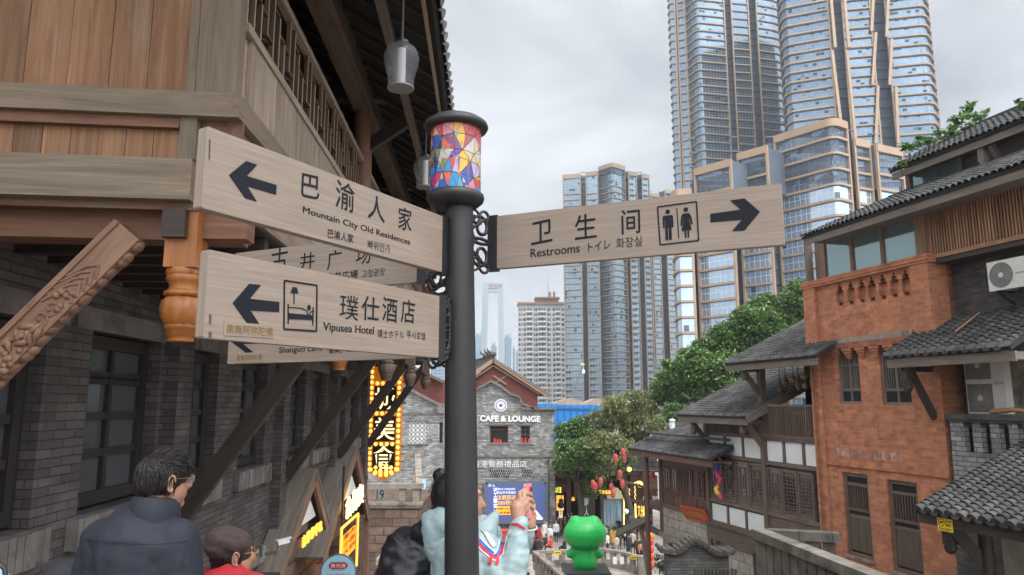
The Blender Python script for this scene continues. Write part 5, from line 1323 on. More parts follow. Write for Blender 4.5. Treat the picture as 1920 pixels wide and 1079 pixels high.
m = MB(); m.bar(C0 - dr * .1 + V((0, 0, -1.4)), C0 + dr * L_ + V((0, 0, -1.4)), .4, .2); m.bar(C0 + V((0, 0, -1.4)), C2 + V((0, 0, -1.4)), .4, .198); m.build('plinth', mat['ashlar'], bal)
land = MB(); q = [C0 + V((0, 0, -1.5)), C0 + dr * L_ + V((0, 0, -1.5)), C0 + dr * L_ + V((6, 0, -1.5)), C2 + V((3, 1, -1.5))]; land.add([*q, *[p + V((0, 0, -6)) for p in q]], [(0, 1, 2, 3), (0, 4, 5, 1), (3, 7, 4, 0), (2, 6, 7, 3), (1, 5, 6, 2)]); kind(land.build('side_terrace', mat['wall_stone']), 'structure')
# ================================================================ glass towers beyond the old street
def g_(n, c1, c2, mu, bw, bh, ms, **k):
    mat[n] = facade_glass(n, c1, c2, mu, bw, bh, ms, **k)
g_('tower_glass', (.155, .225, .30), (.21, .28, .355), (.25, .28, .31), 1.25, 1.0, .05, dark=.07)
g_('podium_glass', (.46, .58, .72), (.52, .63, .77), (.62, .67, .70), 1.3, 1.5, .055, dark=.02)
g_('block_glass', (.18, .27, .33), (.24, .33, .385), (.31, .33, .35), 1.5, 1.3, .07, dark=.08)
mat['far_blue'] = facade_glass('pale_blue_facade', (.10, .19, .27), (.12, .21, .29), (.20, .27, .33), 4, 3.2, .5, metal=.35, dark=.0)
def bez(pts, idx, r):
    """round the plan corner idx"""
    a, b, c = V(pts[idx - 1]), V(pts[idx]), V(pts[idx + 1]); p = b + (a - b).normalized() * min(r, (a - b).length * .95); q = b + (c - b).normalized() * min(r, (c - b).length * .95)
    return pts[:idx] + [tuple(p.lerp(b, t).lerp(b.lerp(q, t), t)) for t in [i / 7 for i in range(8)]] + pts[idx + 1:]
def offs(path, d):
    out = []
    for i, p in enumerate(path):
        t = V(path[min(i + 1, len(path) - 1)]) - V(path[max(i - 1, 0)]); t.normalize(); out.append((p[0] + t.y * d, p[1] - t.x * d))
    return out
def strip(mb, path, z0, z1, mi=0, z0b=None):
    L = 0
    for i in range(len(path) - 1):
        a, b = path[i], path[i + 1]; l = math.hypot(b[0] - a[0], b[1] - a[1])
        mb.add([(a[0], a[1], z0), (b[0], b[1], z0), (b[0], b[1], z1), (a[0], a[1], z1)], [(0, 1, 2, 3)], [[(L, 0), (L + l, 0), (L + l, z1 - z0), (L, z1 - z0)]], mi); L += l
def slab(mb, path, d, z0, z1, mi=0):
    o = offs(path, d); strip(mb, o, z0, z1, mi)
    for i in range(len(path) - 1):
        a, b, c, e = path[i], path[i + 1], o[i + 1], o[i]
        mb.add([(*a, z1), (*e, z1), (*c, z1), (*b, z1)], [(0, 1, 2, 3)], None, mi); mb.add([(*a, z0), (*b, z0), (*c, z0), (*e, z0)], [(0, 1, 2, 3)], None, mi)
    for k in (0, -1): mb.add([(*path[k], z0), (*o[k], z0), (*o[k], z1), (*path[k], z1)], [(0, 1, 2, 3) if k == 0 else (3, 2, 1, 0)], None, mi)
def tower(name, label, cat, pyref, h, zbase, ztop_vis, bays, glass_m, trim_m, band=.8, proj=.45, frame_top=1.8, rows_per_band=1, group=None, depth=22, gap=.28, plain_top=0):
    """bays: (kind, [(px, Y)...], rounded corner or None, radius, top py or None)"""
    built = []
    for b in bays:
        path = [(P(px, pyref, Y).x, Y) for px, Y in b[1]]
        if b[2] is not None: path = bez(path, b[2], b[3])
        zt = ztop_vis if b[4] is None else Zat(b[4], sum(y for _, y in b[1]) / len(b[1]))
        built.append((b[0], path, zt))
    allp = [p for _, pa, _ in built for p in pa]
    t = thing(name, label, cat, (sum(p[0] for p in allp) / len(allp), sum(p[1] for p in allp) / len(allp), zbase), group)
    zmin = min(zt for _, _, zt in built)
    core = MB(); cp = [q for k, pa, zt in built for q in offs(pa, -.5)]
    yb = max(p[1] for p in cp) + depth; xs_ = [p[0] for p in cp]
    cxm = (max(xs_) + min(xs_)) / 2; hwx = (max(xs_) - min(xs_)) / 2
    sh_ = cxm / max(min(p[1] for p in cp), 1) * depth
    poly = [(cxm + sh_ + hwx * .8, yb), (cxm + sh_ - hwx * .8, yb)] + cp
    core.prism([(p[0], -p[1]) for p in poly], (0, 0, zmin - .6), (1, 0, 0), (0, -1, 0), UZ, zmin - zbase - 1)
    core.build('core', mat['dark_trim'], t)
    nf = int((max(zt for _, _, zt in built) - zbase) / h) + 1
    cand = []
    for f in range(nf):
        z0 = zbase + f * h
        for k, pa, zt in built:
            if k != 'glass' or z0 > zt - .4: continue
            px_ = 960 + F_PX * pa[0][0] / pa[0][1]; py_ = 755 - F_PX * z0 / pa[0][1]
            seen = -60 < py_ < 700
            wd_ = sum(math.hypot(q[0] - p[0], q[1] - p[1]) for p, q in zip(pa, pa[1:]))
            cand.append((0 if seen else 1, -wd_, -f, z0, pa, zt))
    cand.sort(key=lambda c_: c_[:3])
    rest_g, rest_b = MB(), MB()
    for i, (_, _, _, z0, pa, zt) in enumerate(cand):
        gm_, bm_ = (MB(), MB()) if i < 98 else (rest_g, rest_b)
        strip(gm_, pa, z0, min(z0 + h, zt))
        if zt - z0 > h * (1 + plain_top):
            slab(bm_, pa, proj, z0 + h - band, z0 + h, 0); slab(bm_, pa, proj * .55, z0 + h - band - gap, z0 + h - band - .003, 1)
        if i < 98:
            gm_.build('window_band', glass_m, t)
            if bm_.f: bm_.build('floor_band', [trim_m, mat['dark_trim']], t)
    if rest_g.f: kind(rest_g.build('window_band', glass_m, t), 'stuff')
    if rest_b.f: kind(rest_b.build('floor_band', [trim_m, mat['dark_trim']], t), 'stuff')
    for k, pa, zt in built:
        m = MB()
        if k == 'glass':
            slab(m, pa, proj + .12, zt - frame_top, zt, 0)
            for e_, nx in ((pa[0], pa[1]), (pa[-1], pa[-2])):
                d = (V(nx) - V(e_)).normalized(); n_ = V((d.y, -d.x)); n_ = n_ if n_.y < 0 else -n_; c = V(e_) + n_ * .15
                m.bar((c.x, c.y, zbase), (c.x, c.y, zt - .01), .5, .6, (n_.x, n_.y, 0))
            m.build('frame', trim_m, t)
        else:
            pr = offs(pa, 0); strip(m, pr, zbase, zt, 0)
            for f in range(nf): slab(m, pr, .5, zbase + f * h + h * .2, zbase + f * h + h * .28, 0)
            m.build('recess', mat['dark_trim'], t)
        if k == 'glass':
            m = MB(); back = offs(pa, -9); pl = pa + back[::-1]; m.prism([(p[0], -p[1]) for p in pl], (0, 0, zt - .05), (1, 0, 0), (0, -1, 0), UZ, max(zt - zmin, 0) + 1.2); m.build('bay_roof', mat['dark_trim'], t)
    return t
G = 'glass'; D_ = 'recess'
tower('glass_tower', 'tall blue glass tower with thin gold floor bands and a folded corner bay', 'tower', 200, 3.25, -9, 178,
      [(G, [(1263, 276), (1260, 273), (1263, 270.5), (1272, 270)], None, 0, None), (G, [(1277, 270), (1291, 268.8)], None, 0, None), (G, [(1293, 268.5), (1313, 262), (1366, 264.2)], 1, 2, None), (D_, [(1369, 268), (1380, 268)], None, 0, None),
       (G, [(1380, 264.6), (1412, 265.6)], None, 0, None), (D_, [(1412, 270), (1428, 270)], None, 0, None), (G, [(1428, 266), (1468, 268.5), (1476, 274)], 1, 3, None)], mat['tower_glass'], mat['gold_trim2'], .46, .5, 1.8)
tower('glass_tower', 'broad glass tower with slanting gold frames and three window bays, beside the thinner tower', 'tower', 150, 3.3, -9, 152,
      [(G, [(1468, 232), (1471, 224), (1483, 221.7), (1562, 217)], 1, 2.5, None), (D_, [(1563, 221), (1591, 221)], None, 0, None), (G, [(1589, 217.6), (1642, 216)], None, 0, None), (D_, [(1642, 221), (1672, 221)], None, 0, None),
       (G, [(1671, 217.2), (1744, 214.6), (1752, 220)], 1, 2, None)], mat['tower_glass'], mat['gold_trim'], .5, .6, 1.8)
tower('podium_block', 'stepped glass block with thick gold frames and a rounded corner, standing before both glass towers', 'block', 420, 3.45, -9, 60,
      [(G, [(1262, 164), (1263, 159), (1272, 156.5), (1297, 156)], 1, 4, 362), (D_, [(1297, 161), (1308, 161)], None, 0, 345), (G, [(1308, 157.8), (1376, 151)], None, 0, 309), (D_, [(1376, 160), (1391, 160)], None, 0, 305), (G, [(1391, 157), (1446, 151.8)], None, 0, 282),
       (D_, [(1446, 160), (1463, 160)], None, 0, 270), (G, [(1463, 158.6), (1575, 147.6), (1599, 150.2)], 1, 1.6, 237), (D_, [(1599, 156), (1613, 156)], None, 0, 270), (G, [(1612, 151.2), (1640, 153)], None, 0, 264), (D_, [(1640, 158), (1654, 158)], None, 0, 282), (G, [(1653, 152), (1700, 155.5)], None, 0, 277)],
      mat['podium_glass'], mat['gold_trim'], .5, .5, 1.7, plain_top=1, gap=.14)
tower('apartment_tower', 'slim glass apartment tower with a folded central bay, rising behind the restroom board', 'tower', 520, 3.05, -9, 110,
      [(G, [(1058, 352), (1091, 350)], None, 0, 328), (D_, [(1091, 357), (1103, 357)], None, 0, 330), (G, [(1102, 351), (1124, 349.2)], None, 0, 323), (G, [(1127, 353), (1153, 346), (1176, 352)], 1, 1.6, 311), (D_, [(1176, 357), (1184, 357)], None, 0, 322), (G, [(1183, 351), (1198, 352.5)], None, 0, 323), (D_, [(1198, 357), (1210, 357)], None, 0, 328), (G, [(1209, 352), (1222, 353.5)], None, 0, 328)],
      mat['block_glass'], mat['gold_trim2'], .5, .4, 2.2, plain_top=3)
tower('apartment_tower', 'narrow dark striped apartment tower squeezed between the two glass buildings', 'tower', 520, 3.0, -9, 110,
      [(D_, [(1221, 404), (1226, 404)], None, 0, 372), (G, [(1226, 400), (1240, 400.5)], None, 0, 364), (D_, [(1240, 405), (1252, 405)], None, 0, 362), (G, [(1252, 400), (1275, 402)], None, 0, 358)], mat['block_glass'], mat['gold_trim2'], .7, .5, 2.0)

# slanting gold fins of the broad tower
_tw = [o for o in bpy.data.objects if o.name.startswith('glass_tower') and 'slanting' in o.get('label', '')][0]
for pts in ([(1553, -60), (1566, 90), (1560, 95), (1580, 260)], [(1578, -60), (1592, 90), (1588, 95), (1604, 260)], [(1640, -60), (1634, 60), (1642, 62), (1636, 160), (1646, 162), (1642, 270)], [(1668, -60), (1662, 70), (1672, 74), (1668, 160), (1680, 164), (1684, 270)]):
    for (ax0, ay0), (bx0_, by0_) in zip(pts[::2], pts[1::2]):
        m = MB(); m.bar(P(ax0, ay0, 215.2), P(bx0_, by0_, 215.2), .9, .5, (0, 1, 0)); m.build('slanting_fin', mat['gold_trim'], _tw)
# white apartment block
YW = 420.
wb = thing('apartment_block', 'older white apartment block with balconies, brown roof terraces and an antenna', 'block', (P(1015, 600, YW).x, YW, -9))
def wx(px): return P(px, 640, YW).x
wz = lambda py: Zat(py, YW)
wf_ = facade_glass('apartment_windows', (.05, .065, .075), (.17, .20, .21), (.28, .28, .27), 1.7, 2.9, .3, metal=.1, rough=.4, dark=.25)
m = MB(); m.box(wx(972), wx(1060), YW, YW + 18, -9, wz(572)); m.build('wall', plain('weathered_white_wall', (.46, .46, .445), .85, 0, .12, .3), wb)
fl = 2.95; z = wz(577) - fl; i = 0
while z > -5:
    m = MB(); sh = .35 if i % 2 else 0
    for a, b, k in ((972.5, 978, 0), (980, 986, 1), (988, 998, 0), (1001, 1008, 1), (1010, 1023, 0), (1026, 1033, 1), (1036, 1041, 0), (1043, 1050, 1), (1053, 1059, 0)):
        m.box(wx(a), wx(b), YW - .06, YW - .02, z + .75, z + 2.4)
    m.build('window_row', wf_, wb)
    m = MB()
    for a, b in ((988, 998), (1010, 1024), (1043, 1050)): m.box(wx(a) - .2, wx(b) + .2, YW - 1.2, YW - .07, z - .1, z + .12); m.box(wx(a) - .2, wx(b) + .2, YW - 1.2, YW - 1.1, z + .12, z + .8)
    m.build('balcony', mat['white_panel'], wb)
    z -= fl; i += 1
m = MB()
for a, b, y0, y1 in ((970, 1062, 572, 568), (1003, 1050, 561, 558)): m.box(wx(a), wx(b), YW - 1, YW + 12, wz(y0), wz(y1))
m.build('roof', plain('brown_roof_trim', (.26, .13, .075), .8, 0, .15), wb)
m = MB(); m.box(wx(1005), wx(1048), YW + 1, YW + 9, wz(570), wz(561)); m.build('penthouse', plain('penthouse_wall', (.35, .32, .29), .8), wb)
for px in (1030, 1038): m = MB(); m.box(wx(px), wx(px + 4), YW, YW + 2, wz(558), wz(548)); m.build('chimney', plain('brick_chimney', (.30, .14, .08), .8), wb)
m = MB(); m.tube([(wx(1029), YW + 3, wz(560)), (wx(1029), YW + 3, wz(535)), (wx(1029), YW + 3, wz(512))], [.3, .14, .05], 6); m.build('antenna', mat['steel'], wb)

# the bridge
YB = 900.
brd = thing('bridge', 'pale cable stayed bridge pylon with red characters on its crossbeam and fanned cables', 'bridge', (P(925, 700, YB).x, YB, -30))
pm = plain('pale_pylon_concrete', (.27, .32, .35), .8, 0, .04, .02)
def bp(px, py, dy=0): return P(px, py, YB + dy)
m = MB()
for a, b, c, d in ((bp(911, 531), bp(904, 780), 10.5 / F_PX * YB, 12 / F_PX * YB), (bp(938, 534), bp(941, 780), 9.5 / F_PX * YB, 11 / F_PX * YB)):
    m.bar(a, b, c, 6, (0, 1, 0), w2=d)
m.build('tower_leg', pm, brd)
m = MB(); a, b = bp(907, 536), bp(942, 538); m.bar(a, b, 5.8, 11 / F_PX * YB, UZ); m.bar(bp(912, 546), bp(936, 547), 5.6, 5 / F_PX * YB, UZ); m.build('crossbeam', pm, brd)
m = MB(); put_text(m, '东水门长江大桥', (0, YB - 3.1, 0), (1, 0, 0), UZ, (0, -1, 0), bp(917, 538).x, bp(941, 538).x, bp(929, 541).z, bp(929, 534).z, .02, 0, .02); m.build('lettering', plain('red_bridge_letters', (.35, .06, .06), .6), brd)
for sg in (1, -1):
    for i in range(17):
        top = bp(911 if sg < 0 else 939, 534 + i * 5.2); ft = bp((955 + i * 5.5) if sg > 0 else (895 - i * 6), 735)
        ft = bp(939 + sg * (95 - i * 3.2) if sg > 0 else 911 - (88 - i * 3), 715 + i * .6, sg * 60)
        m = MB(); m.tube([top, ft], .13, 4, caps=False); m.build('cable', pm, brd)
for i in range(5):
    m = MB(); m.tube([bp(914, 565 + i * 22, 20), bp(936, 705 - i * 6, 60)], .06, 4, caps=False); m.build('cable', pm, brd)
m = MB(); m.bar(bp(820, 722, -10), bp(1050, 722, 60), 14, 3.2); m.build('deck', pm, brd)
# far towers across the river
for px0, px1, pyt, Y, lab in ((890, 903, 632, 1150, 'far pale blue tower beyond the bridge, tucked against the fingerpost'), (920, 931, 650, 1250, 'far low blue tower seen between the bridge pylon legs'), (945, 959, 634, 1150, 'far pale blue tower just outside the bridge pylon leg'), (961, 966, 655, 1300, 'far thin bluish tower beside the white apartment block'), (967, 972, 662, 1260, 'far bluish tower half behind the white apartment block'), (808, 832, 668, 700, 'far white gridded tower between the brown gable and the fingerpost')):
    x0, x1 = P(px0, 680, Y).x, P(px1, 680, Y).x; t = thing('far_tower', lab, 'tower', ((x0 + x1) / 2, Y, -20), 'far towers across the river')
    zt = Zat(pyt, Y); m = MB(); m.box(x0, x1, Y, Y + 20, -20, zt); m.build('shaft', mat['far_blue'], t)
    m = MB(); m.box(x0 + (x1 - x0) * .2, x0 + (x1 - x0) * .6, Y + 2, Y + 12, zt, zt + 5); m.box(x0 + (x1 - x0) * .75, x0 + (x1 - x0) * .85, Y + 2, Y + 12, zt, zt + 8); m.build('roof_plant', mat['far_blue'], t)
# site hoarding, roofs and crane
YH = 80.
hd = thing('site_hoarding', 'bright blue construction hoarding with a torn upper edge beside the brick cafe', 'hoarding', P(1062, 800, YH))
bl = plain('blue_sheet', (.02, .20, .52), .5, 0, .15, .6, .3, 3)
m = MB(); pts = [(1005, 758), (1024, 757), (1060, 760), (1106, 760), (1150, 763), (1150, 830), (1005, 830)]; m.prism([(P(a, b, YH).x, P(a, b, YH).z) for a, b in pts], (0, YH, 0), (1, 0, 0), UZ, (0, -1, 0), .12); m.build('sheet', bl, hd)
m = MB(); [m.box(P(px, 770, YH).x, P(px, 770, YH).x + .06, YH - .08, YH - .122, -6, Zat(759, YH)) for px in range(1010, 1148, 12)]; m.bar(P(1005, 766, YH - .1), P(1108, 768, YH - .1), .05, .2); m.build('battens', plain('dark_blue_sheet', (.015, .10, .32), .6), hd)
for pts, lab in (([(1035, 757), (1052, 752), (1072, 747), (1092, 753), (1098, 757)], 'low beige tiled roof rising behind the blue hoarding'), ([(1094, 757), (1118, 748), (1140, 751), (1160, 758)], 'low beige tiled roof behind the hoarding, nearer the trees')):
    Yr = 95 if 'nearer' not in lab else 97; t = thing('low_roof', lab, 'roof', P(pts[0][0], 770, Yr)); m = MB(); m.prism([(P(a, b, Yr).x, P(a, b, Yr).z) for a, b in pts] + [(P(pts[-1][0], 800, Yr).x, -6), (P(pts[0][0], 800, Yr).x, -6)], (0, Yr, 0), (1, 0, 0), UZ, (0, -1, 0), 6); m.build('roof_mass', plain('beige_roof', (.30, .24, .19), .9, 0, .25, .8), t)
cr = thing('crane', 'thin dark crane boom with a lime tip leaning before the slim apartment tower', 'crane', P(1068, 760, 140))
m = MB(); m.bar(P(1068, 762, 140), P(1092, 688, 140), .55, .55, w2=.3, h2=.3); m.build('boom', mat['dark_trim'], cr)
m = MB(); m.bar(P(1089, 684, 140), P(1096, 684, 140), .4, .35); m.build('boom_tip', plain('lime_paint', (.45, .6, .05), .5), cr)
m = MB(); q = P(1094, 694, 140); m.box(q.x - .25, q.x + .25, 139.8, 140.2, q.z - .7, q.z); m.tube([q, P(1094, 688, 140)], .05, 4); m.build('hook_block', mat['white'], cr)
m = MB(); m.tube([P(1068, 762, 140), P(1066, 800, 140)], .5, 8); m.build('mast', mat['dark_trim'], cr)

# ================================================================ the grey brick cafe
YC = 62.
def c2(px, py, Y=YC): p = P(px, py, Y); return (p.x, p.z)
cafe = thing('cafe_building', 'grey brick cafe with red timber gable, clock medallion and white wall letters', 'building', (*c2(930, 1000)[:1], YC, -11))
x0, x1 = c2(838, 800)[0], c2(1040, 820)[0]
zt = c2(1020, 769)[1]
wo = [(*[c2(p, 815)[0] for p in (918, 953)], c2(930, 832)[1], c2(930, 799)[1]), (*[c2(p, 815)[0] for p in (976, 994)], c2(985, 832)[1], c2(985, 799)[1]), (c2(856, 815)[0], c2(888, 815)[0], c2(870, 832)[1], c2(870, 799)[1])]
m = MB(); wall(m, (0, YC, 0), (1, 0, 0), (0, -1, 0), x0, x1, -11, zt, wo, .35)
up = [c2(838, 769), c2(838, 747), c2(880, 745), c2(899, 729), c2(921, 717), c2(940, 727), c2(958, 741), c2(975, 747), c2(978, 758), c2(996, 766), c2(1000, 769)]
up = [(a, max(b, zt)) for a, b in up]
m.prism(up, (0, YC, 0), (1, 0, 0), UZ, (0, -1, 0), .4)
m.add([(x1, YC, -11), (x1, YC + 12, -11), (x1, YC + 12, zt), (x1, YC, zt)], [(0, 1, 2, 3)]); m.add([(x0, YC + .41, zt), (x1, YC + .41, zt), (x1, YC + 12, zt), (x0, YC + 12, zt)], [(0, 1, 2, 3)])
m.build('brick_wall', mat['grey_brick_far'], cafe)
m = MB()
for i in range(2, len(up) - 1): a, b = up[i], up[i + 1]; m.bar((a[0], YC - .05, a[1] + .06), (b[0], YC - .05, b[1] + .06), .6, .16)
m.bar((c2(978, 747)[0], YC - .05, zt + .1), (x1 + .15, YC - .05, zt + .1), .6, .2); m.bar((x0, YC - .03, c2(900, 857)[1]), (x1 + .05, YC - .03, c2(1030, 857)[1]), .16, .12)
for a, b, c, d in wo: m.box(a - .3, b + .3, YC - .1, YC, d + .02, d + .14); m.box(a - .25, b + .2, YC - .08, YC, c - .12, c - .02)
m.build('stone_trim', mat['sill_stone'], cafe)
for i, (a, b, c, d) in enumerate(wo):
    wframe(WORLD, YC + .12, -1, a, b, c, d, cafe, [.78] if i == 0 else [.25, .5, .75], [] if i == 0 else [.5], mat['house_wood_red'], .1, .09, .05, 'y', 'window', mat['void'] if i == 0 else mat['dark_pane'])
for px, w_, lab in ((933, .5, 'pair of small red gift bags in the open window under the cafe letters'), (985, .6, 'row of red trinkets on the sill of the narrow cafe window')):
    q = P(px, 831, YC + .1); m = MB()
    for k in range(3): m.bar(q + V((-w_ / 2 + k * w_ / 2, 0, -.02)), q + V((-w_ / 2 + k * w_ / 2, 0, .38 - .05 * k)), .2, .16, (0, 1, 0), w2=.1, h2=.1)
    tag(m.build('red_bag', plain('red_cloth', (.5, .03, .03), .6)), lab, 'bag')
# timber gable and roof behind the brick front
YG = YC + 1.2; dv = RB.Y * 9
ap, er, el = P(925, 681, YG), P(1027, 743, YG), P(826, 746, YG)
m = MB(); bz = P(925, 770, YG).z; m.prism([(el.x + .5, el.z), (ap.x, ap.z), (er.x - .9, er.z + .3), (er.x - .9, bz), (el.x + .5, bz)], (0, YG, 0), (1, 0, 0), UZ, (0, -1, 0), 4); m.build('timber_gable', wood('red_gable_boards', (.12, .028, .018), (.19, .05, .034), .6, 6, .1, .7), cafe)
m = MB()
for e_ in (er, el): m.bar(ap + V((0, -.55, .18)), e_ + V((0, -.55, .0)), .12, .34, (0, 0, 1)); m.bar(ap + V((0, -.3, -.25)), e_.lerp(ap, .15) + V((0, -.3, -.3)), .1, .16)
d_ = (er - ap).normalized()
m.bar(P(925, 722, YG) + V((0, -.08, 0)), P(950, 705, YG) + V((0, -.08, 0)), .1, .16); m.bar(P(925, 705, YG) + V((0, -.09, 0)), P(950, 722, YG) + V((0, -.09, 0)), .1, .16)
m.build('barge_board', wood('pale_barge_board', (.20, .12, .08), (.30, .20, .14)), cafe)
ap2, er2, el2 = ap + V((0, -.6, .3)), er + V((.1, -.6, .12)), el + V((-.2, -.6, .12))
roof('roof', [er2, er2 + dv, ap2 + dv, ap2], 28, 10, .14, cafe, .12, seed=21)
roof('roof', [el2 + dv, el2, ap2, ap2 + dv], 28, 10, .14, cafe, .12, seed=22)
m = MB(); m.bar(ap2 + V((0, 0, .15)), ap2 + dv + V((0, 0, .15)), .3, .3)
for t_ in (.0, .12, .3): q = ap2 + dv * t_ + V((0, 0, .3)); m.ell(q + V((0, 0, .1)), (.3, .2, .22), 8, 6); m.tube([q + V((-.1, 0, .2)), q + V((-.45, 0, .35)), q + V((-.5, 0, .6))], [.12, .1, .05], 6)
m.build('ridge_ornament', mat['dark_stone'], cafe)
# clock medallion
q = P(939, 761, YC - .05); m = MB()
def disc(m, c, r, d=.06, mi=0, n=36): m.prism([(r * math.cos(2 * math.pi * i / n), r * math.sin(2 * math.pi * i / n)) for i in range(n)], c, (1, 0, 0), UZ, (0, -1, 0), d, mi)
disc(m, q, 11.5 / F_PX * YC, .1); med = m.build('medallion', mat['white'], cafe)
m = MB(); disc(m, q + V((0, -.012, 0)), 10 / F_PX * YC, .01, 0); disc(m, q + V((0, -.02, 0)), 7 / F_PX * YC, .007, 1); disc(m, q + V((0, -.028, 0)), 3.4 / F_PX * YC, .007, 2); m.build('dial', [plain('dial_grey', (.30, .31, .36), .6), mat['white'], plain('dial_blue', (.08, .12, .3), .6)], med)
m = MB(); put_text(m, 'CAFE & LOUNGE', (0, YC, 0), (1, 0, 0), UZ, (0, -1, 0), c2(900, 785)[0], c2(1013, 785)[0], c2(950, 791)[1], c2(950, 779.5)[1], .02, 0, .04, .1, base_up=-.06); m.build('lettering', mat['white'], cafe)
m = MB(); put_text(m, '香港警務禮品店', (0, YC, 0), (1, 0, 0), UZ, (0, -1, 0), c2(886, 870)[0], c2(988, 870)[0], c2(940, 877)[1], c2(940, 864.5)[1], .02, 0, .0, .08); m.build('lettering', mat['white'], cafe)
m = MB()
for r_ in range(3):
    for k in range(9): a = c2(918 + k * 4.3 + (r_ % 2) * 2, 884 + r_ * 5); m.box(a[0], a[0] + .1, YC - .012, YC - .004, a[1] - .08, a[1] + .08)
for r_ in range(3):
    for k in range(4): a = c2(979 + k * 4.6 + (r_ % 2) * 2, 883 + r_ * 4.5); m.box(a[0], a[0] + .12, YC - .012, YC - .004, a[1] - .07, a[1] + .07)
m.build('vent_holes', mat['void'], cafe)
m = MB(); q = c2(1026, 866); m.tube([(q[0], YC - .2, q[1]), (q[0], YC, q[1])], .09, 8); m.box(q[0] + .1, q[0] + .16, YC - .04, YC, -11, c2(1026, 858)[1]); m.build('drain_pipe', mat['dark_stone'], cafe)
# wing beside the bulb sign
YD = 58.
def d2(px, py): p = P(px, py, YD); return (p.x, p.z)
wing = thing('cafe_wing', 'grey brick side wing of the cafe with a white lattice vent and sloping gable', 'building', (*d2(790, 900)[:1], YD, -11))
vz = (d2(767, 810)[0], d2(799, 810)[0], d2(780, 832)[1], d2(780, 791)[1])
m = MB(); zq = d2(780, 775)[1]
wall(m, (0, YD, 0), (1, 0, 0), (0, -1, 0), d2(660, 820)[0], d2(832, 820)[0], -11, zq, [vz, (d2(824, 810)[0], d2(830, 810)[0], d2(827, 832)[1], d2(827, 793)[1])], .25)
m.prism([(d2(660, 775)[0], zq), (d2(660, 740)[0], d2(660, 740)[1]), d2(740, 718), d2(753, 725), d2(820, 760), d2(832, 760), (d2(832, 775)[0], zq)], (0, YD, 0), (1, 0, 0), UZ, (0, -1, 0), .4)
m.add([(d2(832, 820)[0], YD, -11), (d2(832, 820)[0], YC, -11), (d2(832, 820)[0], YC, d2(832, 760)[1]), (d2(832, 820)[0], YD, d2(832, 760)[1])], [(0, 1, 2, 3)])
m.build('brick_wall', mat['grey_brick_far'], wing)
m = MB(); a, b = d2(740, 716), d2(822, 759); m.bar((a[0], YD - .08, a[1]), (b[0], YD - .08, b[1]), .5, .2); m.bar((d2(660, 776)[0], YD - .04, d2(660, 776)[1]), (d2(832, 776)[0], YD - .04, d2(832, 776)[1]), .12, .14)
m.box(d2(819, 770)[0], d2(833, 770)[0], YD - .25, YD + .2, d2(826, 776)[1], d2(826, 757)[1]); m.box(vz[0] - .2, vz[1] + .2, YD - .1, YD, vz[3] + .02, vz[3] + .14); m.box(vz[0] - .2, vz[1] + .2, YD - .1, YD, vz[2] - .14, vz[2] - .02); m.build('stone_trim', mat['sill_stone'], wing)
m = MB(); n = 4
for i in range(n):
    for j in range(n + 1):
        cw, chh = (vz[1] - vz[0]) / n, (vz[3] - vz[2]) / (n + 1); x = vz[0] + cw * i; z = vz[2] + chh * j
        m.bar((x, YD + .05, z), (x + cw, YD + .05, z), .05, .04); m.bar((x, YD + .05, z), (x, YD + .05, z + chh), .05, .04, (1, 0, 0)); m.bar((x, YD + .052, z), (x + cw, YD + .052, z + chh), .04, .05); m.bar((x + cw, YD + .054, z), (x, YD + .054, z + chh), .04, .05)
m.bar((vz[0], YD + .05, vz[3]), (vz[1], YD + .05, vz[3]), .05, .05); m.bar((vz[1], YD + .05, vz[2]), (vz[1], YD + .05, vz[3]), .05, .05, (1, 0, 0)); m.build('lattice_vent', mat['white_panel'], wing)
m = MB(); m.box(vz[0], vz[1], YD + .2, YD + .24, vz[2], vz[3]); m.build('dark_opening', mat['void'], wing); m = MB(); m.box(d2(824, 810)[0], d2(830, 810)[0], YD + .12, YD + .18, d2(827, 832)[1], d2(827, 793)[1]); m.build('dark_opening', mat['void'], wing)
m = MB()
for r_ in range(4):
    for k in range(2): a = d2(752 + k * 4 + (r_ % 2) * 2, 738 + r_ * 6); m.box(a[0], a[0] + .12, YD - .012, YD - .004, a[1] - .1, a[1] + .1)
m.build('vent_holes', mat['void'], wing)
YE = 59.; e2 = lambda px, py: (P(px, py, YE).x, P(px, py, YE).z)
m = MB(); m.prism([e2(700, 690), e2(770, 690), e2(830, 719), e2(830, 770), e2(700, 770)], (0, YE, 0), (1, 0, 0), UZ, (0, -1, 0), 2); m.build('timber_gable', wood('red_gable_boards', (.12, .028, .018), (.19, .05, .034), .6, 6, .1, .7), wing)
m = MB(); a, b = e2(768, 686), e2(834, 718); m.bar((a[0], YE - .5, a[1]), (b[0], YE - .5, b[1]), 1.0, .22); m.build('roof_edge', mat['house_wood'], wing)
# billboard
bb = thing('billboard', 'wide blue promotional billboard on the cafe wall with white and orange characters', 'billboard', (*c2(967, 978)[:1], YC - .3, c2(967, 978)[1]))
bx0_, bx1_, bz0, bz1 = c2(911, 940)[0], c2(1024, 940)[0], c2(967, 979)[1], c2(967, 905)[1]
m = MB(); m.box(bx0_, bx1_, YC - .35, YC - .2, bz0, bz1); m.build('panel', emit('billboard_blue', (.06, .085, .23), .35, (.05, .07, .18)), bb)
m = MB(); [m.bar((a, YC - .3, c), (b, YC - .3, d), .26, .12, (0, 1, 0)) for a, c, b, d in ((bx0_, bz0, bx0_, bz1), (bx1_, bz0, bx1_, bz1), (bx0_, bz1, bx1_, bz1), (bx0_, bz0, bx1_, bz0))]; m.build('frame', mat['dark_trim'], bb)
wt, og = MB(), MB(); FO = ((0, YC - .35, 0), (1, 0, 0), UZ, (0, -1, 0))
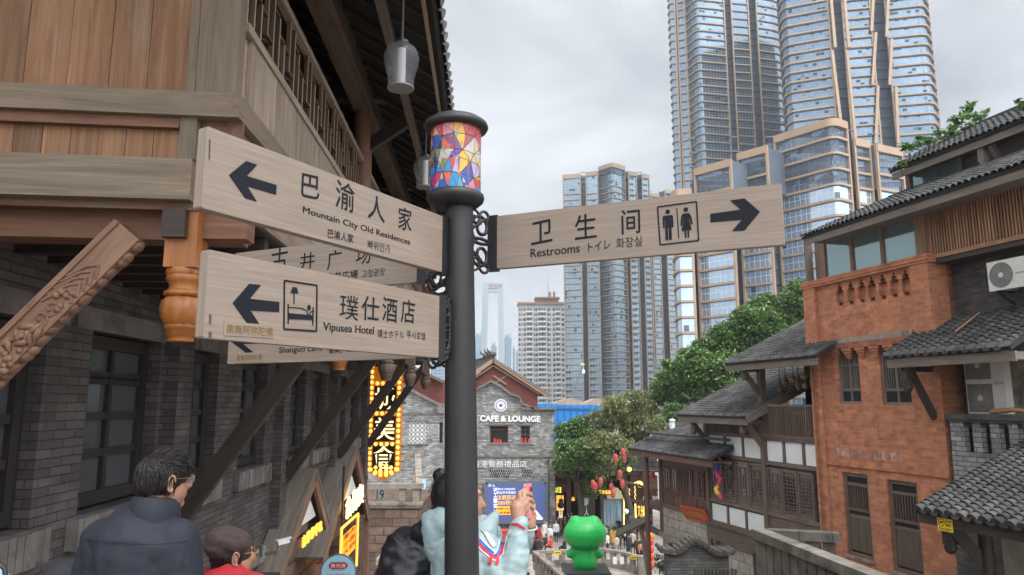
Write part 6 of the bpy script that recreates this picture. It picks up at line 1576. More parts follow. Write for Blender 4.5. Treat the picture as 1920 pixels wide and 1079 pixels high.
def bt(mb, s_, a, b, c, d, **k): put_text(mb, s_, *FO, c2(a, c)[0], c2(b, c)[0], c2(a, d)[1], c2(a, c)[1], .012, 0, .0)
for i, s_ in enumerate('SHIBA'):
    p, q = c2(929, 918 + i * 10.2), c2(929, 0); L_ = .25; put_text(wt, s_, (p[0], YC - .35, p[1]), (0, 0, -1), (1, 0, 0), (0, -1, 0), -.17, .17, -.14, .14, .012)
bt(wt, '重庆市人的精品旅游', 933, 966, 915, 919); bt(wt, '新会员专享福利', 932, 967, 921, 926); bt(wt, '凤 A', 916, 928, 908, 913)
bt(og, '注册即送', 932, 967, 928, 937); bt(og, '200积分', 932, 968, 938, 947)
m = MB(); m.box(c2(931, 950)[0], c2(969, 950)[0], YC - .365, YC - .353, c2(950, 965)[1], c2(950, 949)[1]); m.build('orange_block', emit('billboard_orange', (.9, .35, .03), .4), bb)
nb = MB(); put_text(nb, '100积分可兑', (0, YC - .366, 0), (1, 0, 0), UZ, (0, -1, 0), c2(933, 0)[0], c2(967, 0)[0], c2(950, 956)[1], c2(950, 951)[1], .006, 0, .02); put_text(nb, '1小时免费停车', (0, YC - .366, 0), (1, 0, 0), UZ, (0, -1, 0), c2(933, 0)[0], c2(967, 0)[0], c2(950, 963.5)[1], c2(950, 958.5)[1], .006, 0, .02); nb.build('lettering', mat['ink'], bb)
mat['bb_white'] = emit('billboard_white', (.75, .80, .95), .4); mat['bb_orange'] = emit('billboard_yellow', (1, .50, .05), .45)
wt.build('lettering', mat['bb_white'], bb); og.build('lettering', mat['bb_orange'], bb)
m = MB(); m.prism([c2(993, 973), c2(1000, 952), c2(1002, 953), c2(1018, 972), c2(1016, 974)], (0, YC - .353, 0), (1, 0, 0), UZ, (0, -1, 0), .008); m.build('white_wedge', mat['bb_white'], bb)
# ================================================================ ground
GZ = -11.0
m = MB(); S_ = 1650
m.add([(-S_, -200, GZ), (S_, -200, GZ), (S_, S_, GZ), (-S_, S_, GZ)], [(0, 1, 2, 3)]); kind(m.build('ground', mat['paving']), 'structure')
m = MB(); y, z = .9, -1.65
m.box(-3.45, 6.2, -3, y, GZ, z)
while z > GZ + .2:
    z -= .155; m.box(-3.45, 5.2, y, y + .56, GZ, z); y += .56
kind(m.build('stone_steps', mat['ashlar']), 'structure')
# sandstone terrace wall with a balustrade, by the bulb sign
YS = 33.0
def s2(px, py): p = P(px, py, YS); return (p.x, p.z)
sw = thing('terrace_wall', 'reddish sandstone block wall topped by a stone balustrade beside the bulb sign', 'wall', (*s2(740, 1000)[:1], YS, GZ))
xa, xb = s2(600, 960)[0], s2(788, 960)[0]; zw = s2(740, 948)[1]
m = MB(); m.box(xa, xb, YS, YS + 6, GZ, zw); m.build('block_wall', mat['wall_stone'], sw)
m = MB(); m.box(xa, xb + .1, YS - .12, YS + .3, zw, zw + .12); m.box(xa, xb + .05, YS - .06, YS + .2, zw - .12, zw - .002); m.build('coping', mat['ashlar'], sw)
zr = s2(740, 908)[1]
m = MB(); m.box(xa, xb + .1, YS - .1, YS + .28, zr - .2, zr); m.build('top_rail', mat['ashlar'], sw)
x = xb - .35
while x > xa + 3: m = MB(); m.box(x, x + .3, YS - .02, YS + .2, zw + .12, zr - .2); m.build('baluster', mat['ashlar'], sw); x -= .62
m = MB(); a, b = V((xb - .1, YS + .2, zr)), V((xb - .8, YS + 5, zr + 1.0)); m.bar(a + V((0, 0, -.1)), b + V((0, 0, -.1)), .3, .2)
for k in range(8): q = a.lerp(b, (k + .5) / 8); m.bar(q + V((0, 0, -1.0)), q + V((0, 0, -.2)), .25, .2, (0, 1, 0))
m.bar(V((xb - 2.2, YS + 5, zr + .9)), V((xb - .6, YS + 5, zr + .9)), .3, .2); m.build('stair_rail', mat['ashlar'], sw)
wb_ = thing('wall_board', 'pale board with dark curls leaning behind the terrace balustrade', 'board', P(712, 940, YS + 1.5)); p0 = P(704, 944, YS + 1.5); p1 = P(722, 917, YS + 1.5)
m = MB(); m.box(p0.x, p1.x, YS + 1.5, YS + 1.56, p0.z, p1.z); m.build('panel', mat['steel'], wb_); m = MB(); put_text(m, '19', (0, YS + 1.5, 0), (1, 0, 0), UZ, (0, -1, 0), p0.x + .05, p1.x - .05, p0.z + .15, p1.z - .05, .006); m.build('lettering', mat['ink'], wb_)
bn = thing('light_board', 'pale blue lit board with thin line drawing beside the terrace wall', 'board', P(790, 952, 47)); p0, p1 = P(779, 954, 47), P(798, 900, 47)
m = MB(); m.box(p0.x, p1.x, 47, 47.15, p0.z, p1.z); m.build('panel', emit('pale_blue_screen', (.20, .38, .75), .5), bn)
m = MB(); pts = [(780, 936), (786, 930), (791, 935), (797, 926)]; m.tube([P(a, b, 46.98) for a, b in pts], .03, 4); m.prism([(P(a, b, 47).x, P(a, b, 47).z) for a, b in ((784, 953), (797, 943), (797, 953))], (0, 46.99, 0), (1, 0, 0), UZ, (0, -1, 0), .01); m.build('drawing', emit('pale_screen_lines', (.6, .75, 1), .9), bn)
yb_ = thing('yellow_bin', 'yellow box with a pale lid at the foot of the terrace wall', 'box', P(717, 1079, 21)); p0, p1 = P(706, 1100, 21), P(728, 1060, 21)
m = MB(); m.box(p0.x, p1.x, 21, 21.6, p0.z - .3, p1.z); m.build('body', plain('yellow_box', (.60, .38, .02), .5), yb_); m = MB(); m.box(p0.x - .03, p1.x + .03, 20.96, 21.64, p1.z + .002, p1.z + .16); m.build('lid', plain('cream_lid', (.55, .50, .38), .6), yb_)
rs = thing('round_sign', 'round pale blue shop sign with a red emblem, on a post', 'sign', P(634, 1200, 12)); q = P(634, 1075, 12); r_ = 30 / F_PX * 12
m = MB(); disc(m, q, r_, .06); m.build('disc', plain('pale_blue_disc', (.27, .50, .60), .5, 0, .03), rs); m = MB(); disc(m, q + V((0, .006, 0)), r_ * 1.06, .05); m.tube([q + V((0, .05, 0)), q + V((0, .05, -3))], .04, 8); m.build('rim_post', mat['dark_trim'], rs)
m = MB(); em = plain('red_emblem', (.33, .02, .03), .5)
for dx in (-1, 0, 1): m.prism([(.075 * math.cos(a) + dx * .075, .045 * math.sin(a) * 1.2) for a in [2 * math.pi * k / 14 for k in range(14)]], q + V((0, -.008 - .002 * abs(dx), r_ * .42)), (1, 0, 0), UZ, (0, -1, 0), .006)
em_o = m.build('emblem', em, rs); m = MB(); put_text(m, '食光良', q + V((0, -.012, r_ * .42)), (1, 0, 0), UZ, (0, -1, 0), -.12, .12, -.03, .03, .004); m.build('emblem_lettering', mat['white'], em_o)
m = MB(); put_text(m, 'BETTY GRANDE', q + V((0, 0, 0)), (1, 0, 0), UZ, (0, -1, 0), -.08, .08, .035, .05, .006); put_text(m, '人生小满咖啡小站', q, (1, 0, 0), UZ, (0, -1, 0), -.19, .19, -.06, -.01, .006); m.build('lettering', em, rs)

# ================================================================ frog on its terrace
TZ = -10.0
def tz(px, py, z): d = ray(px, py); return d * (z / d.z)
RT = -8.95
c_nl, c_bl, c_b2, c_br, c_e = tz(1056, 1079, RT), tz(1003, 1034, RT), tz(1130, 1029, RT), tz(1170, 1035, RT), tz(1203, 1045, RT)
c_n0 = c_nl + (c_nl - c_bl) * .9
pl_ = [c_n0, c_bl, c_b2, c_br, c_e, V((c_e.x + 1, c_n0.y, RT))]
m = MB(); m.prism([(p.x, -p.y) for p in pl_], (0, 0, TZ), (1, 0, 0), (0, -1, 0), UZ, 1.0); kind(m.build('frog_terrace', mat['paving']), 'structure')
fb_ = thing('terrace_balustrade', 'pale stone balustrade with square gaps wrapping round the green frog', 'balustrade', c_bl + V((0, 0, TZ - RT)))
line = [c_n0, c_bl, c_b2, c_br, c_e]
m = MB()
for a, b in zip(line, line[1:]): m.bar(a + V((0, 0, -.07)), b + V((0, 0, -.07)), .32, .15)
m.build('top_rail', mat['ashlar'], fb_); m = MB()
for a, b in zip(line, line[1:]): m.bar(a + V((0, 0, -.83)), b + V((0, 0, -.83)), .24, .44)
m.build('lower_wall', mat['ashlar'], fb_)
for a, b in zip(line, line[1:]):
    n = max(int((b - a).length / .75), 1)
    for k in range(n + 1):
        q = a.lerp(b, k / n); m = MB(); m.bar(q + V((0, 0, -.61)), q + V((0, 0, -.15)), .22, .34, (b - a).normalized()); m.build('baluster', mat['ashlar'], fb_)
m = MB(); m.bar(c_e + V((0, 0, -1.05)), c_e + V((0, 0, .06)), .5, .5, (0, 1, 0)); m.build('end_post', mat['ashlar'], fb_)
for px, py, lab in ((1045, 1036, 'small yellow notice on the balustrade behind the frog, beside the cafe'), (1187, 1045, 'small yellow notice on the balustrade end, beside the porch stair')):
    p = tz(px, py, RT - .1) + V((0, -.22, 0)); t = thing('notice_plate', lab, 'notice', p, 'yellow notices on the balustrade', (0, 0, 0 if px < 1100 else -.6)); m = MB()
    e_ = V((1, 0, 0)) if px < 1100 else V((math.cos(.6), -math.sin(.6), 0)); m.bar(p - e_ * .22, p + e_ * .22, .02, .2); m.build('plate', plain('yellow_plate', (.75, .55, .01), .5, 0, .05), t)
    m = MB(); m.bar(p - e_ * .16 + V((-e_.y, e_.x, 0)) * -.013, p + e_ * .16 + V((-e_.y, e_.x, 0)) * -.013, .004, .05); m.build('lettering', mat['ink'], t)
for px in (1152, 1165): p = tz(px, 1050, RT - .4) + V((0, -.25, 0)); m = MB(); m.box(p.x - .12, p.x + .12, p.y, p.y + .02, p.z - .22, p.z + .2); o = m.build('paper_notice', mat['white']); tag(o, 'white paper notice pasted on the frog balustrade, %s the other' % ('a step before' if px < 1160 else 'a step beyond'), 'notice')

from mathutils import noise as mnoise
def skin(name, prims, voxel, mats, parent=None, it=4, disp=None, n=12):
    """one continuous surface round tapered limbs ('c', a, b, ra, rb, mat) and ellipsoids ('e', c, (r), rot, mat)"""
    mb = MB()
    for p in prims:
        if p[0] == 'c':
            a, b, ra, rb = V(p[1]), V(p[2]), p[3], p[4]; d = (b - a); L = d.length or 1e-4; d = d / L
            k = 4; pts = [(a - d * (ra * math.cos(math.pi / 2 * i / k)), ra * math.sin(math.pi / 2 * i / k) + .0005) for i in range(k + 1)] + [(b + d * (rb * math.sin(math.pi / 2 * i / k)), rb * math.cos(math.pi / 2 * i / k) + .0005) for i in range(k + 1)]
            mb.tube([q[0] for q in pts], [q[1] for q in pts], n)
        else: mb.ell(p[1], p[2], 16, 10, 0, p[3])
    me = mb.mesh('tmp_skin', [], None); o = link('tmp_skin', me)
    r = o.modifiers.new('r', 'REMESH'); r.mode = 'VOXEL'; r.voxel_size = voxel; r.use_smooth_shade = True
    s_ = o.modifiers.new('s', 'SMOOTH'); s_.factor = .5; s_.iterations = it
    dg = bpy.context.evaluated_depsgraph_get(); dg.update()
    out = bpy.data.meshes.new_from_object(o.evaluated_get(dg)); bpy.data.objects.remove(o); bpy.data.meshes.remove(me)
    out.name = name
    co = np.empty(len(out.vertices) * 3, 'f'); out.vertices.foreach_get('co', co); co = co.reshape(-1, 3)
    if disp:
        nr = np.empty(len(out.vertices) * 3, 'f'); out.vertices.foreach_get('normal', nr); nr = nr.reshape(-1, 3)
        d = np.array([disp(V(c)) for c in co], 'f'); co = co + nr * d[:, None]
    mats = mats if isinstance(mats, (list, tuple)) else [mats]
    if len(mats) > 1:
        fc = np.empty(len(out.polygons) * 3, 'f'); out.polygons.foreach_get('center', fc); fc = fc.reshape(-1, 3)
        best = np.full(len(fc), 1e9); mi = np.zeros(len(fc), int)
        for p in prims:
            if p[0] == 'c':
                a, b = np.array(p[1], float), np.array(p[2], float); ab = b - a; t = np.clip(((fc - a) @ ab) / max(ab @ ab, 1e-9), 0, 1)
                dd = np.linalg.norm(fc - (a + t[:, None] * ab), axis=1) - (p[3] + (p[4] - p[3]) * t)
            else:
                R_ = np.array(p[3].to_matrix() if hasattr(p[3], 'to_matrix') else p[3]) if p[3] is not None else np.eye(3)
                q = (fc - np.array(p[1], float)) @ R_; rr = np.array(p[2], float); dd = (np.linalg.norm(q / rr, axis=1) - 1) * rr.min()
            w = dd < best; best[w] = dd[w]; mi[w] = p[-1]
        out.polygons.foreach_set('material_index', mi.astype('i'))
    im = inv(parent)
    if im is not None: M_ = np.array(im); co = co @ M_[:3, :3].T + M_[:3, 3]
    out.vertices.foreach_set('co', np.ascontiguousarray(co, 'f').ravel())
    out.polygons.foreach_set('use_smooth', [True] * len(out.polygons))
    for x in mats: out.materials.append(x)
    out.update(); return link(name, out, parent)

FY = 41.0; fc_ = P(1097.5, 1067, FY); FZ = fc_.z; k = FY / F_PX
frog = thing('frog_statue', 'big bright green frog figure seen from behind, standing on a black plinth', 'statue', (fc_.x, FY, FZ))
def fq(px, py, dy=0): p = P(px, py, FY); return V((p.x, FY + dy, p.z))
gr = plain('green_paint', (.006, .32, .055), .4, 0, .03, .5)
pr = [('e', fq(1097, 1001), (39.5 * k, 33 * k, 29 * k), None, 0), ('e', fq(1097, 1010), (36 * k, 31 * k, 21 * k), None, 0),
      ('e', fq(1080, 984), (14.5 * k, 16 * k, 15.5 * k), None, 0), ('e', fq(1113, 984), (14.5 * k, 16 * k, 15.5 * k), None, 0),
      ('c', fq(1097, 1030), fq(1097, 1052), 17 * k, 20 * k, 0), ('c', fq(1084, 1050), fq(1085, 1061), 10 * k, 10 * k, 0), ('c', fq(1110, 1050), fq(1109, 1061), 10 * k, 10 * k, 0),
      ('c', fq(1082, 1034), fq(1070, 1040, .1), 9 * k, 8.5 * k, 0), ('c', fq(1112, 1034), fq(1124, 1040, .1), 9 * k, 8.5 * k, 0), ('c', fq(1085, 1063, .1), fq(1085, 1063, .5), 10 * k, 8 * k, 0), ('c', fq(1109, 1063, .1), fq(1109, 1063, .5), 10 * k, 8 * k, 0)]
skin('body', pr, .06, gr, frog, 6)
pb = thing('plinth', 'low black square plinth under the green frog', 'plinth', (fc_.x, FY, TZ)); m = MB()
hw = 41 * k; m.box(fc_.x - hw, fc_.x + hw, FY - hw, FY + hw, FZ - .12, FZ + .02); m.build('top_slab', plain('black_slab', (.03, .032, .034), .45, 0, .2), pb); m = MB(); m.box(fc_.x - hw * .96, fc_.x + hw * .96, FY - hw * .96, FY + hw * .96, TZ, FZ - .12); m.build('body', mat['black'], pb)

# ================================================================ trees
def leafmesh(name, clumps, n, size, m_, parent, seed, sub=14, tight=.42, droop=0.0, aspect=.5, up=.35, flat=1.):
    g = np.random.default_rng(seed); w = np.array([c[1] ** 2 for c in clumps]); w /= w.sum(); pts = []
    for (c, r), wi in zip(clumps, w):
        ns = max(int(sub * (r / np.mean([x[1] for x in clumps])) ** 2), 4); k_ = int(n * wi)
        d = g.normal(size=(ns, 3)); d /= np.linalg.norm(d, axis=1)[:, None]; d[:, 2] = np.where(d[:, 2] < -.5, -d[:, 2], d[:, 2])
        cen = np.array(c) + d * r * g.uniform(.45, 1.0, (ns, 1)) * np.array([1, 1, .85 * flat])
        rad = r * tight * g.uniform(.55, 1.2, ns); j = g.integers(0, ns, k_)
        e_ = g.normal(size=(k_, 3)); e_ /= np.linalg.norm(e_, axis=1)[:, None]; rr = g.uniform(0, 1, k_) ** .45
        p = cen[j] + e_ * (rad[j] * rr)[:, None] * np.array([1.15, 1.15, .7]); pts.append(p)
        ks = max(k_ // 9, 2); d2_ = g.normal(size=(ks, 3)); d2_ /= np.linalg.norm(d2_, axis=1)[:, None]; pts.append(np.array(c) + d2_ * r * g.uniform(.95, 1.28, (ks, 1)) * np.array([1, 1, .8]))
    p = np.concatenate(pts); k_ = len(p); s_ = size * g.uniform(.6, 1.35, k_)
    nrm = g.normal(size=(k_, 3)); nrm /= np.linalg.norm(nrm, axis=1)[:, None]; nrm[:, 2] = np.abs(nrm[:, 2]) + up; nrm /= np.linalg.norm(nrm, axis=1)[:, None]
    t = g.normal(size=(k_, 3)); t[:, 2] -= droop; t -= nrm * (t * nrm).sum(1)[:, None]; t /= np.linalg.norm(t, axis=1)[:, None]; b = np.cross(nrm, t)
    v = np.stack([p - t * (s_ * .55)[:, None], p + b * (s_ * aspect * .5)[:, None] + nrm * (s_ * .08)[:, None], p + t * (s_ * .6)[:, None], p - b * (s_ * aspect * .5)[:, None] + nrm * (s_ * .08)[:, None]], 1).reshape(-1, 3)
    im = inv(parent)
    if im is not None: M_ = np.array(im); v = v @ M_[:3, :3].T + M_[:3, 3]
    me = bpy.data.meshes.new(name); me.vertices.add(len(v)); me.vertices.foreach_set('co', v.astype('f').ravel()); nf = len(v) // 4
    me.loops.add(nf * 4); me.loops.foreach_set('vertex_index', np.arange(nf * 4, dtype='i')); me.polygons.add(nf); me.polygons.foreach_set('loop_start', np.arange(0, nf * 4, 4, dtype='i')); me.polygons.foreach_set('loop_total', np.full(nf, 4, 'i'))
    me.materials.append(m_); me.update(calc_edges=True); me.validate(); return link(name, me, parent)
bark = plain('tree_bark', (.055, .042, .033), .9, 0, .3, 6, .6, 30)
def tree(label, base, trunk, limbs, clumps, n, size, m_, seed, **k):
    t = thing('tree', label, 'tree', base); m = MB()
    m.tube(trunk, list(np.linspace(trunk_r[0], trunk_r[1], len(trunk))), 10); m.build('trunk', bark, t)
    g = random.Random(seed); m = MB()
    for (c, r) in clumps:
        s_ = trunk[-1] if len(limbs) == 0 else V(g.choice(limbs)); c = V(c); mid_ = s_.lerp(c, .5) + V((g.uniform(-.5, .5), g.uniform(-.5, .5), r * .25))
        lr_ = min(.16, trunk_r[1] * .7); m.tube([s_, mid_, c + V((0, 0, r * .2))], [lr_, lr_ * .6, lr_ * .25], 6)
        for _ in range(4): m.tube([mid_.lerp(c, .5), c + V((g.uniform(-r, r), g.uniform(-r, r), g.uniform(-.3, .9) * r)) * .8], [lr_ * .32, lr_ * .1], 5)
    m.build('limb', bark, t)
    leafmesh('crown', clumps, n, size, m_, t, seed, **k); return t
def cl(lst, Y, seed=1):
    g = random.Random(seed); return [((lambda p: (p.x, Y + g.uniform(-2.2, 2.2), p.z))(P(px, py, Y)), r / F_PX * Y) for px, py, r in lst]
mat['leaf_dark'] = leaf_mat('evergreen_leaf', [(.035, .085, .025), (.07, .15, .042), (.125, .225, .06), (.22, .32, .10)], .3)
mat['leaf_olive'] = leaf_mat('olive_leaf', [(.085, .115, .036), (.15, .18, .065), (.235, .26, .105), (.32, .34, .165)], .3)
mat['leaf_fresh'] = leaf_mat('fresh_leaf', [(.05, .13, .03), (.10, .22, .05), (.16, .30, .08)], .3)
YT = 60
trunk_r = (.5, .25)
tb = P(1385, 800, YT); tb.z = GZ
tree('large dense evergreen tree rising behind the timber house roofs', tb, [tb, tb + V((.2, 0, 5)), P(1385, 745, YT)], [P(1385, 745, YT), P(1400, 700, YT), P(1350, 730, YT)],
     cl([(1490, 562, 34), (1447, 580, 36), (1505, 600, 40), (1405, 610, 38), (1450, 630, 48), (1362, 640, 38), (1330, 668, 36), (1395, 665, 48), (1292, 690, 36), (1345, 705, 46), (1262, 722, 30), (1300, 740, 42), (1246, 752, 24), (1256, 782, 26), (1440, 690, 45), (1312, 785, 32), (1545, 560, 30), (1515, 545, 20), (1425, 588, 22), (1275, 700, 22), (1240, 690, 14), (1237, 730, 16)], YT), 120000, .28, mat['leaf_dark'], 4, sub=26, tight=.34)
Y_ = 60; trunk_r = (.3, .18)
tb = P(1086, 960, Y_); tb.z = GZ
tree('dark green bushy tree beside the cafe corner', tb, [tb, P(1090, 960, Y_), P(1085, 905, Y_)], [], cl([(1070, 815, 24), (1095, 805, 24), (1062, 845, 24), (1090, 850, 30), (1062, 880, 20), (1100, 890, 24), (1120, 830, 26), (1112, 905, 18), (1108, 925, 14)], Y_, 2), 36000, .25, mat['leaf_dark'], 5, sub=22, tight=.34)
Y_ = 58; trunk_r = (.34, .2)
tb = P(1188, 1010, Y_); tb.z = GZ
tree('olive green loose leaved tree with a leaning dark trunk above the lanterns', tb, [tb, P(1182, 960, Y_), P(1168, 905, Y_), P(1150, 865, Y_)], [P(1150, 865, Y_), P(1165, 890, Y_), P(1135, 840, Y_)],
     cl([(1150, 765, 26), (1185, 760, 26), (1130, 790, 26), (1165, 800, 34), (1205, 790, 28), (1120, 830, 26), (1150, 845, 34), (1195, 830, 30), (1225, 800, 20), (1135, 880, 24), (1175, 875, 24), (1190, 745, 16), (1225, 770, 18), (1110, 790, 16)], Y_, 3), 27000, .24, mat['leaf_olive'], 6, sub=26, tight=.38, droop=1.2, aspect=.33)
Y_ = 66; trunk_r = (.12, .05); tb = P(1212, 860, Y_); tb.z = GZ
tree('thin brownish half bare tree between the olive tree and the evergreen', tb, [tb, P(1212, 800, Y_), P(1210, 760, Y_)], [], cl([(1205, 745, 16), (1222, 755, 16), (1212, 775, 18), (1198, 765, 12), (1228, 735, 9)], Y_, 4), 2600, .24, leaf_mat('dry_leaf', [(.11, .085, .05), (.16, .13, .08), (.10, .11, .05)], .2), 7, sub=14, tight=.5)
Y_ = 23.5; trunk_r = (.035, .015); tb = P(1760, 330, Y_)
tree('young leafy shoots growing up behind the topmost tiled roof', tb, [tb, P(1775, 270, Y_), P(1812, 215, Y_)], [P(1775, 268, Y_), P(1770, 285, Y_)], [(tuple(P(a, b, Y_)), r / F_PX * Y_) for a, b, r in ((1815, 205, 14), (1832, 222, 14), (1800, 228, 15), (1785, 248, 14), (1762, 255, 12), (1820, 240, 12), (1845, 212, 8), (1740, 268, 9), (1718, 275, 10), (1705, 282, 9))], 520, .20, mat['leaf_fresh'], 8, sub=8, tight=.6, aspect=.4)
tb = P(1693, 330, Y_ - .5); trunk_r = (.025, .012)
tree('small drooping sprig over the far tip of the topmost roof', tb, [tb, P(1690, 310, Y_ - .5)], [], [(tuple(P(a, b, Y_ - .5)), r / F_PX * Y_) for a, b, r in ((1700, 278, 9), (1690, 308, 7), (1722, 262, 7))], 110, .2, mat['leaf_fresh'], 9, sub=6, tight=.6, aspect=.4)
tb = P(1912, 225, 19); trunk_r = (.02, .01)
tree('tuft of leaves at the ridge of the topmost roof, cut by the frame', tb, [tb, P(1912, 200, 19)], [], [(tuple(P(a, b, 19)), r / F_PX * 19) for a, b, r in ((1912, 196, 8), (1922, 200, 9))], 60, .16, mat['leaf_fresh'], 10, sub=5, tight=.6)
tb = P(1236, 1075, 30); trunk_r = (.03, .015)
tree('straggly weed with pale flowers beside the curved screen wall', tb, [V((tb.x, 30, GZ)), P(1236, 1065, 30)], [], [(tuple(P(a, b, 30)), r / F_PX * 30) for a, b, r in ((1236, 1048, 8), (1245, 1060, 8), (1232, 1066, 8), (1248, 1074, 9))], 420, .13, leaf_mat('weed_leaf', [(.05, .08, .03), (.10, .13, .05), (.5, .48, .44)], .2), 11, sub=9, tight=.6)

# ================================================================ shops across the plaza
YP = 65.
def p2(px, py, Y=YP): p = P(px, py, Y); return (p.x, p.z)
shop = thing('shop_row', 'brown timber shop row with dark openings under the trees', 'building', (*p2(1130, 1000)[:1], YP, GZ))
X0, X1 = p2(1040, 930)[0], p2(1235, 930)[0]
m = MB(); m.box(X0, X1, YP + 3, YP + 9, GZ, p2(1100, 880)[1], 0, True); m.build('wall', mat['house_wood_red'], shop)
m = MB()
for px0, px1, t_, b_ in ((1044, 1066, 888, 925), (1075, 1110, 905, 935), (1112, 1128, 895, 915), (1180, 1232, 892, 930)): a, b = p2(px0, t_), p2(px1, b_); m.box(a[0], b[0], YP - .4, YP + 2.9, b[1], a[1], 0, True)
m.build('upper_boarding', mat['house_wood_red'], shop)
m = MB()
for px in (1040, 1066, 1110, 1129, 1172, 1205): a = p2(px, 950); m.box(a[0] - .2, a[0] + .2, YP - .5, YP - .1, GZ, p2(px, 880)[1], 0, True)
m.build('post', mat['house_wood_red'], shop)
for px0, px1, t_ in ((1042, 1065, 930), (1067, 1109, 930), (1111, 1128, 920), (1130, 1171, 930), (1173, 1204, 925), (1206, 1234, 935)):
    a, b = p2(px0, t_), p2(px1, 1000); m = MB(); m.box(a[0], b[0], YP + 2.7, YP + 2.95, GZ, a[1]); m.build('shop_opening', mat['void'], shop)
for px0, px1, t_, b_ in ((1046, 1053, 893, 915), (1055, 1062, 894, 916)):
    a, b = p2(px0, t_), p2(px1, b_); wframe(WORLD, YP - .42, -1, a[0], b[0], b[1], a[1], shop, [.5], [.5], mat['house_wood'], .06, .06, .04, 'y', 'window', mat['grey_pane'])
A_, B_ = P(1036, 884, YP - 1.5), P(1240, 880, YP - 1.5); B_.z = A_.z
roof('roof', [A_, B_, B_ + V((0, 5, 2)), A_ + V((0, 5, 2))], 60, 8, .12, shop, .12, seed=31)
def psign(name, label, cat, px0, px1, pt, pbm, m_, Y, txt=None, tm=None, vert=False, back=.12, parts=None, mg=.1):
    a, b = p2(px0, pt, Y), p2(px1, pbm, Y); t = thing(name, label, cat, ((a[0] + b[0]) / 2, Y, b[1])); m = MB(); m.box(a[0], b[0], Y, Y + back, b[1], a[1]); m.build('panel', m_, t)
    if txt:
        w_, h_ = b[0] - a[0], a[1] - b[1]; m = MB()
        if vert:
            for i, c in enumerate(txt): put_text(m, c, (0, Y, 0), (1, 0, 0), UZ, (0, -1, 0), a[0] + w_ * mg, b[0] - w_ * mg, a[1] - h_ * (i + .93) / len(txt), a[1] - h_ * (i + .07) / len(txt), .02, 0, .03)
        else: put_text(m, txt, (0, Y, 0), (1, 0, 0), UZ, (0, -1, 0), a[0] + w_ * mg, b[0] - w_ * mg, b[1] + h_ * .12, a[1] - h_ * .12, .02, 0, .03)
        m.build('lettering', tm, t)
    return t, a, b
mat['lit_lime'] = emit('lit_lime_letters', (.7, .75, .04), .8); mat['warm_room'] = emit('warm_lit_room', (.85, .36, .06), .8); mat['sign_black'] = plain('black_sign', (.015, .014, .013), .5)
psign('shop_sign', 'black fascia sign with lime yellow lit characters beside the cafe corner', 'shop sign', 1040, 1054, 912, 927, mat['sign_black'], 62.5, '山城里', mat['lit_lime'])
psign('shop_sign', 'vertical row of gold lit characters beside the guitar window', 'shop sign', 1035.5, 1042.5, 932, 962, plain('brown_sign', (.10, .045, .02), .6), 62.4, '故事年馆', mat['lit_yellow'], True, mg=.08)
t, a, b = psign('guitar_window', 'warm lit shop window with a dark guitar shape', 'window', 1043.5, 1057, 930, 958, mat['warm_room'], 63.0)
m = MB(); cx_ = (a[0] + b[0]) / 2 + .05; z_ = b[1] + .45
m.ell((cx_, 62.9, z_), (.3, .06, .28)); m.ell((cx_ + .02, 62.9, z_ + .35), (.21, .06, .2)); m.bar((cx_ + .02, 62.9, z_ + .4), (cx_ + .1, 62.9, z_ + 1.05), .06, .05); m.build('guitar', mat['black'], t)
psign('shop_sign', 'small square amber lit sign over the dark shop doorway', 'shop sign', 1071, 1078.5, 932, 941, mat['sign_black'], 62.8, '品', mat['lit_yellow'])
psign('shop_sign', 'dark teal glass door sign with a white character and small words', 'shop sign', 1092, 1107.5, 932, 970, plain('teal_dark', (.03, .05, .05), .3), 62.6, '南人', mat['white'], True, mg=.22)
t, a, b = psign('shop_sign', 'orange lit characters on the timber fascia under the lanterns', 'shop sign', 1115, 1147, 918, 929, mat['sign_black'], 60.2, '大师作品集', mat['lit_yellow'], mg=.02)
fl_ = thing('waterfall_display', 'tall pale blue waterfall picture standing in the shop opening', 'display', P(1148, 985, 61.5)); p0, p1 = p2(1133, 986, 61.5), p2(1165, 937, 61.5)
m = MB(); m.box(p0[0], p1[0], 61.5, 61.7, p0[1], p1[1]); mw, N_, L_n, b_ = _nt('waterfall_picture'); uv_ = N_.new('ShaderNodeUVMap').outputs[0]
o_ = _ramp(N_, L_n, _noise(N_, L_n, uv_, 1, 6, .6, .6, (6, .5, 1)), (.06, .12, .16), (.42, .55, .62), .35, .68); L_n.new(o_, b_.inputs['Base Color']); b_.inputs['Roughness'].default_value = .3; m.build('picture', mw, fl_)
m = MB(); m.box(p0[0] - .1, p0[0], 61.45, 61.75, p0[1], p1[1] + .1); m.box(p1[0], p1[0] + .1, 61.45, 61.75, p0[1], p1[1] + .1); m.build('frame', mat['dark_trim'], fl_)
sh = thing('shell_canopy', 'cream shell shaped canopy over the waterfall picture', 'canopy', P(1155, 937, 61)); m = MB()
q = P(1153, 936, 61.2)
for i in range(7):
    a0 = math.pi * i / 7; a1 = math.pi * (i + 1) / 7; m.prism([(0, 0), (.62 * math.cos(a0), .85 * math.sin(a0)), (.70 * math.cos((a0 + a1) / 2), .95 * math.sin((a0 + a1) / 2)), (.62 * math.cos(a1), .85 * math.sin(a1))], q, (1, 0, 0), UZ, (0, -1, 0), .3)
m.build('shell', plain('cream_shell', (.68, .60, .34), .5, 0, .06, isl=.08), sh)
nl = emit('yellow_neon_tube', (1, .70, .16), .8)
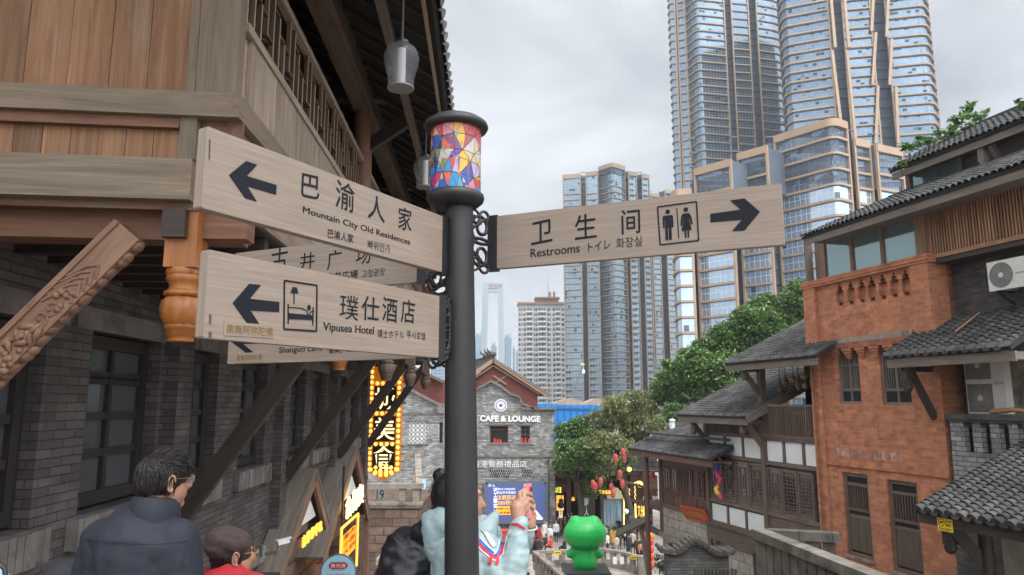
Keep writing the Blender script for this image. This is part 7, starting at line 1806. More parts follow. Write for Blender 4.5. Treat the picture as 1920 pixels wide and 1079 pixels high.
for pts, lab in (([(1170, 915), (1170, 930), (1170, 985)], 'straight yellow neon tube running down beside the tree trunk'), ([(1176, 916), (1180, 918), (1180, 984)], 'yellow neon tube with a bent head beside the street globe')):
    m = MB(); m.tube([P(a, b, 58) for a, b in pts], .05, 6); o = m.build('neon_tube', nl); tag(o, lab, 'neon tube')
pt_ = thing('neon_portal', 'black shop portal outlined in yellow neon with a scrolled corner and gold script', 'portal', P(1197, 985, 50)); m = MB()
a, b = p2(1190, 906, 50), p2(1208, 982, 50); m.box(a[0], b[0], 50, 50.3, b[1], a[1]); m.build('panel', mat['sign_black'], pt_)
m = MB(); m.tube([(a[0], 49.95, b[1]), (a[0], 49.95, a[1]), (a[0] + .3, 49.95, a[1] + .08)], .055, 6); q = V((a[0] + .32, 49.95, a[1] - .12)); scroll(m, q, V((1, 0, 0)), UZ, .22, 1.6, 1.6, .06, -1); m.tube([(b[0], 49.95, b[1] + .3), (b[0], 49.95, b[1] + 1.7)], .055, 6); m.build('neon_outline', nl, pt_)
m = MB(); put_text(m, '大茶', (0, 49.98, 0), (1, 0, 0), UZ, (0, -1, 0), a[0] + .15, b[0] - .05, b[1] + .4, b[1] + 1.4, .02, 0, .0); m.build('lettering', mat['lit_yellow'], pt_)
gl = thing('street_globe', 'round white globe lamp on a dark post in front of the shops', 'lamp', P(1174, 1010, 54)); q = P(1174, 960, 54); m = MB(); m.ell(q, .19, 14, 10); m.build('globe', plain('white_globe', (.70, .72, .74), .3), gl); m = MB(); m.tube([q + V((0, 0, -.15)), V((q.x, q.y, GZ))], .06, 8); m.build('post', mat['post_metal'], gl)
pw = thing('porch_lamp', 'warm glowing round lamp hanging near the porch eave', 'lamp', P(1180, 881, 45)); m = MB(); m.ell(P(1180, 881, 45), .14, 12, 8); m.build('globe', emit('warm_globe', (1, .45, .10), 1.6), pw); m = MB(); m.tube([P(1180, 877, 45), P(1180, 858, 45)], .012, 5); m.build('cord', mat['black'], pw)

# red lanterns
lr = plain('red_lantern_cloth', (.38, .045, .045), .6, 0, .08, 3); ltr = plain('lantern_trim', (.60, .20, .08), .5)
lan = [(1154, 860), (1168.5, 849), (1170, 858), (1162, 890), (1166.5, 908), (1112, 909), (1126, 904), (1116.5, 914), (1146, 915), (1149.5, 927), (1224, 891)]
lab_ = ['red lantern hanging alone high in the olive tree', 'upper red lantern of the touching pair near the porch eave', 'lower red lantern of the touching pair near the porch eave', 'red lantern beside the leaning trunk, above another lantern', 'red lantern low on the leaning trunk', 'red lantern hanging at the cafe end of the lantern row', 'red lantern topmost over the orange shop characters', 'red lantern tucked half behind its neighbour at the cafe end', 'red lantern just over the end of the orange characters', 'lowest red lantern, touching the cream shell canopy', 'red and gold lantern hanging inside the timber porch']
for i, ((px, py), lb) in enumerate(zip(lan, lab_)):
    Y_ = 49.5 + (i % 3) * .5 if i < 10 else 38; q = P(px, py, Y_); s_ = 1.0 if i < 10 else .8
    if i == 0:
        l0 = thing('red_lantern', lb, 'lantern', q, 'red lanterns over the plaza'); m = MB(); m.lathe([(.11, -.21), (.15, -.195), (.16, -.12), (.163, 0), (.16, .12), (.15, .195), (.11, .21)], q, 16, flute=.05, nf=16); m.build('shade', lr, l0)
        m = MB(); m.lathe([(.10, .24), (.10, .27)], q, 14); m.lathe([(.10, -.27), (.10, -.24)], q, 14); m.tube([q + V((0, 0, -.27)), q + V((0, 0, -.4))], .02, 5); m.build('trim', ltr, l0); m = MB(); m.tube([q + V((0, 0, .27)), q + V((0, 0, .9))], .008, 4); m.build('cord', mat['black'], l0)
    else: c = copy_thing(l0, q, lb); c.scale = (s_,) * 3

# ================================================================ people on the plaza
skin_m = plain('skin_tone', (.34, .195, .135), .55, 0, .05, 20)
_cloth = {}
def cloth(c, rough=.85):
    k_ = tuple(c)
    if k_ not in _cloth: _cloth[k_] = plain('garment_cloth', c, rough, 0, .12, 12, .25, 40)
    return _cloth[k_]
BK, WH, NV, GY, BG, RD_ = (.018, .018, .021), (.60, .58, .55), (.025, .03, .05), (.12, .13, .11), (.42, .34, .26), (.50, .04, .03)
def person(px, py, label, coat, trou, hair=BK, pose='stand', yaw=0, h=1.66, z=GZ, Y=None, long=False, hat=None, extra=None, group='people on the plaza', vox=.04):
    d = ray(px, py); q = d * (z / d.z) if Y is None else P(px, py, Y)
    b = V((q.x, q.y, z if Y is None else q.z)); t = thing('person', label, 'person', b, group, (0, 0, yaw)); s_ = h / 1.7
    c_, s0 = math.cos(yaw), math.sin(yaw)
    def J(x, y, zz): return b + V((x * c_ - y * s0, x * s0 + y * c_, zz)) * s_     # x: its side, y: the way it faces, 0 up from the feet
    pr = []; dz = 0
    if pose == 'sit': dz = -.42
    hp, sh_ = .90 + dz, 1.40 + dz
    pr += [('c', J(0, 0, hp), J(0, .02, hp + .22), .15, .14, 2), ('c', J(0, .02, hp + .2), J(0, .01, sh_ - .1), .15, .155, 2), ('c', J(-.13, 0, sh_ - .05), J(.13, 0, sh_ - .05), .085, .085, 2), ('c', J(0, 0, sh_), J(0, .02, sh_ + .1), .055, .052, 0),
           ('e', J(0, .03, sh_ + .19), (.078 * s_, .092 * s_, .108 * s_), None, 0), ('e', J(0, -.008, sh_ + .215), (.09 * s_, .095 * s_, .105 * s_), None, 1), ('c', J(0, .12, sh_ + .17), J(0, .125, sh_ + .19), .012, .01, 0)]
    if pose == 'sit':
        for sg in (-1, 1): pr += [('c', J(.09 * sg, .03, hp), J(.11 * sg, .42, hp + .02), .085, .065, 3), ('c', J(.11 * sg, .42, hp), J(.11 * sg, .45, .08), .06, .045, 3), ('c', J(.11 * sg, .42, .05), J(.11 * sg, .58, .04), .045, .04, 4), ('c', J(.19 * sg, 0, sh_ - .06), J(.23 * sg, .12, sh_ - .34), .06, .05, 2), ('c', J(.23 * sg, .12, sh_ - .34), J(.1 * sg, .33, sh_ - .38), .048, .04, 2), ('e', J(.1 * sg, .36, sh_ - .38), (.04, .05, .035), None, 0)]
    else:
        st = .17 if pose == 'walk' else .02
        for sg in (-1, 1):
            f = st * sg
            pr += [('c', J(.085 * sg, 0, hp), J(.09 * sg, f * .6 + .03, .48), .088, .062, 3), ('c', J(.09 * sg, f * .6 + .03, .48), J(.095 * sg, f - .02, .09), .058, .042, 3), ('c', J(.095 * sg, f - .03, .045), J(.11 * sg, f + .13, .035), .045, .035, 4)]
            if pose == 'photo': pr += [('c', J(.19 * sg, 0, sh_ - .05), J(.24 * sg, .18, sh_ - .2), .06, .05, 2), ('c', J(.24 * sg, .18, sh_ - .2), J(.09 * sg, .36, sh_ + .1), .048, .04, 2), ('e', J(.08 * sg, .38, sh_ + .14), (.04, .045, .05), None, 0)]
            else: pr += [('c', J(.19 * sg, 0, sh_ - .05), J(.235 * sg, -f * .4, sh_ - .33), .062, .052, 2), ('c', J(.235 * sg, -f * .4, sh_ - .33), J(.225 * sg, .09 - f * .7, sh_ - .58), .05, .04, 2), ('e', J(.225 * sg, .1 - f * .7, sh_ - .65), (.035, .04, .055), None, 0)]
    if long: pr += [('c', J(0, 0, hp - .3), J(0, 0, hp), .2, .16, 2)]
    if hair and long: pr += [('c', J(0, -.06, sh_ + .15), J(0, -.1, sh_ - .08), .07, .05, 1)]
    mats = [skin_m, cloth(hat or hair), cloth(coat), cloth(trou), cloth((.03, .03, .03))]
    skin('body', pr, vox, mats, t, 3, n=8)
    if extra: extra(t, J)
    return t
def backpack(c):
    def f(t, J): skin('backpack', [('c', J(0, -.2, 1.05), J(0, -.2, 1.3), .12, .11, 0)], .04, cloth(c), t, 2, n=8)
    return f
def phone_in_hand(t, J):
    m = MB(); m.bar(J(-.02, .42, 1.53), J(.02 + .12, .42, 1.53), .012, .075); m.build('phone', mat['black'], t)
def fur(t, J): skin('fur_hood', [('c', J(-.1, -.06, 1.42), J(.1, -.06, 1.42), .07, .07, 0)], .035, cloth(WH), t, 2, n=8)
BR = (.05, .033, .026)
person(1004, 1018, 'person in dark navy coat and maroon trousers raising both arms to take a photo', NV, (.10, .02, .025), pose='photo', yaw=.5, h=1.72, extra=phone_in_hand)
person(1021, 1019, 'person in long white coat with dark hair beside the cafe billboard', WH, BK, long=True, yaw=2.6)
person(1031, 1026, 'person in puffy white jacket and pale trousers walking past the seated group', WH, BG, pose='walk', yaw=2.9, h=1.62)
person(1047, 1010, 'person all in black standing by the guitar window', BK, BK, yaw=3.3, h=1.7)
person(1060, 1008, 'person in black coat with a red front behind the frog', BK, BK, yaw=2.9, h=1.65, extra=lambda t, J: skin('red_top', [('c', J(0, .12, 1.05), J(0, .12, 1.3), .07, .07, 0)], .035, cloth(RD_), t, 2, n=8))
person(931, 1000, 'person in teal jacket and white cap beside the red table', (.02, .28, .30), BK, hat=WH, yaw=2.8, h=1.6)
person(1008, 1040, 'person in black sitting with their back turned, nearest the stone rail', BK, BK, pose='sit', yaw=.2)
person(1016, 1037, 'seated person with light brown hair between two dark coats', (.10, .06, .05), BK, hair=(.22, .12, .06), pose='sit', yaw=.4, h=1.5)
person(1024, 1034, 'seated person in dark maroon jacket in the middle of the sitting group', (.06, .02, .025), BK, pose='sit', yaw=1.2)
person(1033, 1038, 'seated person in a vivid orange red jacket', (.62, .05, .02), BK, pose='sit', yaw=1.6)
person(1059, 1040, 'seated person in black by the frog, leaning on the rail', BK, BK, pose='sit', yaw=1.4, h=1.55)
person(1134, 1024, 'person in cream top with long dark hair beside the frog', BG, BK, long=True, yaw=2.8, h=1.6)
person(1146, 1023, 'person in grey green coat and black trousers facing the frog', GY, BK, yaw=3.1, h=1.74)
person(1162, 1012, 'person in hooded black jacket holding up a phone by the waterfall picture', BK, BK, yaw=2.7, pose='photo', h=1.72, hat=BK)
person(1162, 1033, 'person in dark brown coat with a white fur hood', BR, BK, yaw=.2, h=1.62, extra=fur)
person(1173, 1030, 'person in black with a white backpack', BK, BK, yaw=-.2, h=1.66, extra=backpack(WH))
person(1187, 1040, 'person in beige jacket and black trousers near the porch stair', BG, BK, yaw=-.5, h=1.7)
person(1157, 1040, 'small person in pale beige padded coat behind the rail', (.50, .40, .30), BG, yaw=.3, h=1.35)
person(1140, 1037, 'small person in white coat behind the frog arm', WH, BK, yaw=1.0, h=1.4)
person(1203, 1062, 'person in peach pink jacket under the porch stair', (.60, .24, .15), BK, yaw=-.8, h=1.66)
person(1208, 1075, 'person in black beside the tall porch pole', BK, BK, yaw=-.4, h=1.72)
person(1219, 1052, 'person in white and orange jacket behind the porch pole', WH, (.5, .15, .03), yaw=-1, h=1.62)
person(1177, 1022, 'person in dark grey coat half hidden in the crowd by the globe lamp', (.06, .06, .065), BK, yaw=2.2, h=1.66)
person(1128, 1014, 'person in charcoal jacket behind the cream topped person', (.05, .05, .055), NV, yaw=2.9, h=1.68)
person(1066, 1003, 'person in black coat standing in the dark shop doorway', BK, BK, yaw=3.0, h=1.7)
person(990, 1142, 'person in pale yellow padded jacket below the red table', (.55, .55, .36), GY, yaw=.4, h=1.66, Y=36)
person(977, 1170, 'person with dark hair in grey green coat below the phone', GY, BK, yaw=.8, h=1.6, Y=34)
person(1003, 1165, 'person with black hair in black coat next to the pale yellow jacket', BK, BK, yaw=-.4, h=1.64, Y=35)
person(1034, 1170, 'person with black hair beside the near end of the frog balustrade', BK, NV, yaw=.3, h=1.64, Y=35)
crowd = [(1014, 1006, 'person in grey blue coat standing before the billboard corner', (.10, .13, .17), BK, 3.0), (1038, 1004, 'person in tan coat near the shop row entrance', (.30, .21, .13), BK, 2.7), (1043, 1017, 'person in white top and black skirt walking toward the frog', WH, BK, 3.2), (1052, 1003, 'person in dark green jacket by the placard', (.03, .06, .04), BK, 2.9), (1072, 1001, 'person in pale grey coat in front of the teal door sign', (.36, .36, .37), NV, 3.1),
  (1122, 1008, 'person in red jacket far back under the orange characters', (.40, .04, .04), BK, 2.8), (1152, 1005, 'person in cream coat standing close to the waterfall picture', (.50, .45, .38), BK, 3.2), (1168, 1003, 'person in navy jacket between two tall dark coats', NV, BK, 2.9), (1181, 1012, 'person in white jacket beside the neon portal', WH, BK, 2.6), (1192, 1020, 'person in black jacket and blue jeans by the porch stair', BK, (.06, .10, .2), -.3), (1180, 1044, 'person in dark coat just behind the balustrade end', (.03, .03, .035), BK, .4), (1196, 1052, 'person in brown jacket next to the balustrade end post', BR, BK, -.6),
  (1213, 1038, 'person in orange jacket between the porch pole and the stone base', (.6, .17, .02), BK, -.9), (1150, 1031, 'person in mustard coat in the row behind the rail', (.42, .26, .05), BK, .3), (1128, 1031, 'person in black and white jacket behind the frog shoulder', (.25, .25, .25), BK, .9), (1024, 1012, 'person in beige trench coat facing the seated group', (.40, .32, .22), BK, 2.2)]
for i_, (px, py, lb, co_, tr_, yw) in enumerate(crowd): person(px, py, lb, co_, tr_, yaw=yw, h=1.58 + .03 * (i_ % 5), pose='walk' if i_ % 3 == 0 else 'stand', long=i_ % 4 == 1)
inf = thing('inflatable_column', 'orange and red inflatable column behind the tall porch pole', 'inflatable', tz(1221, 1075, GZ)); q = tz(1221, 1070, GZ); m = MB()
for i in range(4): m.ell(q + V((0, 0, .35 + i * .5)), (.24, .24, .32), 12, 8)
m.build('red_stack', plain('red_inflatable', (.62, .05, .025), .35), inf); m = MB(); m.ell(q + V((0, 0, 2.25)), (.30, .30, .3), 12, 8); m.build('orange_top', plain('orange_inflatable', (.75, .22, .01), .35), inf)
rt = thing('red_table', 'long red covered table in front of the cafe billboard', 'table', tz(975, 1016, GZ)); a, b = tz(928, 1016, GZ), tz(1022, 1013, GZ); m = MB(); m.bar(a + V((0, .4, .38)), b + V((0, .4, .38)), .9, .74); m.build('cover', plain('red_cloth_cover', (.42, .035, .025), .7, 0, .1), rt); m = MB(); m.bar(a + V((0, .4, .78)), b + V((0, .4, .78)), 1.0, .05); m.build('table_top', plain('orange_red_top', (.5, .07, .04), .6), rt)
pp = thing('picket_placard', 'small cream placard on a stick held above the crowd by the guitar window', 'placard', tz(1051, 1008, GZ)); q = P(1051.5, 964, 57); m = MB(); m.box(q.x - .15, q.x + .15, 57, 57.03, q.z - .32, q.z + .32); m.build('card', plain('cream_card', (.55, .40, .30), .6), pp); m = MB(); m.tube([q + V((0, .02, -.3)), q + V((0, .02, -1.2))], .015, 5); m.build('stick', mat['slat_wood'], pp); m = MB(); [put_text(m, c, (0, 57, 0), (1, 0, 0), UZ, (0, -1, 0), q.x - .07, q.x + .07, q.z + .1 - .17 * i, q.z + .24 - .17 * i, .008) for i, c in enumerate('茶饮')]; m.build('lettering', mat['ink'], pp)
dr_ = thing('drum_table', 'dark round planter with a brown parcel shaped lid near the sitting group', 'planter', tz(983, 1040, GZ)); q = tz(987, 1036, GZ); m = MB(); m.lathe([(.75, 0), (.8, .55), (.76, .6)], q, 24); m.build('planter', plain('dark_planter', (.03, .03, .03), .6), dr_)
# ================================================================ people close to the fingerpost
def basis(yaw):      # yaw: turned to the right of straight ahead
    return V((math.cos(yaw), -math.sin(yaw), 0)), V((math.sin(yaw), math.cos(yaw), 0))
def wrinkle(amp, f, seed=0, fold=.5):
    def d(c):
        a = mnoise.noise(V((c.x * f + seed, c.y * f, c.z * f * 1.4))); b = mnoise.noise(V((c.x * f * 2.7 + 9, c.y * f * 2.7, c.z * f * 3.4 + seed)))
        r = 1 - abs(mnoise.noise(V((c.x * f * 1.2 + 4, c.y * f * 1.2 + seed, c.z * f * 2.6)))) * 2
        return amp * (.55 * a + .3 * b + fold * .5 * r)
    return d
def hair_locks(mb, c, R_, F_, rad, n, seed, length=.05, zmin=-.35, face=.35, thick=.0032, flow=(0, 0, -1), lift=.006):
    """short tapered locks lying over a head with axes R_ (side), F_ (face)"""
    g = random.Random(seed); k = 0
    while k < n:
        d = V((g.gauss(0, 1), g.gauss(0, 1), g.gauss(0, 1))).normalized()
        if d.z < zmin or (d.y > face and d.z < .55): continue
        p = c + R_ * (d.x * rad[0]) + F_ * (d.y * rad[1]) + UZ * (d.z * rad[2]); nn = (R_ * d.x / rad[0] + F_ * d.y / rad[1] + UZ * d.z / rad[2]).normalized()
        fl = V(flow) + R_ * g.uniform(-.6, .6) + F_ * g.uniform(-.2, .9) * max(d.z, 0) + nn * .12; fl = (fl - nn * fl.dot(nn) * .9)
        if fl.length < .05: continue
        fl.normalize(); L_ = length * g.uniform(.6, 1.3)
        mb.tube([p - nn * .003, p + fl * L_ * .5 + nn * lift, p + fl * L_ + nn * (lift * g.uniform(-.4, 1.3)) - UZ * .004], [thick, thick * .9, thick * .2], 4, caps=False); k += 1
hair_m = plain('black_hair', (.010, .008, .008), .45, 0, .25, 40, spec=.35)
hair_b = plain('dark_hair', (.017, .013, .013), .45, 0, .3, 30, isl=.4, spec=.35)
skin_f = plain('warm_skin', (.35, .185, .125), .5, 0, .06, 25, .1, 120)
def head_prims(c, R_, F_, s_=1.0, neck=.14, mi=0):
    M_ = Matrix((R_, F_, UZ)).transposed()
    def q(r, f, u): return c + (R_ * r + F_ * f + UZ * u) * s_
    return [('e', q(0, -.012, .018), (.076 * s_, .095 * s_, .098 * s_), M_, mi), ('e', q(0, .022, -.045), (.062 * s_, .072 * s_, .078 * s_), M_, mi),
            ('c', q(0, .062, -.095), q(0, .068, -.10), .026 * s_, .022 * s_, mi), ('c', q(0, .090, .006), q(0, .106, -.028), .008 * s_, .0145 * s_, mi),
            ('c', q(-.012, .086, -.055), q(.012, .086, -.055), .0095 * s_, .0095 * s_, mi), ('c', q(-.01, .083, -.068), q(.01, .083, -.068), .01 * s_, .01 * s_, mi),
            ('c', q(0, -.025, -.04), c - UZ * neck - F_ * .035, .056 * s_, .06 * s_, mi), ('c', q(-.03, .076, .03), q(.03, .076, .03), .014 * s_, .014 * s_, mi)]
def ear(c, R_, F_, sg, parent):
    m = MB(); o = c + R_ * (sg * .076) - F_ * .004 - UZ * .006
    pts = []
    for i in range(13):
        a = -1.9 + i / 12 * 4.6; pts.append(o + F_ * (-.014 * math.cos(a + .25)) + UZ * (.030 * math.sin(a + .25)) + R_ * sg * (.014 + .004 * math.sin(a)))
    m.tube(pts, [.0045] * 12 + [.003], 7); m.ell(o + R_ * sg * .010, (.006, .012, .026), 8, 6, 0, Matrix((R_, F_, UZ)).transposed()); m.ell(o - UZ * .026 + F_ * .004 + R_ * sg * .011, (.006, .008, .010), 8, 6); m.tube([o + F_ * .004 + UZ * .012 + R_ * sg * .014, o - F_ * .006 + UZ * .002 + R_ * sg * .016, o + F_ * .002 - UZ * .014 + R_ * sg * .014], .003, 6)
    return m.build('ear', skin_f, parent)
from mathutils.bvhtree import BVHTree
def ribbon(name, pix, wd, m_, parent, surf, lift=.003, sub=6, off=0.):
    Mx = inv(surf); Mi = Mx.inverted() if Mx is not None else Matrix.Identity(4)
    # world-space copy of the sleeve to lay the tape on
    vs = [inv(surf.parent).inverted() @ v.co for v in surf.data.vertices]; tr = BVHTree.FromPolygons(vs, [tuple(p.vertices) for p in surf.data.polygons])
    pts = []
    for (a, b) in zip(pix, pix[1:]):
        for i in range(sub): pts.append((a[0] + (b[0] - a[0]) * i / sub, a[1] + (b[1] - a[1]) * i / sub))
    pts.append(pix[-1]); L_, Rr = [], []
    for i, p in enumerate(pts):
        a, b = pts[max(i - 1, 0)], pts[min(i + 1, len(pts) - 1)]; t = V((b[0] - a[0], b[1] - a[1])).normalized(); n_ = V((t.y, -t.x))
        for s_, out in ((-wd / 2 + off, L_), (wd / 2 + off, Rr)):
            d = ray(p[0] + n_.x * s_, p[1] + n_.y * s_).normalized(); h_ = tr.ray_cast(V((0, 0, 0)), d)
            out.append(h_[0] + h_[1] * lift if h_[0] is not None else None)
    m = MB()
    for i in range(len(pts) - 1):
        if None not in (L_[i], L_[i + 1], Rr[i], Rr[i + 1]): m.add([L_[i], Rr[i], Rr[i + 1], L_[i + 1]], [(0, 1, 2, 3)], None, 0, True)
    if m.f: m.build(name, m_, parent)
def legs(b, R_, F_, z_hip, z_foot, m_, parent):
    pr = []
    for sg in (-1, 1):
        h_ = b + R_ * (.09 * sg); pr += [('c', V((h_.x, h_.y, z_hip)), V((h_.x, h_.y, (z_hip + z_foot) / 2 + .02)) + F_ * .03, .10, .068, 0), ('c', V((h_.x, h_.y, (z_hip + z_foot) / 2 + .02)) + F_ * .03, V((h_.x, h_.y, z_foot + .08)), .064, .046, 0)]
    skin('trousers', pr, .025, m_, parent, 3); m = MB()
    for sg in (-1, 1): h_ = b + R_ * (.09 * sg); m.ell(V((h_.x, h_.y, z_foot + .05)) + F_ * .06, (.055, .13, .055), 10, 6, 0, Matrix((R_, F_, UZ)).transposed())
    m.build('shoe', mat['black'], parent)

# ---- man in a navy jacket, short dark hair and glasses
c = P(309, 902, 2.95); bR, bF = basis(R(12)); hR, hF = basis(R(44))
tor = P(262, 1000, 2.95); zsh = P(262, 985, 2.95).z
man = thing('person', 'man in a navy padded jacket with short dark hair and thin glasses, seen from behind', 'person', (tor.x, tor.y, -2.15))
mb_ = V((tor.x, tor.y, 0))
body = skin('body', head_prims(c, hR, hF, .92, .16) + [('c', mb_ + UZ * (zsh - .12), mb_ + UZ * (zsh - .5), .07, .09, 0)], .006, skin_f, man, 5)
ear(c - hR * .011, hR, hF, 1, man); ear(c + hR * .011, hR, hF, -1, man)
Mh = Matrix((hR, hF, UZ)).transposed()
skin('hair', [('e', c + UZ * .020 - hF * .018, (.078, .092, .093), Mh, 0), ('e', c + UZ * .036 + hF * .022, (.068, .074, .072), Mh, 0), ('c', c - UZ * .028 - hF * .048, c - UZ * .052 - hF * .044, .042, .034, 0)], .005, hair_m, man, 3, wrinkle(.005, 34, 3))
m = MB(); hair_locks(m, c + UZ * .020 - hF * .017, hR, hF, (.079, .093, .094), 1500, 4, .034, -.45, .35, .0022, (0, 0, -1), .0025); hair_locks(m, c + UZ * .034, hR, hF, (.072, .086, .083), 500, 8, .045, .2, 1.0, .0022, (.6, .3, .1), .006); m.build('hair_strands', hair_b, man)
m = MB(); o = c + hF * .094 + UZ * .004
for sg in (-1, 1):
    q = o + hR * (.031 * sg); ring = [q + hR * (.026 * math.cos(a)) + UZ * (.019 * math.sin(a)) for a in [2 * math.pi * k / 16 for k in range(17)]]; m.tube(ring, .0013, 5, caps=False); m.tube([q + hR * (.026 * sg) + UZ * .006, c + hR * (.07 * sg) + hF * .05 + UZ * .010, c + hR * (.071 * sg) - hF * .004 + UZ * .012], .0016, 5)
m.tube([o - hR * .008, o + hR * .008], .0013, 5); m.build('glasses', plain('gold_wire', (.35, .24, .10), .3, .9, .05), man)
m = MB()
for sg in (-1, 1): m.prism([(.025 * math.cos(a), .018 * math.sin(a)) for a in [2 * math.pi * k / 16 for k in range(16)]], o + hR * (.034 * sg), hR, UZ, hF, .001)
m.build('lens', glass('spectacle_lens', (.75, .75, .72), .03, 0, .35), man)
navy = plain('navy_padded_cloth', (.011, .0135, .024), .75, 0, .15, 14, .35, 60, bd=.004)
nb_ = P(292, 948, 2.95)
sL, sR = mb_ - bR * .155 + UZ * (zsh - .065), mb_ + bR * .165 + UZ * (zsh - .055)
jp = [('c', mb_ + UZ * (zsh - .09), mb_ + UZ * (zsh - .6), .17, .18, 0), ('e', mb_ - bF * .04 + UZ * (zsh - .08), (.21, .11, .12), Matrix((bR, bF, UZ)).transposed(), 0), ('c', sL, sR, .09, .088, 0), ('c', mb_ + UZ * (zsh - .01) - bR * .04, V((nb_.x, nb_.y, zsh + .02)), .095, .078, 0), ('c', mb_ - bR * .05 + UZ * (zsh - .12), mb_ - bR * .06 + UZ * (zsh - .62), .15, .16, 0), ('c', mb_ + bR * .05 + UZ * (zsh - .12), mb_ + bR * .06 + UZ * (zsh - .62), .15, .16, 0), ('e', mb_ - bF * .05 + UZ * (zsh - .2), (.2, .1, .22), Matrix((bR, bF, UZ)).transposed(), 0),
      ('c', sL - UZ * .01, sL - bR * .06 - UZ * .30, .09, .084, 0), ('c', sL - bR * .06 - UZ * .30, sL - bR * .03 - UZ * .56 + bF * .1, .08, .064, 0), ('c', sR - UZ * .01, sR + bR * .06 - UZ * .30, .09, .084, 0), ('c', sR + bR * .06 - UZ * .30, sR + bR * .03 - UZ * .56 + bF * .1, .08, .062, 0)]
jk = skin('jacket', jp, .012, navy, man, 5, wrinkle(.0065, 9, 1, .9))
m = MB(); cc_ = V((nb_.x, nb_.y, zsh + .04)); n_ = 26
for j in range(2):
    pts = [cc_ + hR * (.094 * math.cos(a)) + hF * (.094 * math.sin(a) + .005) + UZ * (.018 * math.sin(a) + .0) for a in [2 * math.pi * k / n_ for k in range(n_ + 1)]]
prof = []
vs, fs = [], []
for k in range(n_):
    a = 2 * math.pi * k / n_
    for (rr, zq) in ((.098, -.06), (.094, .0), (.086, .06), (.081, .063), (.079, .0)): vs.append(cc_ + bR * (rr * math.cos(a)) + bF * (rr * 1.02 * math.sin(a)) + UZ * (zq + .012 * math.cos(a) * 0 - .014 * math.sin(a)))
for k in range(n_):
    for j in range(4): a, b = k * 5 + j, ((k + 1) % n_) * 5 + j; fs.append((a, b, b + 1, a + 1))
m.add(vs, fs, None, 0, True); m.build('collar', navy, jk)
sm_ = plain('navy_seam', (.008, .009, .015), .7)
for pix in ([(162, 1012), (200, 1017), (250, 1020), (300, 1020), (350, 1015)], [(165, 1010), (176, 1040), (180, 1079)], [(352, 1012), (344, 1045), (338, 1079)], [(150, 1062), (172, 1066), (182, 1064)]): ribbon('seam', pix, 2.2, sm_, jk, jk, .0025, 8)
for sg, q in ((-1, sL - bR * .03 - UZ * .62 + bF * .12), (1, sR + bR * .03 - UZ * .62 + bF * .12)):
    pr = [('c', q + UZ * .03, q - UZ * .035, .026, .03, 0)] + [('c', q - UZ * .04 + bF * (.018 * (i - 1.5)), q - UZ * (.085 + .012 * (1 if 0 < i < 3 else 0)) + bF * (.018 * (i - 1.5)) - bR * sg * .012, .009, .0075, 0) for i in range(4)] + [('c', q - UZ * .01 + bF * .03, q - UZ * .055 + bF * .05, .01, .008, 0)]
    skin('hand', pr, .005, skin_f, man, 2)
legs(mb_, bR, bF, zsh - .62, -2.15, cloth((.03, .03, .035)), man)

# ---- woman in a brown beret and red coat
Yb = 3.5; c = P(437, 1041, Yb); hR, hF = basis(R(58)); Mh = Matrix((hR, hF, UZ)).transposed(); zsh = P(430, 1074, Yb).z - .03
wb0 = V((c.x - .01, c.y - .03, 0))
wo_ = thing('person', 'woman in a dark brown beret and red coat with gold glasses', 'person', (wb0.x, wb0.y, -2.35))
skin('body', head_prims(c, hR, hF, .90, .15) + [('c', wb0 + UZ * (zsh - .12), wb0 + UZ * (zsh - .5), .07, .09, 0)], .006, skin_f, wo_, 5); ear(c - hR * .008, hR, hF, 1, wo_)
skin('hair', [('e', c + UZ * .012 - hF * .02, (.078, .088, .088), Mh, 0), ('c', c - UZ * .03 - hF * .045, c - UZ * .11 - hF * .05 - hR * .02, .05, .045, 0), ('c', c - UZ * .01 + hR * .04, c - UZ * .11 + hR * .05 + hF * .02, .026, .018, 0), ('c', c - UZ * .03 - hR * .06 - hF * .03, c - UZ * .12 - hR * .07 - hF * .04, .04, .03, 0)], .006, hair_m, wo_, 3, wrinkle(.005, 26, 5))
bc = P(431, 1019, Yb); br_ = plain('brown_felt', (.045, .028, .026), .9, 0, .2, 30, .3, 150, bd=.003)
tilt = Matrix.Rotation(R(14), 3, 'Y') @ Matrix.Rotation(R(-8), 3, 'X')
skin('beret', [('e', bc + V((-.004, 0, .006)), (.104, .108, .068), tilt, 0), ('e', bc + V((-.022, -.01, -.022)), (.088, .096, .06), tilt, 0), ('c', bc + V((.018, .0, -.022)), bc + V((.028, .01, -.03)), .076, .072, 0)], .006, br_, wo_, 4, wrinkle(.007, 11, 2, 1.0))
m = MB(); m.tube([bc + V((-.01, 0, .060)), bc + V((-.012, 0, .066))], .004, 6); m.build('beret_stalk', br_, wo_)
m = MB(); o = c + hF * .098 + UZ * .004
for sg in (-1, 1): q = o + hR * (.029 * sg); m.tube([q + hR * (.027 * math.cos(a)) + UZ * (.022 * math.sin(a)) for a in [2 * math.pi * k / 16 for k in range(17)]], .0016, 5, caps=False); m.tube([q + hR * (.027 * sg) + UZ * .006, c + hR * (.066 * sg) + UZ * .012], .002, 5)
m.build('glasses', plain('gold_wire', (.45, .28, .10), .3, .9, .05), wo_)
red = plain('red_wool', (.36, .012, .020), .85, 0, .12, 25, .35, 130, bd=.003); bR, bF = basis(R(20))
sL, sR = wb0 - bR * .165 + UZ * (zsh - .03), wb0 + bR * .165 + UZ * (zsh - .03)
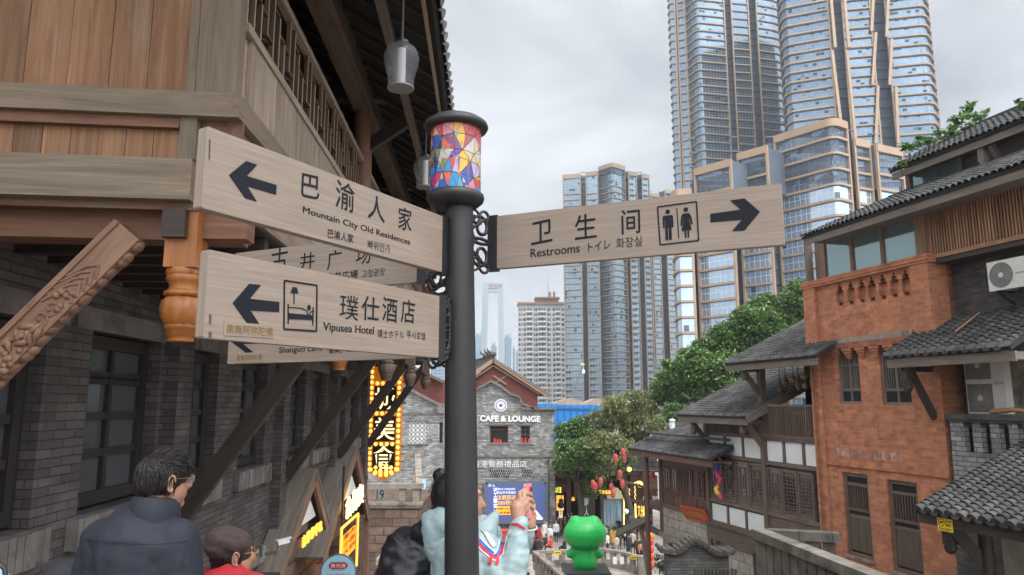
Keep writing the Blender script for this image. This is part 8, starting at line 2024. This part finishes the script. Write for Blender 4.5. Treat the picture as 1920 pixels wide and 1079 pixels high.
skin('coat', [('c', sL, sR, .075, .075, 0), ('c', wb0 + UZ * (zsh - .0), wb0 + UZ * (zsh + .045) + bF * .01, .085, .066, 0), ('c', wb0 + UZ * (zsh - .1), wb0 + UZ * (zsh - .75), .17, .21, 0), ('c', sL, sL - bR * .05 - UZ * .3, .072, .062, 0), ('c', sL - bR * .05 - UZ * .3, sL - UZ * .5 + bF * .1, .06, .05, 0), ('c', sR, sR + bR * .05 - UZ * .3, .072, .062, 0), ('c', sR + bR * .05 - UZ * .3, sR - UZ * .5 + bF * .1, .06, .05, 0)], .012, red, wo_, 4, wrinkle(.007, 9, 4, .8))
for q in (sL - UZ * .56 + bF * .12, sR - UZ * .56 + bF * .12): skin('hand', [('c', q + UZ * .03, q - UZ * .02, .024, .026, 0)] + [('c', q - UZ * .03 + bF * (.016 * (i - 1.5)), q - UZ * (.075 + .01 * (i in (1, 2))) + bF * (.016 * (i - 1.5)), .008, .007, 0) for i in range(4)] + [('c', q + bF * .028, q - UZ * .04 + bF * .045, .009, .007, 0)], .005, skin_f, wo_, 2)
legs(wb0, bR, bF, zsh - .7, -2.35, cloth(BK), wo_)

# ---- person in a black padded jacket with a hair bun, behind the post
Yk = 3.3; c = P(851, 934, Yk); hR, hF = basis(R(-2)); Mh = Matrix((hR, hF, UZ)).transposed(); zsh = P(800, 1012, Yk).z; kb = V((c.x - .06, c.y - .02, 0))
pk = thing('person', 'person in a black padded jacket with a hair bun, mostly hidden by the post', 'person', (kb.x, kb.y, -2.2))
skin('body', head_prims(c, hR, hF, .96, .15) + [('c', kb + UZ * (zsh - .12), kb + UZ * (zsh - .5), .12, .12, 0)], .006, skin_f, pk, 5); ear(c, hR, hF, -1, pk); ear(c, hR, hF, 1, pk)
bun = P(826, 893, Yk)
skin('hair', [('e', c + UZ * .022 - hF * .018, (.083, .098, .096), Mh, 0), ('e', bun, (.036, .036, .034), None, 0), ('c', bun + V((.02, 0, -.01)), c + UZ * .06 - hF * .03, .03, .05, 0), ('c', c - UZ * .02 - hF * .07 - hR * .02, c - UZ * .12 - hF * .075 - hR * .015, .05, .032, 0)], .006, hair_m, pk, 3, wrinkle(.004, 30, 6))
m = MB(); hair_locks(m, c + UZ * .024 - hF * .016, hR, hF, (.085, .1, .098), 300, 14, .06, -.3, .3, .003, (-.1, 0, -1)); m.build('hair_strands', hair_b, pk)
blk = plain('black_nylon', (.013, .013, .016), .34, 0, .15, 14, .4, 55, bd=.004); bR, bF = basis(R(2))
sL, sR = kb - bR * .15 + UZ * (zsh - .05), kb + bR * .17 + UZ * (zsh - .06)
skin('jacket', [('c', sL, sR, .095, .095, 0), ('c', kb + UZ * (zsh - .02) , V((c.x - .01, c.y - .01, zsh + .07)), .11, .09, 0), ('c', kb - bR * .1 + UZ * (zsh - .14), kb - bR * .1 + UZ * (zsh - .68), .16, .17, 0), ('c', kb + bR * .1 + UZ * (zsh - .14), kb + bR * .1 + UZ * (zsh - .68), .16, .17, 0), ('e', V((c.x - .05, c.y - .08, zsh + .05)), (.12, .07, .075), None, 0), ('c', V((c.x - .07, c.y - .05, zsh + .11)), V((c.x + .05, c.y - .06, zsh + .10)), .045, .05, 0),
      ('c', sL, sL - bR * .07 - UZ * .3, .095, .088, 0), ('c', sL - bR * .07 - UZ * .3, sL - bR * .02 - UZ * .56 + bF * .1, .085, .065, 0), ('c', sR, sR + bR * .07 - UZ * .3, .095, .088, 0), ('c', sR + bR * .07 - UZ * .3, sR + bR * .02 - UZ * .56 + bF * .1, .085, .065, 0)], .012, blk, pk, 3, wrinkle(.016, 8, 7, 1.3))
legs(kb, bR, bF, zsh - .7, -2.2, cloth(BK), pk)

# ---- person in a pale blue jacket raising a pink phone
Yp = 3.0
def q_(px, py, dy=0.): return P(px, py, Yp + dy)
c = q_(862, 938, .02); hR, hF = basis(R(72)); Mh = Matrix((hR, hF, UZ)).transposed()
pb_ = thing('person', 'person in a pale blue hooded jacket with striped sleeve, holding up a pink phone', 'person', (q_(868, 1000).x, Yp, -2.05))
tb_ = V((q_(872, 1000).x, Yp + .02, 0)); zsh = q_(872, 1010).z
bR, bF = basis(R(48)); Mb = Matrix((bR, bF, UZ)).transposed()
skin('body', head_prims(c, hR, hF, .93, .15) + [('c', tb_ + UZ * (zsh - .12), tb_ + UZ * (zsh - .5), .11, .11, 0)], .005, skin_f, pb_, 4)
skin('hair', [('e', c + UZ * .024 - hF * .022, (.078, .088, .090), Mh, 0), ('c', c - UZ * .03 - hF * .05, c - UZ * .1 - hF * .05, .05, .04, 0)], .006, hair_m, pb_, 3, wrinkle(.004, 30, 6))
pale = plain('pale_blue_nylon', (.25, .335, .345), .5, 0, .07, 10, .35, 45, bd=.005)
hood_c = q_(817, 1010, -.02)
cuff = q_(975, 984, -.10); elb = q_(950, 1104, -.12); shR = q_(905, 1034, -.06)
jb = [('c', q_(845, 1032, -.03), q_(905, 1034, .0), .085, .088, 0), ('c', tb_ + UZ * (zsh - .10), tb_ + UZ * (zsh - .68), .135, .15, 0), ('c', tb_ + UZ * (zsh - .02), V((c.x, c.y, zsh + .05)), .10, .085, 0), ('c', q_(870, 1050, -.05), q_(880, 1110, -.05), .12, .13, 0), ('c', q_(925, 1005, .06), q_(905, 990, .06), .04, .05, 0),
      ('c', shR, q_(935, 1078, -.10), .08, .076, 0), ('c', q_(935, 1078, -.10), elb, .076, .068, 0), ('c', elb, q_(966, 1040, -.11), .068, .054, 0), ('c', q_(966, 1040, -.11), q_(973, 990, -.10), .053, .035, 0), ('c', q_(974, 988, -.10), cuff, .035, .034, 0),
      ('c', q_(905, 1040, .25), q_(960, 1060, .2), .07, .06, 0), ('c', q_(960, 1060, .2), q_(985, 1000, .06), .055, .038, 0)]
jk = skin('jacket', jb, .009, pale, pb_, 3, wrinkle(.0065, 15, 9, 1.4))
skin('hood', [('e', hood_c, (.05, .075, .115), Matrix.Rotation(R(-12), 3, 'Y'), 0), ('e', hood_c + V((.035, 0, .055)), (.07, .08, .07), None, 0), ('c', q_(800, 972, -.02), q_(835, 968, -.02), .022, .028, 0), ('c', q_(930, 965, .05), q_(910, 1000, -.03), .014, .05, 0)], .008, pale, jk, 3, wrinkle(.005, 18, 11, 1.4))
# stripes sewn along the sleeve
tape_r, tape_b, tape_w = plain('red_tape', (.45, .015, .035), .6), plain('blue_tape', (.03, .10, .36), .6), plain('white_tape', (.60, .62, .60), .6)
s1 = [(896, 1014), (908, 1028), (922, 1040), (930, 1046), (938, 1036), (942, 1020), (946, 1004), (953, 990)]
for off, w_, mm, nm in ((-3.2, 6, tape_r, 'red_stripe'), (3.0, 5.5, tape_b, 'blue_stripe'), (-7, 1.8, tape_w, 'white_piping'), (6.6, 1.6, tape_w, 'white_piping')):
    ribbon(nm, s1, w_, mm, jk, jk, .004, 6, off)
ribbon('red_stripe', [(922, 1040), (918, 1060)], 6, tape_r, jk, jk, .005, 4, 0); ribbon('red_stripe', [(934, 1046), (931, 1060)], 6, tape_r, jk, jk, .005, 4, 0)
ribbon('cuff_stripe', [(957, 985), (970, 984), (984, 993)], 5, tape_r, jk, jk, .004, 5, 0)
ribbon('bag_strap', [(898, 985), (912, 1004), (926, 1026)], 8, plain('grey_strap', (.38, .41, .42), .6), jk, jk, .006, 6, 0)
# the raised hand with the phone
ph = [q_(983, 925, -.02), q_(1000, 922, .07), q_(1002, 966, .07), q_(985, 970, -.02)]
ctr = sum(ph, V()) / 4; pu = (ph[1] - ph[0]).normalized(); pv = (ph[0] - ph[3]); pv -= pu * pv.dot(pu); pv.normalize(); pn = pu.cross(pv); pn = pn if pn.y < 0 else -pn
phone = thing('phone', 'pink phone held up in portrait by the person in pale blue', 'phone', ctr)
pw_, phh = .068, .135
def rr_(w_, h_, r_): return [(sx * (w_ / 2 - r_) + r_ * math.cos(a), sy * (h_ / 2 - r_) + r_ * math.sin(a)) for sx, sy, a0 in ((1, 1, 0), (-1, 1, math.pi / 2), (-1, -1, math.pi), (1, -1, 1.5 * math.pi)) for a in [a0 + math.pi / 2 * k / 4 for k in range(5)]]
pcen = ctr + pv * .012
m = MB(); m.prism(rr_(pw_, phh, .012), pcen, pu, pv, pn, .011); m.build('case', plain('pink_case', (.62, .20, .22), .35, 0, .06, 40), phone)
m = MB(); m.prism(rr_(.03, .055, .008), pcen + pn * .004 + pu * .012 + pv * .032, pu, pv, pn, .004); cb = m.build('camera_block', plain('deep_pink', (.50, .12, .16), .3), phone)
for j in range(2): m = MB(); m.prism([(.009 * math.cos(a), .009 * math.sin(a)) for a in [2 * math.pi * k / 14 for k in range(14)]], pcen + pn * .006 + pu * .012 + pv * (.045 - .026 * j), pu, pv, pn, .003); m.build('camera_lens', mat['black'], cb)
wr = q_(972, 972, -.09); kn = q_(975, 944, -.075)
fing = []
tips = [((976, 938), (974, 926), (981, 921), (988, 919)), ((983, 936), (982, 926), (990, 926), (996, 929)), ((986, 944), (989, 937), (996, 938), (1000, 943)), ((987, 953), (991, 949), (996, 951), (999, 956))]
dz_ = [-.075, -.080, -.083, -.078]
for f_, z_ in zip(tips, dz_):
    ps = [q_(*p, z_ + .0 + .017 * i) for i, p in enumerate(f_)]
    for i in range(3): fing.append(('c', ps[i], ps[i + 1], (.0105, .0095, .0085)[i], (.0095, .0085, .0075)[i], 0))
th_ = [q_(968, 955, -.06), q_(965, 942, -.045), q_(972, 933, -.025), q_(979, 929, -.01)]
for i in range(3): fing.append(('c', th_[i], th_[i + 1], (.014, .0115, .0095)[i], (.0115, .0095, .008)[i], 0))
skin('hand', [('c', cuff, wr, .026, .026, 0), ('c', wr, q_(970, 953, -.08), .027, .030, 0), ('c', q_(969, 955, -.08), q_(977, 940, -.078), .026, .017, 0), ('c', q_(975, 957, -.08), q_(984, 946, -.08), .024, .016, 0), ('c', q_(977, 962, -.08), q_(986, 955, -.078), .022, .014, 0)] + fing, .0032, skin_f, pb_, 3)
lh = q_(992, 985, .05); skin('hand', [('c', lh, q_(994, 968, .06), .026, .028, 0)] + [('c', q_(994 + i * 2, 965 - i, .06), q_(1001, 962 - 5 * i, .04 + .01 * i), .009, .0075, 0) for i in range(4)] + [('c', q_(992, 968, .05), q_(988, 955, .03), .011, .008, 0)], .004, skin_f, pb_, 3)
m = MB(); m.tube([q_(991, 990, .05) + V((.034 * math.cos(a), .03 * math.sin(a), .008 * math.sin(a))) for a in [2 * math.pi * k / 16 for k in range(17)]], .004, 6, caps=False); m.build('bracelet', plain('jade_bangle', (.45, .50, .46), .2), pb_)
legs(tb_, bR, bF, zsh - .64, -2.05, cloth((.05, .05, .06)), pb_)

# ---- two more people cut by the lower edge
Yq = 3.3; c = P(120, 1108, Yq); hR, hF = basis(R(20))
p4 = thing('person', 'person in a dark peaked cap showing over the lower edge beside the navy jacket', 'person', (c.x, c.y, -2.45))
skin('body', head_prims(c, hR, hF, .96, .15) + [('c', c - UZ * .28, c - UZ * .7, .07, .09, 0)], .008, skin_f, p4, 4)
skin('cap', [('e', c + UZ * .05, (.09, .105, .085), None, 0), ('c', c + UZ * .04 + hF * .09, c + UZ * .03 + hF * .15, .03, .02, 0)], .008, plain('dark_cap', (.015, .016, .022), .8), p4, 3)
skin('jacket', [('c', c - UZ * .27 - hR * .16, c - UZ * .27 + hR * .16, .085, .085, 0), ('c', c - UZ * .3, c - UZ * .85, .17, .18, 0)] + [('c', c - UZ * .28 + hR * (.17 * s_), c - UZ * .75 + hR * (.21 * s_), .075, .055, 0) for s_ in (-1, 1)], .015, cloth(BK), p4, 3); legs(V((c.x, c.y, 0)), hR, hF, c.z - .85, -2.45, cloth(BK), p4)
m = MB(); m.bar(c + UZ * .055 + hF * .098 - hR * .02, c + UZ * .055 + hF * .098 + hR * .02, .008, .014); m.build('cap_badge', mat['gold_paint'], p4)
Yq = 1.9; c = P(-150, 1010, Yq); hR, hF = basis(R(0))
p5 = thing('person', 'person in a light blue jacket with dark collar, only a sliver at the frame edge', 'person', (c.x, c.y, -1.9))
skin('body', head_prims(c, hR, hF, .96, .15) + [('c', c - UZ * .28, c - UZ * .7, .07, .09, 0)], .01, skin_f, p5, 3)
skin('hair', [('e', c + UZ * .024 - hF * .02, (.083, .098, .096), None, 0)], .01, hair_m, p5, 2)
jk5 = skin('jacket', [('c', P(-200, 1115, Yq), P(-60, 1108, Yq), .08, .08, 0), ('c', P(-60, 1108, Yq), P(-42, 1122, Yq), .08, .08, 0), ('c', c - UZ * .3, c - UZ * .85, .16, .17, 0), ('c', P(-42, 1122, Yq), P(-32, 1300, Yq), .08, .06, 0)], .012, plain('light_blue_cloth', (.28, .40, .56), .7, 0, .1, 12, .3, 50), p5, 3)
m = MB(); m.tube([P(-60, 1040, Yq - .05), P(-20, 1045, Yq - .06), P(8, 1066, Yq - .06), P(14, 1100, Yq - .05)], .006, 6); m.build('piping', mat['black'], jk5)
legs(V((c.x, c.y, 0)), hR, hF, c.z - .85, -1.9, cloth(BK), p5)
# ================================================================ the damp air
hz_m = bpy.data.materials.new('damp_air'); hz_m.use_nodes = True; nn_ = hz_m.node_tree.nodes; nn_.remove(nn_['Principled BSDF'])
pv_ = nn_.new('ShaderNodeVolumePrincipled'); pv_.inputs['Color'].default_value = (.86, .92, 1.0, 1); pv_.inputs['Density'].default_value = .00032; pv_.inputs['Anisotropy'].default_value = .25
hz_m.node_tree.links.new(pv_.outputs[0], nn_['Material Output'].inputs['Volume'])
m = MB(); m.box(-1700, 1700, -220, 1720, -32, 215); kind(m.build('haze', hz_m), 'stuff')
